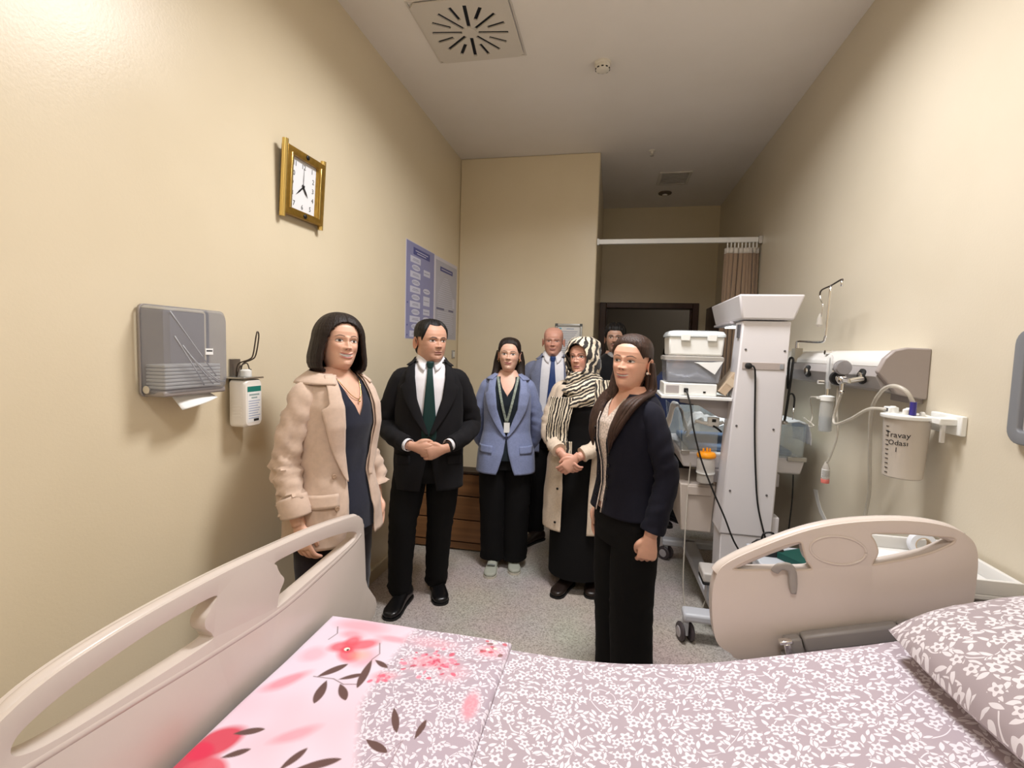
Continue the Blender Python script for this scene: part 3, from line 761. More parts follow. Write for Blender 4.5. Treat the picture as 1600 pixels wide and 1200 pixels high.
# pillow
def pillow(name, label, loc, L_, W_, T_, R):
    n = 70
    u = np.linspace(-1, 1, n); U, V = np.meshgrid(u, u, indexing='ij')
    prof = np.clip((1 - np.abs(U) ** 3.2), 0, 1) ** 0.55 * np.clip((1 - np.abs(V) ** 3.2), 0, 1) ** 0.55
    px = U * L_ / 2 * (1 - 0.06 * (1 - np.abs(V) ** 2) * np.abs(U) ** 4 * -1 - 0.05 * V ** 2 * np.abs(U))
    py = V * W_ / 2 * (1 - 0.05 * U ** 2 * np.abs(V))
    nz = vnoise(px, py, 6.0, 11.0); nz2 = vnoise(px * 2.0, py, 12.0, 15.0)
    z1 = prof * T_ / 2 * (1 + 0.10 * nz) + 0.006 * nz2 * prof
    z0 = -prof * T_ / 2 * 0.85
    M = np.array(R)
    def W(z): 
        p = np.stack([px, py, z], -1) @ M.T + np.array(loc); return p
    top, bot = W(z1), W(z0)[:, ::-1]
    P = np.concatenate([top, bot[:, 1:]], 1)
    UV = np.concatenate([np.stack([px, py], -1), np.stack([px, py], -1)[:, ::-1][:, 1:] + 3.0], 1)
    o = grid_object(name, P, UV, floral_material('mauve_pillow_print', srgb(162, 149, 152), srgb(218, 211, 214), 0.050))
    # caps on both open ends are pinched seams (zero thickness)
    return tag(o, label, 'pillow')
ax = math.atan(0.30)
Rp = Matrix.Rotation(0.10, 3, 'Z') @ Matrix.Rotation(-ax, 3, 'Y')
pillow('pillow', 'plump mauve floral pillow on the raised head end of the bed', (1.0, 1.10, deck_z(1.0) + 0.075), 0.46, 0.72, 0.17, Rp)
# ------------------------------------------------------------------ things on the walls
GOLD = mat('gold_frame', srgb(176, 138, 62), 0.28, metal=0.75, noise=0.15, nscale=40)
GOLD_L = mat('gold_bar', srgb(214, 184, 110), 0.22, metal=0.8)
PAPER = mat('white_paper', srgb(236, 236, 234), 0.7)
INKB = mat('black_print', srgb(24, 24, 28), 0.6)
def wall_thing(name, label, cat, loc, right, tilt=0.0, roll=0.0, group=None):
    t = thing(name, label, cat, (0, 0, 0), 0, group)
    put(t, basis(loc, right, (0, 0, 1)) @ Matrix.Rotation(tilt, 4, 'X') @ Matrix.Rotation(roll, 4, 'Z'))
    return t
LW, RW, BW = (0, 1, 0), (0, -1, 0), (1, 0, 0)

# wall clock
t = wall_thing('wall_clock', 'square gold framed wall clock with a white face high on the left wall', 'clock', (XL + 0.012, 2.135, 2.35), LW, tilt=0.07, roll=0.02)
loops = [[(-.145, -.152), (.145, -.152), (.145, .152), (-.145, .152)], [(-.098, -.118), (.098, -.118), (.098, .118), (-.098, .118)]]
ob('frame', panel_mesh(loops, 0.014, 0.004, smooth=False), GOLD, t, loc=(0, 0, 0.018))
for s in (-1, 1):
    MB().cyl((s * 0.146, -0.170, 0.022), (s * 0.146, 0.170, 0.022), 0.014, seg=18).build('side_bar', GOLD_L, t, smooth='auto')
    MB().box(s * 0.112 - 0.006, s * 0.112 + 0.006, -0.125, 0.125, 0.030, 0.040).build('inner_bead', GOLD_L, t, bevel=0.003)
P_box('dial', mat('clock_dial', srgb(238, 238, 240), 0.35), t, -0.099, 0.099, -0.119, 0.119, 0.010, 0.016)
P_box('back', BLACK_PL, t, -0.14, 0.14, -0.147, 0.147, 0.0, 0.010)
pos = {12: (0, .092), 1: (.066, .090), 2: (.078, .045), 3: (.078, 0), 4: (.078, -.045), 5: (.062, -.090), 6: (0, -.095), 7: (-.062, -.090), 8: (-.078, -.045), 9: (-.078, 0), 10: (-.078, .045), 11: (-.066, .090)}
for n, (x, y) in pos.items():
    ob('numeral', text_mesh(str(n), 0.032), INKB, t, loc=(x, y, 0.0166))
def hand(name, ang, ln, w):
    M = Matrix.Rotation(-math.radians(ang), 4, 'Z')
    MB().add([M @ Vector(p) for p in ((-w, -.012, .019), (w, -.012, .019), (w * 1.3, ln * .55, .019), (0, ln, .019), (-w * 1.3, ln * .55, .019), (-w, -.012, .0205), (w, -.012, .0205), (w * 1.3, ln * .55, .0205), (0, ln, .0205), (-w * 1.3, ln * .55, .0205))],
             [(4, 3, 2, 1, 0), (5, 6, 7, 8, 9), (0, 1, 6, 5), (1, 2, 7, 6), (2, 3, 8, 7), (3, 4, 9, 8), (4, 0, 5, 9)]).build(name, INKB, t)
hand('hour_hand', 139, 0.055, 0.0035); hand('minute_hand', 228, 0.068, 0.003); hand('second_hand', 0, 0.085, 0.0008)
MB().lathe([(0.006, 0.018), (0.006, 0.023)], 16).build('hub', INKB, t)
for y in (-0.137, 0.137):
    MB().ball((0, y, 0.037), 0.013, 0.011, 0.006).build('stud', BLACK_PL, t, smooth=True)

# paper towel dispenser
SMOKE = mat('smoky_plastic', srgb(150, 152, 160), 0.22, alpha=0.52, noise=0.05, nscale=6)
SMOKE_D = mat('grey_plastic', srgb(150, 142, 138), 0.35)
t = wall_thing('towel_dispenser', 'smoky grey plastic paper towel dispenser on the left wall', 'dispenser', (XL, 1.435, 1.56), LW)
P_box('back_plate', SMOKE_D, t, -0.130, 0.130, -0.145, 0.140, 0.0, 0.010, bevel=0.006)
def rr_ring(z, x0, x1, y0, y1, r=0.02, n=5):
    pts = []
    for (cx, cy, a0) in ((x1 - r, y1 - r, 0), (x0 + r, y1 - r, 90), (x0 + r, y0 + r, 180), (x1 - r, y0 + r, 270)):
        for k in range(n):
            a = math.radians(a0 + 90 * k / (n - 1)); pts.append((cx + r * math.cos(a), cy + r * math.sin(a), z))
    return pts
c = MB().rings([rr_ring(0.008, -.135, .135, -.150, .150), rr_ring(0.06, -.134, .134, -.148, .150), rr_ring(0.10, -.128, .128, -.140, .147, .025), rr_ring(0.113, -.115, .118, -.122, .138, .03)], cap0=False)
c.build('cover', SMOKE, t, smooth='auto')
MB().rings([rr_ring(0.010, -.139, .139, -.154, .153), rr_ring(0.020, -.139, .139, -.154, .153)], False, False).build('rim', SMOKE_D, t, smooth='auto', solid=0.004)
P_box('base_tray', SMOKE_D, t, -0.128, 0.128, -0.152, -0.132, 0.01, 0.10, bevel=0.006)
MB().lathe([(0.013, 0.0), (0.013, 0.006), (0.004, 0.007)], 20, 'X', (-0.139, -0.128, 0.04)).build('lock', CHROME, t, smooth='auto')
for (a, b_) in (((-.115, .13), (.075, -.09)), ((-.10, .05), (.02, -.12)), ((-.07, .02), (.06, -.118)), ((-.04, -.015), (.09, -.115)), ((-0.005, -.045), (.115, -.11))):
    P = [(a[0] + (b_[0] - a[0]) * s + 0.02 * math.sin(math.pi * s), a[1] + (b_[1] - a[1]) * s - 0.025 * math.sin(math.pi * s), 0.1145 - 0.006 * s) for s in np.linspace(0, 1, 9)]
    MB().tube(P, 0.0022, 6).build('rib', mat('smoky_rib', srgb(176, 178, 184), 0.25), t, smooth=True)
P_box('badge', PAPER, t, 0.022, 0.055, -0.012, 0.010, 0.1135, 0.1155)
P_box('badge_print', INKB, t, 0.0255, 0.0515, -0.001, 0.004, 0.1155, 0.1158)
tw = MB()
for k in range(7): tw.box(-0.115, 0.115, -0.128 + 0.012 * k, -0.118 + 0.012 * k, 0.012, 0.09)
tw.build('towel_stack', PAPER, t, bevel=0.003)
sh = MB(); 
vs = []; fs = []
for i in range(9):
    s = i / 8
    for j in range(13):
        u = j / 12
        x = -0.065 + 0.15 * u + 0.012 * s; y = -0.150 - (0.052 - 0.03 * u) * s
        vs.append((x, y, 0.055 + 0.012 * math.sin(3 * u) + 0.035 * s))
for i in range(8):
    for j in range(12):
        a = i * 13 + j; fs.append((a, a + 1, a + 14, a + 13))
sh.add(vs, fs).build('hanging_towel', PAPER, t, smooth=True, solid=0.0015)

# disinfectant bottle in its wall bracket with elbow lever
t = wall_thing('soap_dispenser', 'white disinfectant bottle in a wire wall bracket with an elbow lever', 'dispenser', (XL, 1.718, 1.355), LW)
MB().rings([rr_ring(0.018, -.046, .046, -.10, .085, .012), rr_ring(0.024, -.050, .050, -.104, .09, .015), rr_ring(0.082, -.050, .050, -.104, .09, .015), rr_ring(0.092, -.044, .044, -.098, .084, .02)]).build('bottle', mat('bottle_white', srgb(236, 230, 222), 0.35), t, smooth='auto')
MB().lathe([(0.018, 0.085), (0.018, 0.10), (0.022, 0.10), (0.022, 0.125), (0.012, 0.13)], 20, 'Y', (0, 0, 0.055)).build('pump_cap', WHITE_PL, t, smooth='auto')
P_box('paper_label', PAPER, t, -0.036, 0.040, -0.085, 0.062, 0.0922, 0.0930)
P_box('label_band', mat('teal_print', srgb(30, 120, 108), 0.5), t, -0.036, 0.040, 0.040, 0.062, 0.0930, 0.0934)
lgp = mat('grey_green_print', srgb(150, 168, 166), 0.6)
bl = mat('pale_blue_print', srgb(172, 182, 206), 0.6)
for k in range(8): P_box('label_line', bl, t, -0.030, 0.034 - 0.006 * (k % 3), 0.004 - 0.010 * k - 0.004, 0.004 - 0.010 * k, 0.0930, 0.0934)
P_box('label_print', lgp, t, -0.026, 0.030, 0.024, 0.031, 0.0930, 0.0934)
P_box('label_print', lgp, t, -0.014, 0.018, 0.012, 0.018, 0.0930, 0.0934)
P_box('barcode', INKB, t, -0.002, 0.026, -0.082, -0.072, 0.0930, 0.0934)
for k in range(4): P_box('grip_ridge', mat('bottle_white'), t, -0.0515, -0.049, -0.06 + 0.014 * k, -0.056 + 0.014 * k, 0.035, 0.075)
P_box('bracket_plate', STEEL, t, -0.055, 0.055, 0.093, 0.099, 0.0, 0.095, bevel=0.001)
P_box('bracket_back', STEEL, t, -0.03, 0.03, 0.05, 0.17, 0.0, 0.004)
WIRE = mat('dark_wire', srgb(82, 74, 68), 0.35, metal=0.8)
MB().tube([(-.012, .10, .02), (-.012, .15, .03), (-.006, .17, .075), (0.0, .19, .09), (.006, .265, .10), (.014, .285, .10), (.022, .265, .10), (.016, .19, .09), (.010, .17, .075), (.012, .15, .03), (.012, .10, .02)], 0.0028, 8, 4).build('elbow_lever', WIRE, t, smooth=True)
MB().tube([(-.02, .10, .03), (-.025, .14, .05), (0, .155, .06), (.02, .13, .055)], 0.0025, 8, 4).tube([(-.012, .128, .055), (.03, .128, .055)], 0.0025, 8).build('spring_wire', WIRE, t, smooth=True)

# posters
POST_A = mat('lilac_poster', srgb(138, 140, 182), 0.35, noise=0.06, nscale=5)
POST_B = mat('pale_lilac_poster', srgb(182, 182, 196), 0.35, noise=0.05, nscale=5)
P_WHITE = mat('poster_white', srgb(206, 206, 222), 0.45); P_TXT = mat('poster_text', srgb(110, 110, 140), 0.5); P_HEAD = mat('poster_header', srgb(78, 82, 140), 0.5)
t = wall_thing('poster', 'lilac information poster with a flow chart of white boxes on the left wall', 'poster', (XL, 3.69, 2.03), LW)
P_box('margin', mat('poster_margin', srgb(214, 210, 220), 0.4), t, -0.295, 0.295, -0.375, 0.365, 0.0, 0.0015)
P_box('sheet', POST_A, t, -0.285, 0.285, -0.37, 0.360, 0.0015, 0.003)
P_box('header', P_HEAD, t, -0.16, 0.18, 0.275, 0.330, 0.003, 0.0036)
for k in range(2): P_box('header_line', P_WHITE, t, -0.12 + 0.03 * k, 0.14 - 0.04 * k, 0.306 - 0.018 * k, 0.312 - 0.018 * k, 0.0036, 0.0040)
def oval(x, y, w, h_, m=P_WHITE):
    MB().prism([(x + w * math.cos(a), y + h_ * math.sin(a)) for a in np.linspace(0, 2 * math.pi, 20, endpoint=False)], 'Z', 0.003, 0.0037).build('flow_oval', m, t)
def rect(x, y, w, h_, m=P_WHITE): P_box('flow_box', m, t, x - w, x + w, y - h_, y + h_, 0.003, 0.0037)
yy = 0.235
for k in range(11):
    if k % 2 == 0: rect(-0.115, yy, 0.10, 0.024)
    else: oval(-0.105, yy, 0.08, 0.022)
    for q in range(2): P_box('text_line', P_TXT, t, -0.175 + 0.01 * q, -0.045 - 0.012 * q, yy - 0.006 + 0.010 * q, yy - 0.003 + 0.010 * q, 0.0037, 0.0041)
    yy -= 0.057
for (y, kind) in ((0.165, 'r'), (0.02, 'o'), (-0.06, 'R'), (-0.15, 'r'), (-0.21, 'o')):
    if kind == 'o': oval(0.12, y, 0.075, 0.022)
    else: rect(0.12, y, 0.07, 0.024 if kind == 'r' else 0.038)
    P_box('text_line', P_TXT, t, 0.06, 0.17, y - 0.002, y + 0.002, 0.0037, 0.0041)
for k in range(6): P_box('text_line', P_WHITE, t, 0.03, 0.22 - 0.02 * (k % 3), -0.26 - 0.012 * k, -0.256 - 0.012 * k, 0.003, 0.0036)
for y in (-0.10, -0.27, -0.345): MB().lathe([(0.008, 0.003), (0.006, 0.005)], 12, 'Z', (-0.262, y, 0)).build('pin', P_HEAD, t)
t = wall_thing('poster', 'pale grey-lilac text poster next to the wall corner', 'poster', (XL, 4.305, 2.02), LW)
P_box('margin', mat('poster_margin'), t, -0.315, 0.30, -0.35, 0.37, 0.0, 0.0015)
P_box('sheet', POST_B, t, -0.285, 0.285, -0.345, 0.34, 0.0015, 0.003)
P_box('header', P_HEAD, t, -0.18, 0.16, 0.255, 0.295, 0.003, 0.0036)
P_box('header_line', P_WHITE, t, -0.15, 0.13, 0.272, 0.278, 0.0036, 0.004)
yy = 0.20
for k in range(26):
    w = 0.05 + 0.02 * k if k < 9 else 0.22 - 0.03 * ((k * 7) % 4) / 3
    P_box('text_line', P_WHITE, t, -0.02 - w, -0.02 + w, yy, yy + 0.006, 0.003, 0.0036); yy -= 0.019
    if k == 14:
        P_box('text_bar', P_TXT, t, -0.26, -0.06, yy - 0.004, yy + 0.014, 0.003, 0.0036); P_box('text_bar', P_TXT, t, 0.06, 0.20, yy - 0.004, yy + 0.014, 0.003, 0.0036); yy -= 0.022
P_box('side_panel', P_WHITE, t, 0.17, 0.23, -0.05, 0.04, 0.003, 0.0036)

# light switch by the corner
t = wall_thing('light_switch', 'small grey wall switch low beside the text poster', 'switch', (XL, 4.53, 1.53), LW)
P_box('plate', mat('switch_grey', srgb(170, 164, 158), 0.4), t, -0.04, 0.04, -0.04, 0.04, 0, 0.009, bevel=0.003)
P_box('rocker', WHITE_PL, t, -0.024, 0.024, -0.026, 0.026, 0.009, 0.013, bevel=0.002)

# framed notice on the back wall
ALU = mat('brushed_aluminium', srgb(176, 178, 178), 0.35, metal=0.6)
t = wall_thing('framed_notice', 'typed notice in an aluminium frame on the wall behind the bald man', 'notice', (-0.405, YP, 1.665), BW)
P_box('sheet', PAPER, t, -0.105, 0.105, -0.17, 0.17, 0.002, 0.004)
ob('frame', panel_mesh([[(-.128, -.19), (.128, -.19), (.128, .19), (-.128, .19)], [(-.106, -.168), (.106, -.168), (.106, .168), (-.106, .168)]], 0.005, 0.003, smooth=False), ALU, t, loc=(0, 0, 0.009))
for (x, y) in ((-.117, -.179), (.117, -.179), (.117, .179), (-.117, .179)): P_box('corner_cap', mat('dark_cap', srgb(86, 90, 90), 0.4), t, x - .013, x + .013, y - .013, y + .013, 0.016, 0.0185, bevel=0.002)
P_box('logo', mat('sky_print', srgb(110, 190, 214), 0.5), t, -0.09, -0.07, 0.135, 0.152, 0.004, 0.0045)
P_box('heading', bl, t, -0.02, 0.05, 0.138, 0.146, 0.004, 0.0045)
lp = mat('line_print', srgb(150, 152, 176), 0.6)
for k in range(17): P_box('text_line', lp, t, -0.085 + 0.008 * ((k * 3) % 3), 0.085 - 0.01 * ((k * 5) % 4), 0.115 - 0.0165 * k, 0.120 - 0.0165 * k, 0.004, 0.0045)

# low wooden chest behind the man in black
WOOD = mat('brown_wood', srgb(132, 92, 58), 0.45, noise=0.3, nscale=6, stretch=(0.25, 1, 4))
WOOD_E = mat('brown_wood_edge', srgb(58, 40, 28), 0.5)
t = thing('wooden_chest', 'shallow brown wooden chest with wide drawers standing by the left wall', 'chest', (-1.10, 3.62, 0))
P_box('carcass', WOOD_E, t, -0.39, 0.40, -0.05, 0.07, 0.02, 0.622, bevel=0.003)
P_box('top', WOOD_E, t, -0.40, 0.41, -0.078, 0.075, 0.622, 0.640, bevel=0.003)
for (z0, z1) in ((0.445, 0.615), (0.255, 0.435), (0.075, 0.245)):
    dr = P_box('drawer', WOOD, t, -0.385, 0.395, -0.07, -0.05, z0, z1, bevel=0.004)
P_box('plinth', WOOD, t, -0.385, 0.395, -0.065, -0.05, 0.015, 0.065)
for x in (-0.36, 0.36): P_box('foot', WOOD_E, t, x - 0.02, x + 0.02, -0.04, 0.06, 0, 0.02)

# ------------------------------------------------------------------ right wall: medical gas panel and fittings
PANEL_W = mat('panel_white', srgb(226, 224, 220), 0.35); PANEL_G = mat('panel_grey', srgb(160, 154, 152), 0.35); PANEL_E = mat('panel_end', srgb(158, 148, 144), 0.4)
t = thing('service_panel', 'long white and grey medical gas panel along the right wall', 'panel', (XR, 0, 0))
prof_top = [(0, 1.635), (-0.085, 1.640), (-0.125, 1.628), (-0.155, 1.595), (-0.158, 1.585), (-0.16, 1.57), (0, 1.57)]
prof_fr = [(0, 1.57), (-0.16, 1.57), (-0.178, 1.53), (-0.150, 1.475), (-0.06, 1.455), (0, 1.455)]
MB().prism(prof_top, 'Y', 2.235, 4.45).build('top_cover', PANEL_W, t, bevel=0.003)
MB().prism(prof_fr, 'Y', 2.245, 4.45).build('front_rail', PANEL_G, t, bevel=0.002)
end = [(0, 1.65), (-0.085, 1.652), (-0.13, 1.640), (-0.163, 1.605), (-0.185, 1.55), (-0.11, 1.462), (-0.02, 1.445), (0, 1.445)]
MB().prism(end, 'Y', 2.215, 2.245).build('end_cap', PANEL_E, t, bevel=0.006)
MB().box(-0.04, 0.0, 2.24, 2.40, 1.425, 1.46).build('lower_trim', PANEL_E, t, bevel=0.004)
for y in (2.36, 2.62, 2.95):
    MB().lathe([(0.030, 0.0), (0.034, -0.006), (0.034, -0.012), (0.026, -0.018)], 24, 'X', (-0.165, y, 1.525)).build('gas_outlet', BLACK_PL, t, smooth='auto')
    MB().lathe([(0.020, -0.016), (0.018, -0.024), (0.008, -0.026)], 20, 'X', (-0.165, y, 1.525)).build('outlet_ring', CHROME, t, smooth='auto')
for y in (3.3, 3.55):
    P_box('wall_socket', WHITE_PL, t, -0.176, -0.165, y - 0.04, y + 0.04, 1.485, 1.555, bevel=0.004)

# flow meter with humidifier bottle and vacuum regulator
CLEAR = mat('clear_plastic', (0.86, 0.88, 0.88, 1), 0.08, alpha=0.30)
CLEAR2 = mat('frosted_plastic', srgb(214, 208, 200), 0.25, alpha=0.55)
WATER = mat('water', srgb(150, 160, 168), 0.1, alpha=0.5)
t = thing('oxygen_flowmeter', 'chrome oxygen flow meter with a clear humidifier bottle on the gas panel', 'flow meter', (1.02, 2.545, 1.25))
MB().lathe([(0.026, 0), (0.029, 0.006), (0.029, 0.14), (0.026, 0.150)], 20).build('bottle', CLEAR, t, smooth='auto')
MB().lathe([(0.0265, 0.004), (0.0265, 0.07)], 20).build('water', WATER, t, smooth='auto')
MB().lathe([(0.032, 0.148), (0.032, 0.168), (0.014, 0.174)], 20).build('bottle_cap', WHITE_PL, t, smooth='auto')
MB().box(-0.045, -0.02, -0.008, 0.008, 0.155, 0.166).build('outlet_spout', WHITE_PL, t)
MB().lathe([(0.008, 0.172), (0.008, 0.205)], 12).build('stem', CHROME, t, smooth='auto')
MB().lathe([(0.012, 0.205), (0.013, 0.215), (0.013, 0.355), (0.010, 0.365)], 16).build('flow_tube', CLEAR, t, smooth='auto')
MB().lathe([(0.003, 0.21), (0.003, 0.35)], 8).build('float_scale', mat('scale_grey', srgb(120, 120, 122), 0.4), t)
MB().cyl((0, 0, 0.235), (0.06, -0.0, 0.262), 0.008).cyl((-0.02, 0, 0.235), (-0.045, 0, 0.235), 0.010).build('valve_body', CHROME, t, smooth='auto')
t = thing('vacuum_regulator', 'chrome vacuum regulator with gauge and round knobs on the gas panel', 'regulator', (1.02, 2.41, 1.505))
MB().cyl((0, 0.06, 0), (0, -0.075, 0), 0.011).cyl((0, -0.07, 0), (0.055, -0.07, 0.012), 0.011).ball((0, 0, 0), 0.022).build('body', CHROME, t, smooth='auto')
MB().lathe([(0.030, -0.02), (0.034, -0.012), (0.034, 0.010), (0.030, 0.016)], 24, 'Y', (0, 0.005, 0.055)).build('gauge', mat('gauge_grey', srgb(168, 166, 168), 0.25, metal=0.5), t, smooth='auto')
MB().lathe([(0.030, 0.0), (0.032, 0.005), (0.032, 0.018), (0.020, 0.024)], 24, 'Y', (0, 0.035, 0.005)).build('knob', BLACK_PL, t, smooth='auto')
MB().lathe([(0.019, -0.01), (0.019, -0.002)], 24, 'Y', (0, 0.03, 0.005)).build('knob_cap', CHROME, t, smooth='auto')
MB().cyl((0, -0.005, -0.015), (0, -0.005, -0.055), 0.010, 0.007).ball((0, -0.005, -0.055), 0.011).build('outlet', CHROME, t, smooth='auto')

# suction jar
JAR = mat('jar_plastic', srgb(206, 196, 184), 0.2, alpha=0.78)
t = thing('suction_jar', 'translucent suction jar with white lid and handwritten marking on the right wall', 'jar', (1.135, 2.125, 1.145))
MB().lathe([(0.058, 0.0), (0.064, 0.006), (0.074, 0.225), (0.076, 0.232)], 36).build('bowl', JAR, t, smooth='auto')
MB().lathe([(0.082, 0.232), (0.084, 0.236), (0.084, 0.244), (0.06, 0.250)], 36).build('lid', WHITE_PL, t, smooth='auto')
for (x, y, r, h0) in ((-0.03, -0.045, 0.010, 0.022), (0.02, -0.055, 0.009, 0.014), (-0.045, 0.01, 0.013, 0.026), (0.02, 0.03, 0.012, 0.02)):
    MB().lathe([(r, 0.246), (r, 0.246 + h0), (r * 0.6, 0.25 + h0)], 16, 'Z', (x, y, 0)).build('port', WHITE_PL, t, smooth='auto')
MB().box(-0.062, -0.028, 0.0, 0.045, 0.248, 0.272).build('valve_block', WHITE_PL, t, bevel=0.004)
MB().box(-0.0635, -0.061, 0.010, 0.030, 0.254, 0.267).build('valve_window', mat('dark_window', srgb(60, 60, 66), 0.4), t)
MB().lathe([(0.011, 0.25), (0.0105, 0.30)], 14, 'Z', (-0.012, -0.055, 0)).build('blue_connector', mat('blue_plastic', srgb(58, 50, 130), 0.4), t, smooth='auto')
for k in range(11):
    a = 2.62; r = 0.0655 + 0.009 * k / 11
    c_ = Vector((math.cos(a + .75) * r, math.sin(a + .75) * r, 0.02 + 0.018 * k))
    MB().box(-0.006, 0.006, -0.0012, 0.0006, -0.0012, 0.0012, Matrix.Translation(c_) @ Matrix.Rotation(a + .75 + math.pi / 2, 4, 'Z')).build('scale_mark', INKB, t)
dirv = Vector((-1.135, -2.125, 0)).normalized()
for (txt, sz, dz, off) in (('Travay', 0.030, 0.170, 0.0), ('Odası', 0.028, 0.140, 0.003), ('1', 0.026, 0.113, 0.0)):
    me = text_mesh(txt, sz, 0.0002)
    R_ = 0.0705
    a0 = math.atan2(dirv.y, dirv.x) - 0.35
    for v in me.vertices:
        a = a0 + (v.co.x + off) / R_; z = dz + v.co.y + 0.12 * v.co.x * 0.3; rr_ = 0.0643 + 0.010 * (dz / 0.225) + 0.0006 + v.co.z
        v.co = (rr_ * math.cos(a), rr_ * math.sin(a), z)
    ob('handwriting', me, INKB, t)
MB().box(0.04, 0.115, -0.12, -0.06, 0.225, 0.250).box(0.095, 0.115, -0.14, 0.03, 0.19, 0.262).build('wall_bracket', WHITE_PL, t, bevel=0.004)
MB().box(0.05, 0.064, -0.118, -0.105, 0.16, 0.23).build('bracket_clip', CLEAR2, t, bevel=0.003)

TUBE = mat('clear_tubing', srgb(214, 208, 196), 0.2, alpha=0.6)
o = MB().tube([(1.123, 2.07, 1.44), (1.10, 2.08, 1.485), (1.08, 2.13, 1.50), (1.075, 2.20, 1.47), (1.09, 2.29, 1.38), (1.13, 2.36, 1.20), (1.18, 2.44, 1.00), (1.20, 2.50, 0.86), (1.19, 2.5, 0.60)], 0.0075, 10, 6).build('suction_tube', TUBE, None, smooth=True)
tag(o, 'clear tube arching from the blue connector of the suction jar down the wall', 'tube')
o = MB().tube([(1.085, 2.135, 1.405), (1.04, 2.20, 1.40), (1.02, 2.30, 1.345), (1.01, 2.41, 1.305), (1.02, 2.46, 1.33), (1.02, 2.41, 1.44)], 0.006, 10, 6).build('suction_tube', TUBE, None, smooth=True)
tag(o, 'clear tube looping between the suction jar lid and the vacuum regulator', 'tube')
o = MB().tube([(1.03, 2.47, 1.47), (1.035, 2.47, 1.36), (1.04, 2.46, 1.25), (1.035, 2.50, 1.14), (1.03, 2.52, 1.105)], 0.005, 8, 6).build('drip_tube', TUBE, None, smooth=True)
tag(o, 'thin clear tube hanging from the regulator to the small tagged vial', 'tube')
o = MB().tube([(0.975, 2.545, 1.412), (0.99, 2.66, 1.40), (1.05, 2.80, 1.34), (1.07, 2.83, 1.28), (1.03, 2.76, 1.245), (1.0, 2.62, 1.265), (1.06, 2.92, 1.27)], 0.004, 8, 6).build('oxygen_tube', TUBE, None, smooth=True)
tag(o, 'thin clear oxygen tube looping beside the humidifier bottle', 'tube')
t = thing('tagged_vial', 'small clear vial with a printed label and pink bottom hanging on a tube', 'vial', (1.03, 2.525, 1.005))
MB().lathe([(0.014, 0), (0.017, 0.004), (0.017, 0.07), (0.010, 0.09), (0.006, 0.102)], 16).build('vial', CLEAR2, t, smooth='auto')
MB().lathe([(0.0176, 0.0), (0.0180, 0.004), (0.0180, 0.018), (0.0176, 0.019)], 16).build('pink_base', mat('pink_liquid', srgb(216, 120, 110), 0.4), t, smooth='auto')
MB().lathe([(0.0174, 0.026), (0.0174, 0.068)], 16, cap0=False, cap1=False).build('paper_label', PAPER, t, smooth='auto')
for k in range(6):
    MB().tube([(0.0178 * math.cos(a), 0.0178 * math.sin(a), 0.031 + 0.006 * k) for a in np.linspace(3.4, 5.4, 8)], 0.0009, 4).build('label_line', INKB, t)

# infusion hook arm on the panel
t = thing('infusion_arm', 'bent chrome infusion hook arm rising from the gas panel', 'hook', (1.10, 3.20, 1.58))
P_box('clamp', mat('clamp_beige', srgb(190, 182, 166), 0.4), t, -0.022, 0.022, -0.03, 0.03, -0.01, 0.075, bevel=0.004)
MB().cyl((0, 0, 0.07), (0, 0, 0.115), 0.012).build('socket', CHROME, t, smooth='auto')
MB().tube([(0, 0, 0.10), (0, -0.02, 0.115), (0, -0.33, 0.105), (0, -0.375, 0.13), (0, -0.385, 0.16), (0, -0.40, 0.395)], 0.0065, 12, 5).build('arm', CHROME, t, smooth=True)
MB().tube([(-0.0, -0.27, 0.355), (0, -0.285, 0.385), (0, -0.40, 0.395), (0, -0.515, 0.41), (0, -0.52, 0.40)], 0.004, 10, 4).build('cross_bar', WIRE, t, smooth=True)
MB().tube([(0, -0.272, 0.36), (0.0, -0.29, 0.33), (0.0, -0.32, 0.30), (0.0, -0.31, 0.24)], 0.003, 8, 4).build('hook', CHROME, t, smooth=True)
MB().tube([(0, -0.52, 0.405), (0, -0.52, 0.375)], 0.006, 8).build('hook', CHROME, t, smooth=True)
MB().lathe([(0.004, 0.06), (0.013, 0.03), (0.016, 0.0), (0.008, -0.01)], 14, 'Z', (0, -0.29, 0.20)).build('hanging_bulb', CLEAR2, t, smooth='auto')
MB().cyl((0.0, -0.385, 0.05), (0.03, -0.385, 0.05), 0.012).build('knob', CHROME, t, smooth='auto')

# board at the right edge of the view
t = wall_thing('wall_board', 'grey framed board with rounded corners on the right wall', 'board', (XR, 1.295, 1.53), RW)
rrl = lambda w, h_, r: [(x, y) for (x, y, z) in rr_ring(0, -w, w, -h_, h_, r, 6)]
ob('frame', panel_mesh([rrl(0.48, 0.175, 0.045), rrl(0.44, 0.135, 0.012)], 0.010, 0.005, smooth=False), mat('board_grey', srgb(122, 124, 128), 0.4), t, loc=(0, 0, 0.015))
P_box('face', mat('board_face', srgb(206, 202, 206), 0.25), t, -0.445, 0.445, -0.14, 0.14, 0.004, 0.014)

# torn plaster and tape low on the right wall
t = wall_thing('wall_tape', 'strip of white tape peeling off the right wall above the bed rail', 'tape', (XR, 3.12, 0.74), RW)
MB().add([(-.09, .06, .001), (-.03, .07, .001), (0.0, .02, .001), (.05, -.02, .004), (.14, -.07, .001), (.13, -.10, .001), (.02, -.05, .002), (-.04, .0, .001)], [(0, 1, 2, 7), (7, 2, 6), (2, 3, 6), (3, 4, 5, 6)]).build('strip', mat('tape_white', srgb(238, 236, 230), 0.5), t, solid=0.001, soff=1)

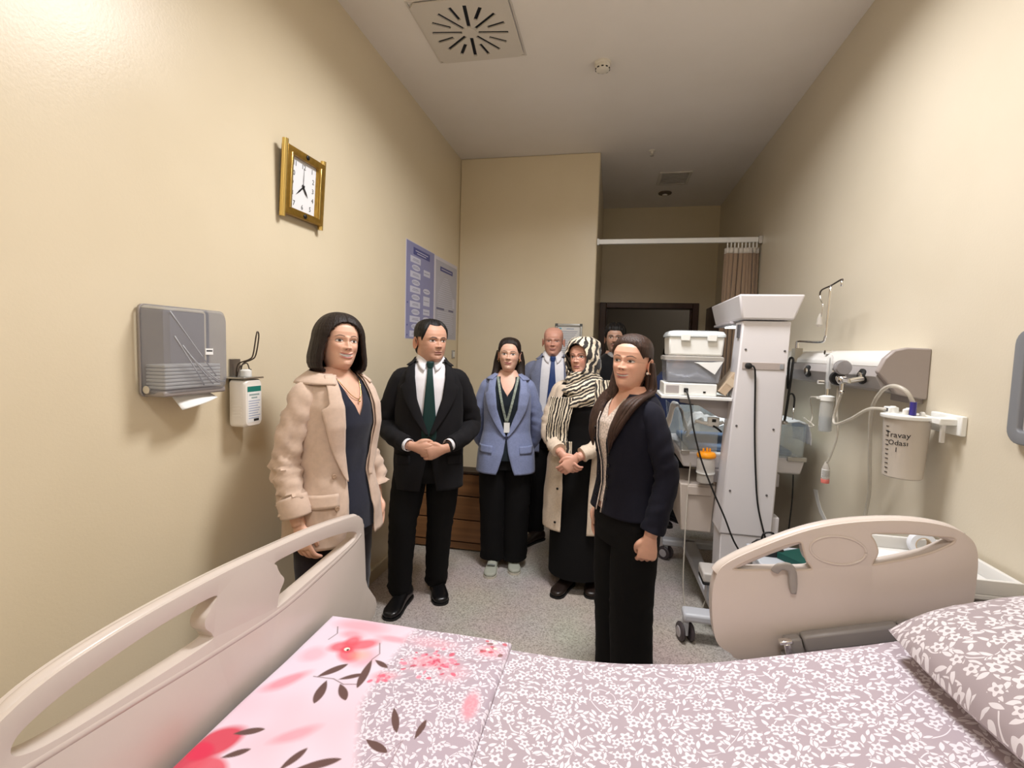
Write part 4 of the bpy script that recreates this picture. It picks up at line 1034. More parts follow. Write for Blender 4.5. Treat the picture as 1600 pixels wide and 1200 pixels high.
# ------------------------------------------------------------------ infant warmer with bassinet
WARM = mat('warmer_white', srgb(222, 218, 220), 0.34); WARM_G = mat('warmer_grey', srgb(176, 170, 172), 0.4)
GLASS = mat('clear_panel', (0.80, 0.88, 0.88, 1), 0.05, alpha=0.20)
t = thing('infant_warmer', 'white wheeled infant warmer with tall column, heater hood and clear bassinet', 'warmer', (0.82, 2.92, 0))
Y0 = 2.92
def lx(x): return x - 0.82
def ly(y): return y - Y0
colm = MB().add([(lx(0.655), ly(2.90), 0.575), (lx(0.935), ly(2.90), 0.575), (lx(0.935), ly(3.10), 0.575), (lx(0.655), ly(3.10), 0.575), (lx(0.712), ly(2.90), 1.795), (lx(0.960), ly(2.90), 1.795), (lx(0.960), ly(3.06), 1.795), (lx(0.712), ly(3.06), 1.795)],
    [(3, 2, 1, 0), (4, 5, 6, 7), (0, 1, 5, 4), (1, 2, 6, 5), (2, 3, 7, 6), (3, 0, 4, 7)])
colm.build('column', WARM, t, bevel=0.008)
MB().frustum((lx(0.67), lx(0.925), ly(2.91), ly(3.09)), (lx(0.665), lx(0.925), ly(2.905), ly(3.095)), 0.16, 0.572).build('column_base', WARM, t, bevel=0.006)
# hood
hb = (lx(0.700), lx(0.965), ly(2.875), ly(3.56)); ht = (lx(0.672), lx(1.005), ly(2.85), ly(3.60))
MB().frustum(hb, ht, 1.80, 1.935).build('heater_hood', WARM, t, bevel=0.010)
MB().box(lx(0.685), lx(0.975), ly(3.08), ly(3.54), 1.785, 1.80).build('heater_grille', WARM_G, t, bevel=0.003)
lampm = mat('warmer_lamp', (1, 1, 1, 1), 0.3, emit=(0.95, 1.0, 1.0, 1), estr=6.0)
MB().box(lx(0.74), lx(0.92), ly(3.28), ly(3.46), 1.778, 1.786).build('examination_lamp', lampm, t)
wl = bpy.data.lights.new('examination_light', 'AREA'); wl.shape = 'SQUARE'; wl.size = 0.18; wl.energy = WARMER_POWER; wl.color = (0.9, 1.0, 1.0); wl.spread = math.radians(100)
wo = bpy.data.objects.new('examination_light', wl); COL.objects.link(wo); wo.parent = t; wo.location = (lx(0.83), ly(3.37), 1.775)
MB().box(lx(0.700), lx(0.714), ly(2.93), ly(2.97), 1.70, 1.775).build('side_vent', mat('vent_dark', srgb(90, 88, 92), 0.5), t)
# rear panel details
for (x, z) in ((0.735, 1.635), (0.935, 1.632), (0.712, 1.205), (0.905, 1.195), (0.700, 0.83), (0.893, 0.82)):
    MB().lathe([(0.006, 0.0), (0.006, -0.003), (0.002, -0.004)], 12, 'Y', (lx(x), ly(2.90), z)).build('screw', mat('screw_dark', srgb(96, 92, 92), 0.4), t)
MB().box(lx(0.722), lx(0.938), ly(2.896), ly(2.902), 1.525, 1.565).build('socket_recess', mat('recess', srgb(176, 164, 158), 0.5), t, bevel=0.002)
MB().box(lx(0.915), lx(0.935), ly(2.893), ly(2.899), 1.530, 1.560).build('power_switch', mat('switch_steel', srgb(150, 152, 156), 0.4), t, bevel=0.002)
MB().box(lx(0.935), lx(0.975), ly(2.92), ly(3.0), 0.58, 0.69).build('side_bracket', WARM, t, bevel=0.006)
MB().box(lx(0.925), lx(0.945), ly(2.92), ly(2.98), 0.40, 0.57).build('side_hook', WARM, t, bevel=0.005)
# shelf on its arm
MB().box(lx(0.30), lx(0.690), ly(2.93), ly(3.32), 1.338, 1.358).build('shelf', WHITE_PNT, t, bevel=0.004)
MB().add([(lx(0.42), ly(3.02), 1.335), (lx(0.70), ly(3.02), 1.335), (lx(0.70), ly(3.02), 1.225), (lx(0.64), ly(3.02), 1.232), (lx(0.52), ly(3.02), 1.30), (lx(0.42), ly(3.02), 1.31),
          (lx(0.42), ly(3.06), 1.335), (lx(0.70), ly(3.06), 1.335), (lx(0.70), ly(3.06), 1.225), (lx(0.64), ly(3.06), 1.232), (lx(0.52), ly(3.06), 1.30), (lx(0.42), ly(3.06), 1.31)],
         [(0, 1, 2, 3, 4, 5), (11, 10, 9, 8, 7, 6), (0, 6, 7, 1), (1, 7, 8, 2), (2, 8, 9, 3), (3, 9, 10, 4), (4, 10, 11, 5), (5, 11, 6, 0)]).build('shelf_arm', WARM_G, t, bevel=0.003)
# bassinet: tray, clear sides
tray = MB().frustum((lx(0.47), lx(1.14), ly(3.12), ly(3.78)), (lx(0.44), lx(1.155), ly(3.10), ly(3.80)), 0.90, 1.00)
tray.build('bassinet_tray', WARM, t, bevel=0.012)
MB().box(lx(0.50), lx(1.10), ly(3.16), ly(3.74), 1.0, 1.035).build('bassinet_mattress', mat('blue_mattress', srgb(96, 118, 150), 0.6, noise=0.15, nscale=12), t, bevel=0.012)
def pane(name, pts, th=(0, 0.006, 0)):
    MB().add([Vector(p) for p in pts] + [Vector(p) + Vector(th) for p in pts], [(3, 2, 1, 0), (4, 5, 6, 7), (0, 1, 5, 4), (1, 2, 6, 5), (2, 3, 7, 6), (3, 0, 4, 7)]).build(name, GLASS, t)
pane('side_pane', [(lx(0.455), ly(3.105), 1.0), (lx(0.66), ly(3.105), 1.0), (lx(0.66), ly(3.105), 1.245), (lx(0.455), ly(3.105), 1.245)])
pane('side_pane', [(lx(0.935), ly(3.105), 1.0), (lx(1.135), ly(3.105), 1.0), (lx(1.135), ly(3.105), 1.19), (lx(0.935), ly(3.105), 1.19)])
pane('end_pane', [(lx(0.455), ly(3.11), 1.0), (lx(0.455), ly(3.78), 1.0), (lx(0.42), ly(3.78), 1.25), (lx(0.42), ly(3.11), 1.25)], (0.006, 0, 0))
pane('end_pane', [(lx(1.135), ly(3.11), 1.0), (lx(1.135), ly(3.78), 1.0), (lx(1.145), ly(3.78), 1.20), (lx(1.145), ly(3.11), 1.20)], (0.006, 0, 0))
pane('side_pane', [(lx(0.455), ly(3.79), 1.0), (lx(1.135), ly(3.79), 1.0), (lx(1.135), ly(3.79), 1.22), (lx(0.455), ly(3.79), 1.22)])
pane('folded_flap', [(lx(0.45), ly(3.10), 0.99), (lx(0.45), ly(3.70), 0.99), (lx(0.335), ly(3.70), 1.08), (lx(0.335), ly(3.10), 1.08)], (0.0, 0, 0.006))
MB().box(lx(1.05), lx(1.155), ly(3.085), ly(3.10), 0.985, 1.012).build('latch', STEEL, t, bevel=0.004)
MB().box(lx(0.45), lx(0.50), ly(3.085), ly(3.10), 0.985, 1.012).build('latch', STEEL, t, bevel=0.004)
MB().box(lx(0.60), lx(1.02), ly(3.10), ly(3.70), 0.82, 0.90).build('tray_carrier', WARM_G, t, bevel=0.006)
MB().box(lx(0.72), lx(0.88), ly(3.10), ly(3.30), 0.16, 0.83).build('front_column', WARM, t, bevel=0.008)
# drawer box below
MB().frustum((lx(0.475), lx(0.655), ly(3.10), ly(3.50)), (lx(0.455), lx(0.665), ly(3.09), ly(3.52)), 0.50, 0.80).build('storage_bin', mat('bin_beige', srgb(190, 178, 168), 0.45), t, bevel=0.008)
MB().box(lx(0.50), lx(0.64), ly(3.08), ly(3.09), 0.735, 0.79).build('bin_front', mat('bin_beige'), t, bevel=0.004)
# base frame with casters
BASEM = mat('base_grey', srgb(196, 198, 204), 0.35)
MB().box(lx(0.455), lx(1.20), ly(2.70), ly(2.80), 0.125, 0.175).build('rear_beam', BASEM, t, bevel=0.016, seg=3)
MB().box(lx(0.455), lx(1.20), ly(3.80), ly(3.88), 0.115, 0.165).build('front_beam', BASEM, t, bevel=0.012, seg=3)
MB().add([(lx(0.63), ly(2.78), .115), (lx(0.70), ly(2.78), .115), (lx(0.70), ly(3.84), .115), (lx(0.60), ly(3.84), .115), (lx(0.63), ly(2.78), .165), (lx(0.70), ly(2.78), .165), (lx(0.70), ly(3.84), .165), (lx(0.60), ly(3.84), .165)], [(3, 2, 1, 0), (4, 5, 6, 7), (0, 1, 5, 4), (1, 2, 6, 5), (2, 3, 7, 6), (3, 0, 4, 7)]).build('base_rail', BASEM, t, bevel=0.008)
MB().box(lx(0.92), lx(1.00), ly(2.78), ly(3.84), .115, .165).build('base_rail', BASEM, t, bevel=0.008)
MB().box(lx(0.66), lx(0.94), ly(2.88), ly(3.12), .13, .175).build('base_plate', BASEM, t, bevel=0.008)
RUB_D = mat('caster_tyre', srgb(70, 62, 64), 0.5)
for (x, y, a) in ((0.475, 2.745, 0.25), (1.18, 2.745, 0.25), (0.485, 3.84, 0.9), (1.18, 3.84, 0.9)):
    cs = MB().cyl((lx(x), ly(y), 0.105), (lx(x), ly(y), 0.135), 0.020).box(lx(x) - .014, lx(x) + .014, ly(y) - 0.022, ly(y) + .03, 0.035, 0.108).build('caster_fork', BASEM, t, bevel=0.004)
    for s in (-1, 1):
        M = Matrix.Translation((lx(x), ly(y), 0.052)) @ Matrix.Rotation(a, 4, 'Z')
        w = MB().lathe([(0.02, -0.011), (0.046, -0.010), (0.052, -0.004), (0.052, 0.004), (0.046, 0.010), (0.02, 0.011)], 24, 'X', (s * 0.027, 0, 0))
        w.v = [tuple(M @ Vector(p)) for p in w.v]; w.build('wheel', RUB_D, cs, smooth='auto')
        w2 = MB().lathe([(0.030, 0.0), (0.028, s * 0.003)], 20, 'X', (s * 0.0385, 0, 0)); w2.v = [tuple(M @ Vector(p)) for p in w2.v]; w2.build('wheel_cap', WARM_G, cs, smooth='auto')

# things on and in the warmer
def cloth_over(name, label, pts, wid_vec, m, cat='cloth', sub=6, thick=0.004, amp=0.006, seed=0.0):
    P = catmull(pts, sub); W = Vector(wid_vec); n = 16
    vs = []; fs = []
    for i, p in enumerate(P):
        for j in range(n + 1):
            u = j / n
            q = p + W * u
            d = amp * mnoise.noise(Vector((i * 0.35, j * 0.6, seed)))
            vs.append(q + Vector((d, d, d)))
    for i in range(len(P) - 1):
        for j in range(n):
            a = i * (n + 1) + j; fs.append((a, a + 1, a + n + 2, a + n + 1))
    o = MB().add(vs, fs).build(name, m, None, smooth=True, solid=thick)
    return tag(o, label, cat)
CLOTH_W = mat('white_cloth', srgb(226, 224, 226), 0.85, noise=0.06, nscale=20, sheen=0.2)
cloth_over('folded_cloth', 'white cloth hung over the left end of the clear bassinet', [(0.50, 3.12, 1.10), (0.47, 3.12, 1.20), (0.445, 3.12, 1.262), (0.405, 3.12, 1.268), (0.385, 3.12, 1.18), (0.36, 3.12, 1.095)], (0.02, 0.35, 0), CLOTH_W, seed=1.0)
cloth_over('folded_cloth', 'white cloth hung over the right end of the clear bassinet', [(0.95, 3.14, 1.20), (1.02, 3.14, 1.205), (1.10, 3.13, 1.215), (1.165, 3.13, 1.205), (1.185, 3.13, 1.15), (1.19, 3.13, 1.08)], (0, 0.30, 0.0), CLOTH_W, seed=4.0)
cloth_over('rolled_cloth', 'crumpled white cloth lying inside the clear bassinet', [(0.50, 3.22, 1.07), (0.56, 3.24, 1.17), (0.66, 3.26, 1.14), (0.76, 3.26, 1.15), (0.86, 3.26, 1.06)], (0.03, 0.30, 0.03), CLOTH_W, amp=0.03, seed=8.0)
t = thing('humidifier_chamber', 'clear water chamber with a bright orange top beside the warmer column', 'chamber', (0.590, 3.045, 0.83))
MB().lathe([(0.040, 0), (0.048, 0.006), (0.048, 0.055), (0.052, 0.06), (0.052, 0.14), (0.046, 0.155)], 28).build('chamber', CLEAR2, t, smooth='auto')
MB().lathe([(0.053, 0.155), (0.055, 0.16), (0.055, 0.172), (0.047, 0.184), (0.02, 0.188)], 28).build('orange_top', mat('orange_plastic', srgb(236, 150, 20), 0.35), t, smooth='auto')
MB().lathe([(0.053, 0.058), (0.053, 0.066)], 28).build('ring', WHITE_PL, t, smooth='auto')
for (x, y) in ((-0.02, -0.01), (0.0, -0.02), (0.018, -0.005), (0.006, 0.02)):
    MB().lathe([(0.006, 0.18), (0.006, 0.205), (0.004, 0.21)], 10, 'Z', (x, y, 0)).build('port', mat('orange_plastic'), t, smooth='auto')
t = thing('resuscitation_hose', 'white valve and hose assembly lying at the edge of the bassinet', 'hose', (0.62, 3.07, 1.14))
MB().tube([(-0.10, 0.0, 0.06), (-0.06, 0, 0.05), (-0.02, 0, 0.045), (0.03, 0.0, 0.05), (0.06, 0, 0.06)], [0.008, 0.01, 0.014, 0.014, 0.01], 10, 4).build('hose', WHITE_PL, t, smooth=True)
P_box('valve', WHITE_PL, t, -0.03, 0.035, -0.018, 0.02, 0.03, 0.085, bevel=0.006)
P_box('valve_window', BLACK_PL, t, -0.008, 0.014, -0.021, -0.018, 0.058, 0.076)
MB().tube([(0.0, -0.015, 0.035), (0.025, -0.02, 0.02), (0.05, -0.01, 0.0)], 0.006, 8, 4).build('black_lead', BLACK_PL, t, smooth=True)

# boxes on the shelf
t = thing('white_device', 'flat white electronic device under the clear box on the shelf', 'device', (0.475, 3.08, 1.358))
P_box('case', mat('device_white', srgb(234, 234, 230), 0.4), t, -0.16, 0.135, -0.12, 0.12, 0.0, 0.072, bevel=0.006)
P_box('front_recess', mat('device_grey', srgb(168, 160, 158), 0.5), t, -0.148, -0.075, -0.1225, -0.119, 0.012, 0.058, bevel=0.002)
P_box('side_plate', WHITE_PL, t, -0.062, -0.04, -0.123, -0.119, 0.006, 0.066)
P_box('plug', BLACK_PL, t, -0.048, -0.024, -0.135, -0.119, 0.020, 0.044, bevel=0.003)
P_box('port', BLACK_PL, t, 0.060, 0.074, -0.1225, -0.119, 0.018, 0.028)
t = thing('clear_box', 'clear plastic storage box with crumpled contents under the white box', 'box', (0.475, 3.085, 1.432))
MB().frustum((-.145, .145, -.125, .125), (-.155, .158, -.135, .135), 0.0, 0.135).build('body', mat('frosty_clear', srgb(178, 182, 192), 0.15, alpha=0.55), t, bevel=0.008)
MB().rings([rr_ring(0.132, -.162, .165, -.142, .142, .015), rr_ring(0.152, -.162, .165, -.142, .142, .015), rr_ring(0.158, -.150, .153, -.13, .13, .015)]).build('lid', CLEAR2, t, smooth='auto')
vs = []; fs = []; n = 24
for i in range(n + 1):
    for j in range(n + 1):
        x = -0.135 + 0.27 * i / n; y = -0.115 + 0.23 * j / n
        vs.append((x, y, 0.055 + 0.035 * mnoise.noise(Vector((x * 22, y * 22, 2))) + 0.02 * mnoise.noise(Vector((x * 60, y * 60, 5)))))
for i in range(n):
    for j in range(n):
        a = i * (n + 1) + j; fs.append((a, a + 1, a + n + 2, a + n + 1))
MB().add(vs, fs).build('wrapped_contents', mat('cellophane', srgb(176, 180, 192), 0.25), t, smooth=True, solid=0.02)
MB().add([(.0, -.137, .12), (.158, -.137, .125), (.158, -.139, .13), (.115, -.140, .055), (.02, -.139, .115)], [(0, 1, 2, 4), (4, 2, 3)]).build('paper_corner', PAPER, t, solid=0.002)
t = thing('white_box', 'white lidded plastic box on top of the stack on the shelf', 'box', (0.480, 3.085, 1.592))
MB().frustum((-.145, .150, -.125, .125), (-.150, .156, -.13, .13), 0.0, 0.112).build('body', mat('box_white', srgb(236, 236, 232), 0.4), t, bevel=0.010)
MB().rings([rr_ring(0.110, -.158, .164, -.138, .138, .02), rr_ring(0.122, -.158, .164, -.138, .138, .02), rr_ring(0.140, -.148, .154, -.128, .128, .025), rr_ring(0.146, -.12, .126, -.10, .10, .03)]).build('lid', mat('lid_clear_white', srgb(222, 228, 230), 0.2, alpha=0.85), t, smooth='auto')
for x in (-0.06, 0.085): MB().box(x - 0.026, x + 0.026, -0.148, -0.134, 0.084, 0.124).build('clip', WHITE_PL, t, bevel=0.004)
t = thing('carton', 'brown cardboard carton leaning between the shelf stack and the column', 'carton', (0.655, 2.99, 1.366))
Mc = Matrix.Translation((0.0, 0, 0.0)) @ Matrix.Rotation(0.62, 4, 'Y')
CARD = mat('cardboard', srgb(190, 168, 142), 0.75, noise=0.06, nscale=30)
MB().box(-0.045, 0.0, -0.04, 0.12, 0.0, 0.165, Mc).build('box', CARD, t, bevel=0.002)
MB().box(-0.047, 0.002, -0.042, 0.122, 0.145, 0.168, Mc).build('flap', mat('cardboard_flap', srgb(170, 148, 122), 0.75), t, bevel=0.001)
MB().box(-0.0455, 0.0005, -0.0415, -0.0405, 0.06, 0.10, Mc).build('seam_tape', mat('seam_tape', srgb(204, 186, 160), 0.5), t)

# stethoscope on the right side of the column
t = thing('stethoscope', 'black stethoscope hanging on the right side of the warmer column', 'stethoscope', (1.0, 2.95, 1.22))
MB().tube([(-0.025, 0, 0.02), (-0.018, 0, 0.10), (-0.010, 0, 0.22), (-0.004, 0, 0.33), (0.0, 0.01, 0.37), (-0.012, 0.025, 0.37), (-0.014, 0.03, 0.30), (-0.010, 0.03, 0.20)], 0.0065, 10, 5).build('hose', BLACK_PL, t, smooth=True)
MB().tube([(-0.014, 0, 0.17), (0.004, -0.004, 0.175), (0.016, -0.005, 0.15), (0.016, -0.005, 0.10)], 0.005, 8, 5).build('branch', BLACK_PL, t, smooth=True)
MB().tube([(0.016, -0.005, 0.10), (0.014, -0.005, 0.03)], 0.003, 8).build('ear_tube', CHROME, t, smooth=True)
MB().lathe([(0.004, 0.012), (0.016, 0.006), (0.020, 0.0), (0.018, -0.010)], 18, 'Z', (-0.026, 0, 0.012)).build('chest_piece', STEEL, t, smooth='auto')

# cables
def cable(name, label, pts, r=0.0048, m=BLACK_PL):
    return tag(MB().tube(pts, r, 8, 8).build(name, m, None, smooth=True), label, 'cable')
o = cable('power_cable', 'black power cable running down the back of the warmer column', [(0.757, 2.885, 1.545), (0.775, 2.87, 1.54), (0.79, 2.885, 1.48), (0.805, 2.888, 1.2), (0.825, 2.888, 0.95), (0.85, 2.885, 0.75), (0.90, 2.86, 0.55), (0.93, 2.84, 0.40), (0.95, 2.83, 0.20)])
P = MB().lathe([(0.016, 0), (0.018, -0.004), (0.016, -0.026), (0.008, -0.030)], 16, 'Y', (0.752, 2.897, 1.545)).build('plug', BLACK_PL, o, smooth='auto')
cable('power_cable', 'black cable drooping from the white device across the warmer', [(0.437, 2.945, 1.39), (0.445, 2.925, 1.37), (0.462, 2.90, 1.30), (0.48, 2.88, 1.18), (0.53, 2.86, 1.0), (0.60, 2.84, 0.83), (0.66, 2.82, 0.70), (0.72, 2.80, 0.56), (0.80, 2.78, 0.46), (0.88, 2.76, 0.42)])
cable('power_cable', 'black cable hanging below the right end of the bassinet', [(1.10, 3.12, 0.90), (1.10, 3.11, 0.75), (1.09, 3.10, 0.55), (1.09, 3.09, 0.30)], 0.004)
tag(MB().tube([(0.515, 3.12, 0.95), (0.50, 3.08, 0.7), (0.495, 3.05, 0.40), (0.50, 3.03, 0.15), (0.53, 3.0, 0.02), (0.60, 3.02, 0.03), (0.64, 3.06, 0.10)], 0.004, 8, 6).build('grey_tube', TUBE, None, smooth=True), 'thin grey tube looping down below the storage bin', 'tube')

# power box on the warmer base, trolley behind the rail
t = thing('power_box', 'grey power box with a black rocker switch on the warmer base', 'power box', (0.66, 2.93, 0.285))
P_box('case', mat('power_box_grey', srgb(196, 190, 184), 0.4), t, -0.09, 0.10, -0.10, 0.06, 0.02, 0.075, bevel=0.010)
P_box('switch', BLACK_PL, t, -0.025, 0.018, -0.103, -0.099, 0.034, 0.060, bevel=0.002)
P_box('foot_rail', BLACK_PL, t, -0.09, 0.10, -0.095, 0.05, 0.0, 0.022, bevel=0.008)
MB().tube([(0.07, -0.06, 0.075), (0.09, -0.06, 0.10), (0.12, -0.05, 0.10), (0.13, -0.04, 0.08)], 0.008, 8, 5).build('carry_handle', BLACK_PL, t, smooth=True)
P_box('mount', BASEM, t, -0.05, 0.06, -0.02, 0.05, -0.12, 0.0, bevel=0.004)
t = thing('low_trolley', 'low grey equipment trolley partly hidden behind the bed rail', 'trolley', (0.93, 2.42, 0))
P_box('top', LIGHTGREY, t, -0.20, 0.25, -0.20, 0.22, 0.60, 0.63, bevel=0.006)
P_box('shelf', LIGHTGREY, t, -0.18, 0.23, -0.18, 0.20, 0.16, 0.18, bevel=0.004)
for x in (-0.18, 0.23):
    for y in (-0.18, 0.20):
        lg = MB().cyl((x, y, 0.06), (x, y, 0.60), 0.012).build('leg', STEEL, t, smooth='auto')
        MB().lathe([(0.010, -0.01), (0.03, -0.009), (0.03, 0.009), (0.010, 0.01)], 16, 'X', (x, y, 0.03)).build('wheel', RUBBER, lg, smooth='auto')
t = thing('green_book', 'dark green hardcover book with white pages on the low trolley', 'book', (0.965, 2.42, 0.632), 0.55)
P_box('cover', mat('green_cover', srgb(14, 74, 66), 0.5), t, -0.085, 0.085, -0.12, 0.12, 0, 0.004)
P_box('cover', mat('green_cover'), t, -0.085, 0.085, -0.12, 0.12, 0.026, 0.030)
P_box('pages', PAPER, t, -0.080, 0.083, -0.117, 0.117, 0.004, 0.026)
P_box('spine', mat('green_cover'), t, -0.088, -0.084, -0.12, 0.12, 0, 0.030, bevel=0.001)
o = MB().add([(1.02, 2.50, 0.665), (1.12, 2.46, 0.665), (1.15, 2.60, 0.74), (1.04, 2.63, 0.74)], [(0, 1, 2, 3)]).build('paper_sheet', PAPER, None, solid=0.002)
tag(o, 'loose white paper sheet propped behind the green book', 'paper')
t = thing('black_pouch', 'small black pouch lying beside the green book', 'pouch', (0.80, 2.53, 0.632))
MB().rings([rr_ring(0.0, -.06, .06, -.05, .05, .02), rr_ring(0.03, -.065, .065, -.055, .055, .025), rr_ring(0.055, -.05, .05, -.03, .03, .02), rr_ring(0.065, -.02, .02, -.012, .012, .01)]).build('bag', BLACK_PL, t, smooth='auto')
MB().tube([(-0.03, 0, 0.06), (-0.02, 0, 0.095), (0.02, 0, 0.10), (0.04, 0, 0.06)], 0.005, 8, 4).build('strap', BLACK_PL, t, smooth=True)

# bedside cabinet between rail and wall
t = thing('bedside_cabinet', 'white and grey bedside cabinet against the right wall behind the rail', 'cabinet', (1.03, 1.83, 0))
CABW = mat('cabinet_white', srgb(222, 220, 216), 0.35); CABG = mat('cabinet_grey', srgb(146, 140, 136), 0.45)
P_box('body', CABG, t, -0.17, 0.195, -0.15, 0.15, 0.08, 0.885, bevel=0.006)
P_box('top', CABW, t, -0.19, 0.20, -0.17, 0.17, 0.885, 0.905, bevel=0.006)
ob('raised_lip', panel_mesh([[(-.19, -.17), (.20, -.17), (.20, .17), (-.19, .17)], [(-.175, -.158), (.188, -.158), (.188, .158), (-.175, .158)]], 0.020, 0.003, smooth=False), CABW, t, loc=(0, 0, 0.927))
for (z0, z1) in ((0.66, 0.86), (0.12, 0.64)):
    dd = P_box('drawer' if z0 > .5 else 'door', CABW, t, -0.180, -0.17, -0.14, 0.14, z0, z1, bevel=0.003)
    P_box('handle', STEEL, dd, -0.198, -0.186, -0.05, 0.05, z1 - 0.05, z1 - 0.035, bevel=0.003)
for x in (-0.14, 0.16):
    for y in (-0.12, 0.12): MB().lathe([(0.012, -0.012), (0.034, -0.011), (0.034, 0.011), (0.012, 0.012)], 16, 'X', (x, y, 0.034)).cyl((x, y, 0.03), (x, y, 0.09), 0.01).build('caster', RUBBER, t, smooth='auto')
t = thing('tape_roll', 'white tape roll standing on the bedside cabinet', 'tape', (1.12, 1.945, 0.905))
MB().rings([[(r * math.cos(a), y, 0.042 + r * math.sin(a)) for (r, y) in ((0.042, -0.012), (0.042, 0.012), (0.026, 0.012), (0.026, -0.012))] for a in np.linspace(0, 2 * math.pi, 33)], False, False).build('roll', mat('tape_white_roll', srgb(220, 222, 228), 0.5), t, smooth='auto')
MB().rings([[(r * math.cos(a), y, 0.042 + r * math.sin(a)) for (r, y) in ((0.026, -0.0125), (0.026, 0.0125), (0.0225, 0.0125), (0.0225, -0.0125))] for a in np.linspace(0, 2 * math.pi, 33)], False, False).build('core', CARD, t, smooth='auto')
t = thing('blister_sheet', 'crinkled white paper wrapping on the bedside cabinet', 'wrapping', (1.03, 1.86, 0.906))
vs = []; fs = []; n = 20
for i in range(n + 1):
    for j in range(n + 1):
        x = -0.14 + 0.28 * i / n; y = -0.12 + 0.19 * j / n
        vs.append((x, y, 0.012 + 0.012 * mnoise.noise(Vector((x * 18, y * 18, 7))) + 0.008 * abs(mnoise.noise(Vector((x * 40, y * 40, 1))))))
for i in range(n):
    for j in range(n):
        a = i * (n + 1) + j; fs.append((a, a + 1, a + n + 2, a + n + 1))
MB().add(vs, fs).build('sheet', PAPER, t, smooth=True, solid=0.002)
# ------------------------------------------------------------------ people: generators
SKIN = mat('skin', (0.6, 0.4, 0.3, 1), 0.46, vcol='Col', sss=0.12, noise=0.05, nscale=45, bump=0.12, bscale=420, bdist=0.0008)
def smoothstep(a, b, x): 
    t = np.clip((x - a) / (b - a), 0, 1); return t * t * (3 - 2 * t)
G = lambda d, s: np.exp(-(d / s) ** 2)

HEAD_ROWS = np.array([  # t, half width, front, back (metres, head 0.225 m tall)
    (-0.50, .060, .036, .076), (-0.30, .052, .028, .070), (-0.14, .050, .028, .069), (-0.07, .050, .036, .070), (-0.035, .049, .054, .072), (-0.008, .047, .071, .074),
    (0.02, .047, .082, .076), (0.06, .050, .0885, .079), (0.11, .0545, .0895, .082), (0.18, .0605, .0895, .086), (0.25, .0650, .0900, .089), (0.33, .0690, .0905, .093), (0.42, .0720, .0895, .098),
    (0.50, .0738, .0885, .102), (0.58, .0750, .0905, .104), (0.68, .0752, .090, .105), (0.78, .0730, .0825, .102), (0.87, .0655, .066, .091), (0.93, .0545, .048, .074), (0.97, .0400, .032, .054), (0.99, .0240, .018, .033), (1.0, .004, .003, .005)])
def head_surface(th, t, W=1.0, D=1.0, jaw=1.0):
    """point of the plain head (no face) for angle th (0 = front) and height t"""
    w = np.interp(t, HEAD_ROWS[:, 0], HEAD_ROWS[:, 1]) * W
    w = w * (1 + (jaw - 1) * np.clip(1 - np.abs(t - 0.12) / 0.25, 0, 1))
    f = np.interp(t, HEAD_ROWS[:, 0], HEAD_ROWS[:, 2]) * D
    b = np.interp(t, HEAD_ROWS[:, 0], HEAD_ROWS[:, 3]) * D
    c, s = np.cos(th), np.sin(th)
    p = np.interp(t, [-0.1, 0.05, 0.3, 0.6, 1.0], [1.0, 1.08, 0.90, 0.82, 0.95])
    x = w * np.sign(s) * np.abs(s) ** p
    y = np.where(c > 0, -f * np.abs(c) ** p, b * np.abs(c) ** 0.95)
    return x, y, t * 0.225

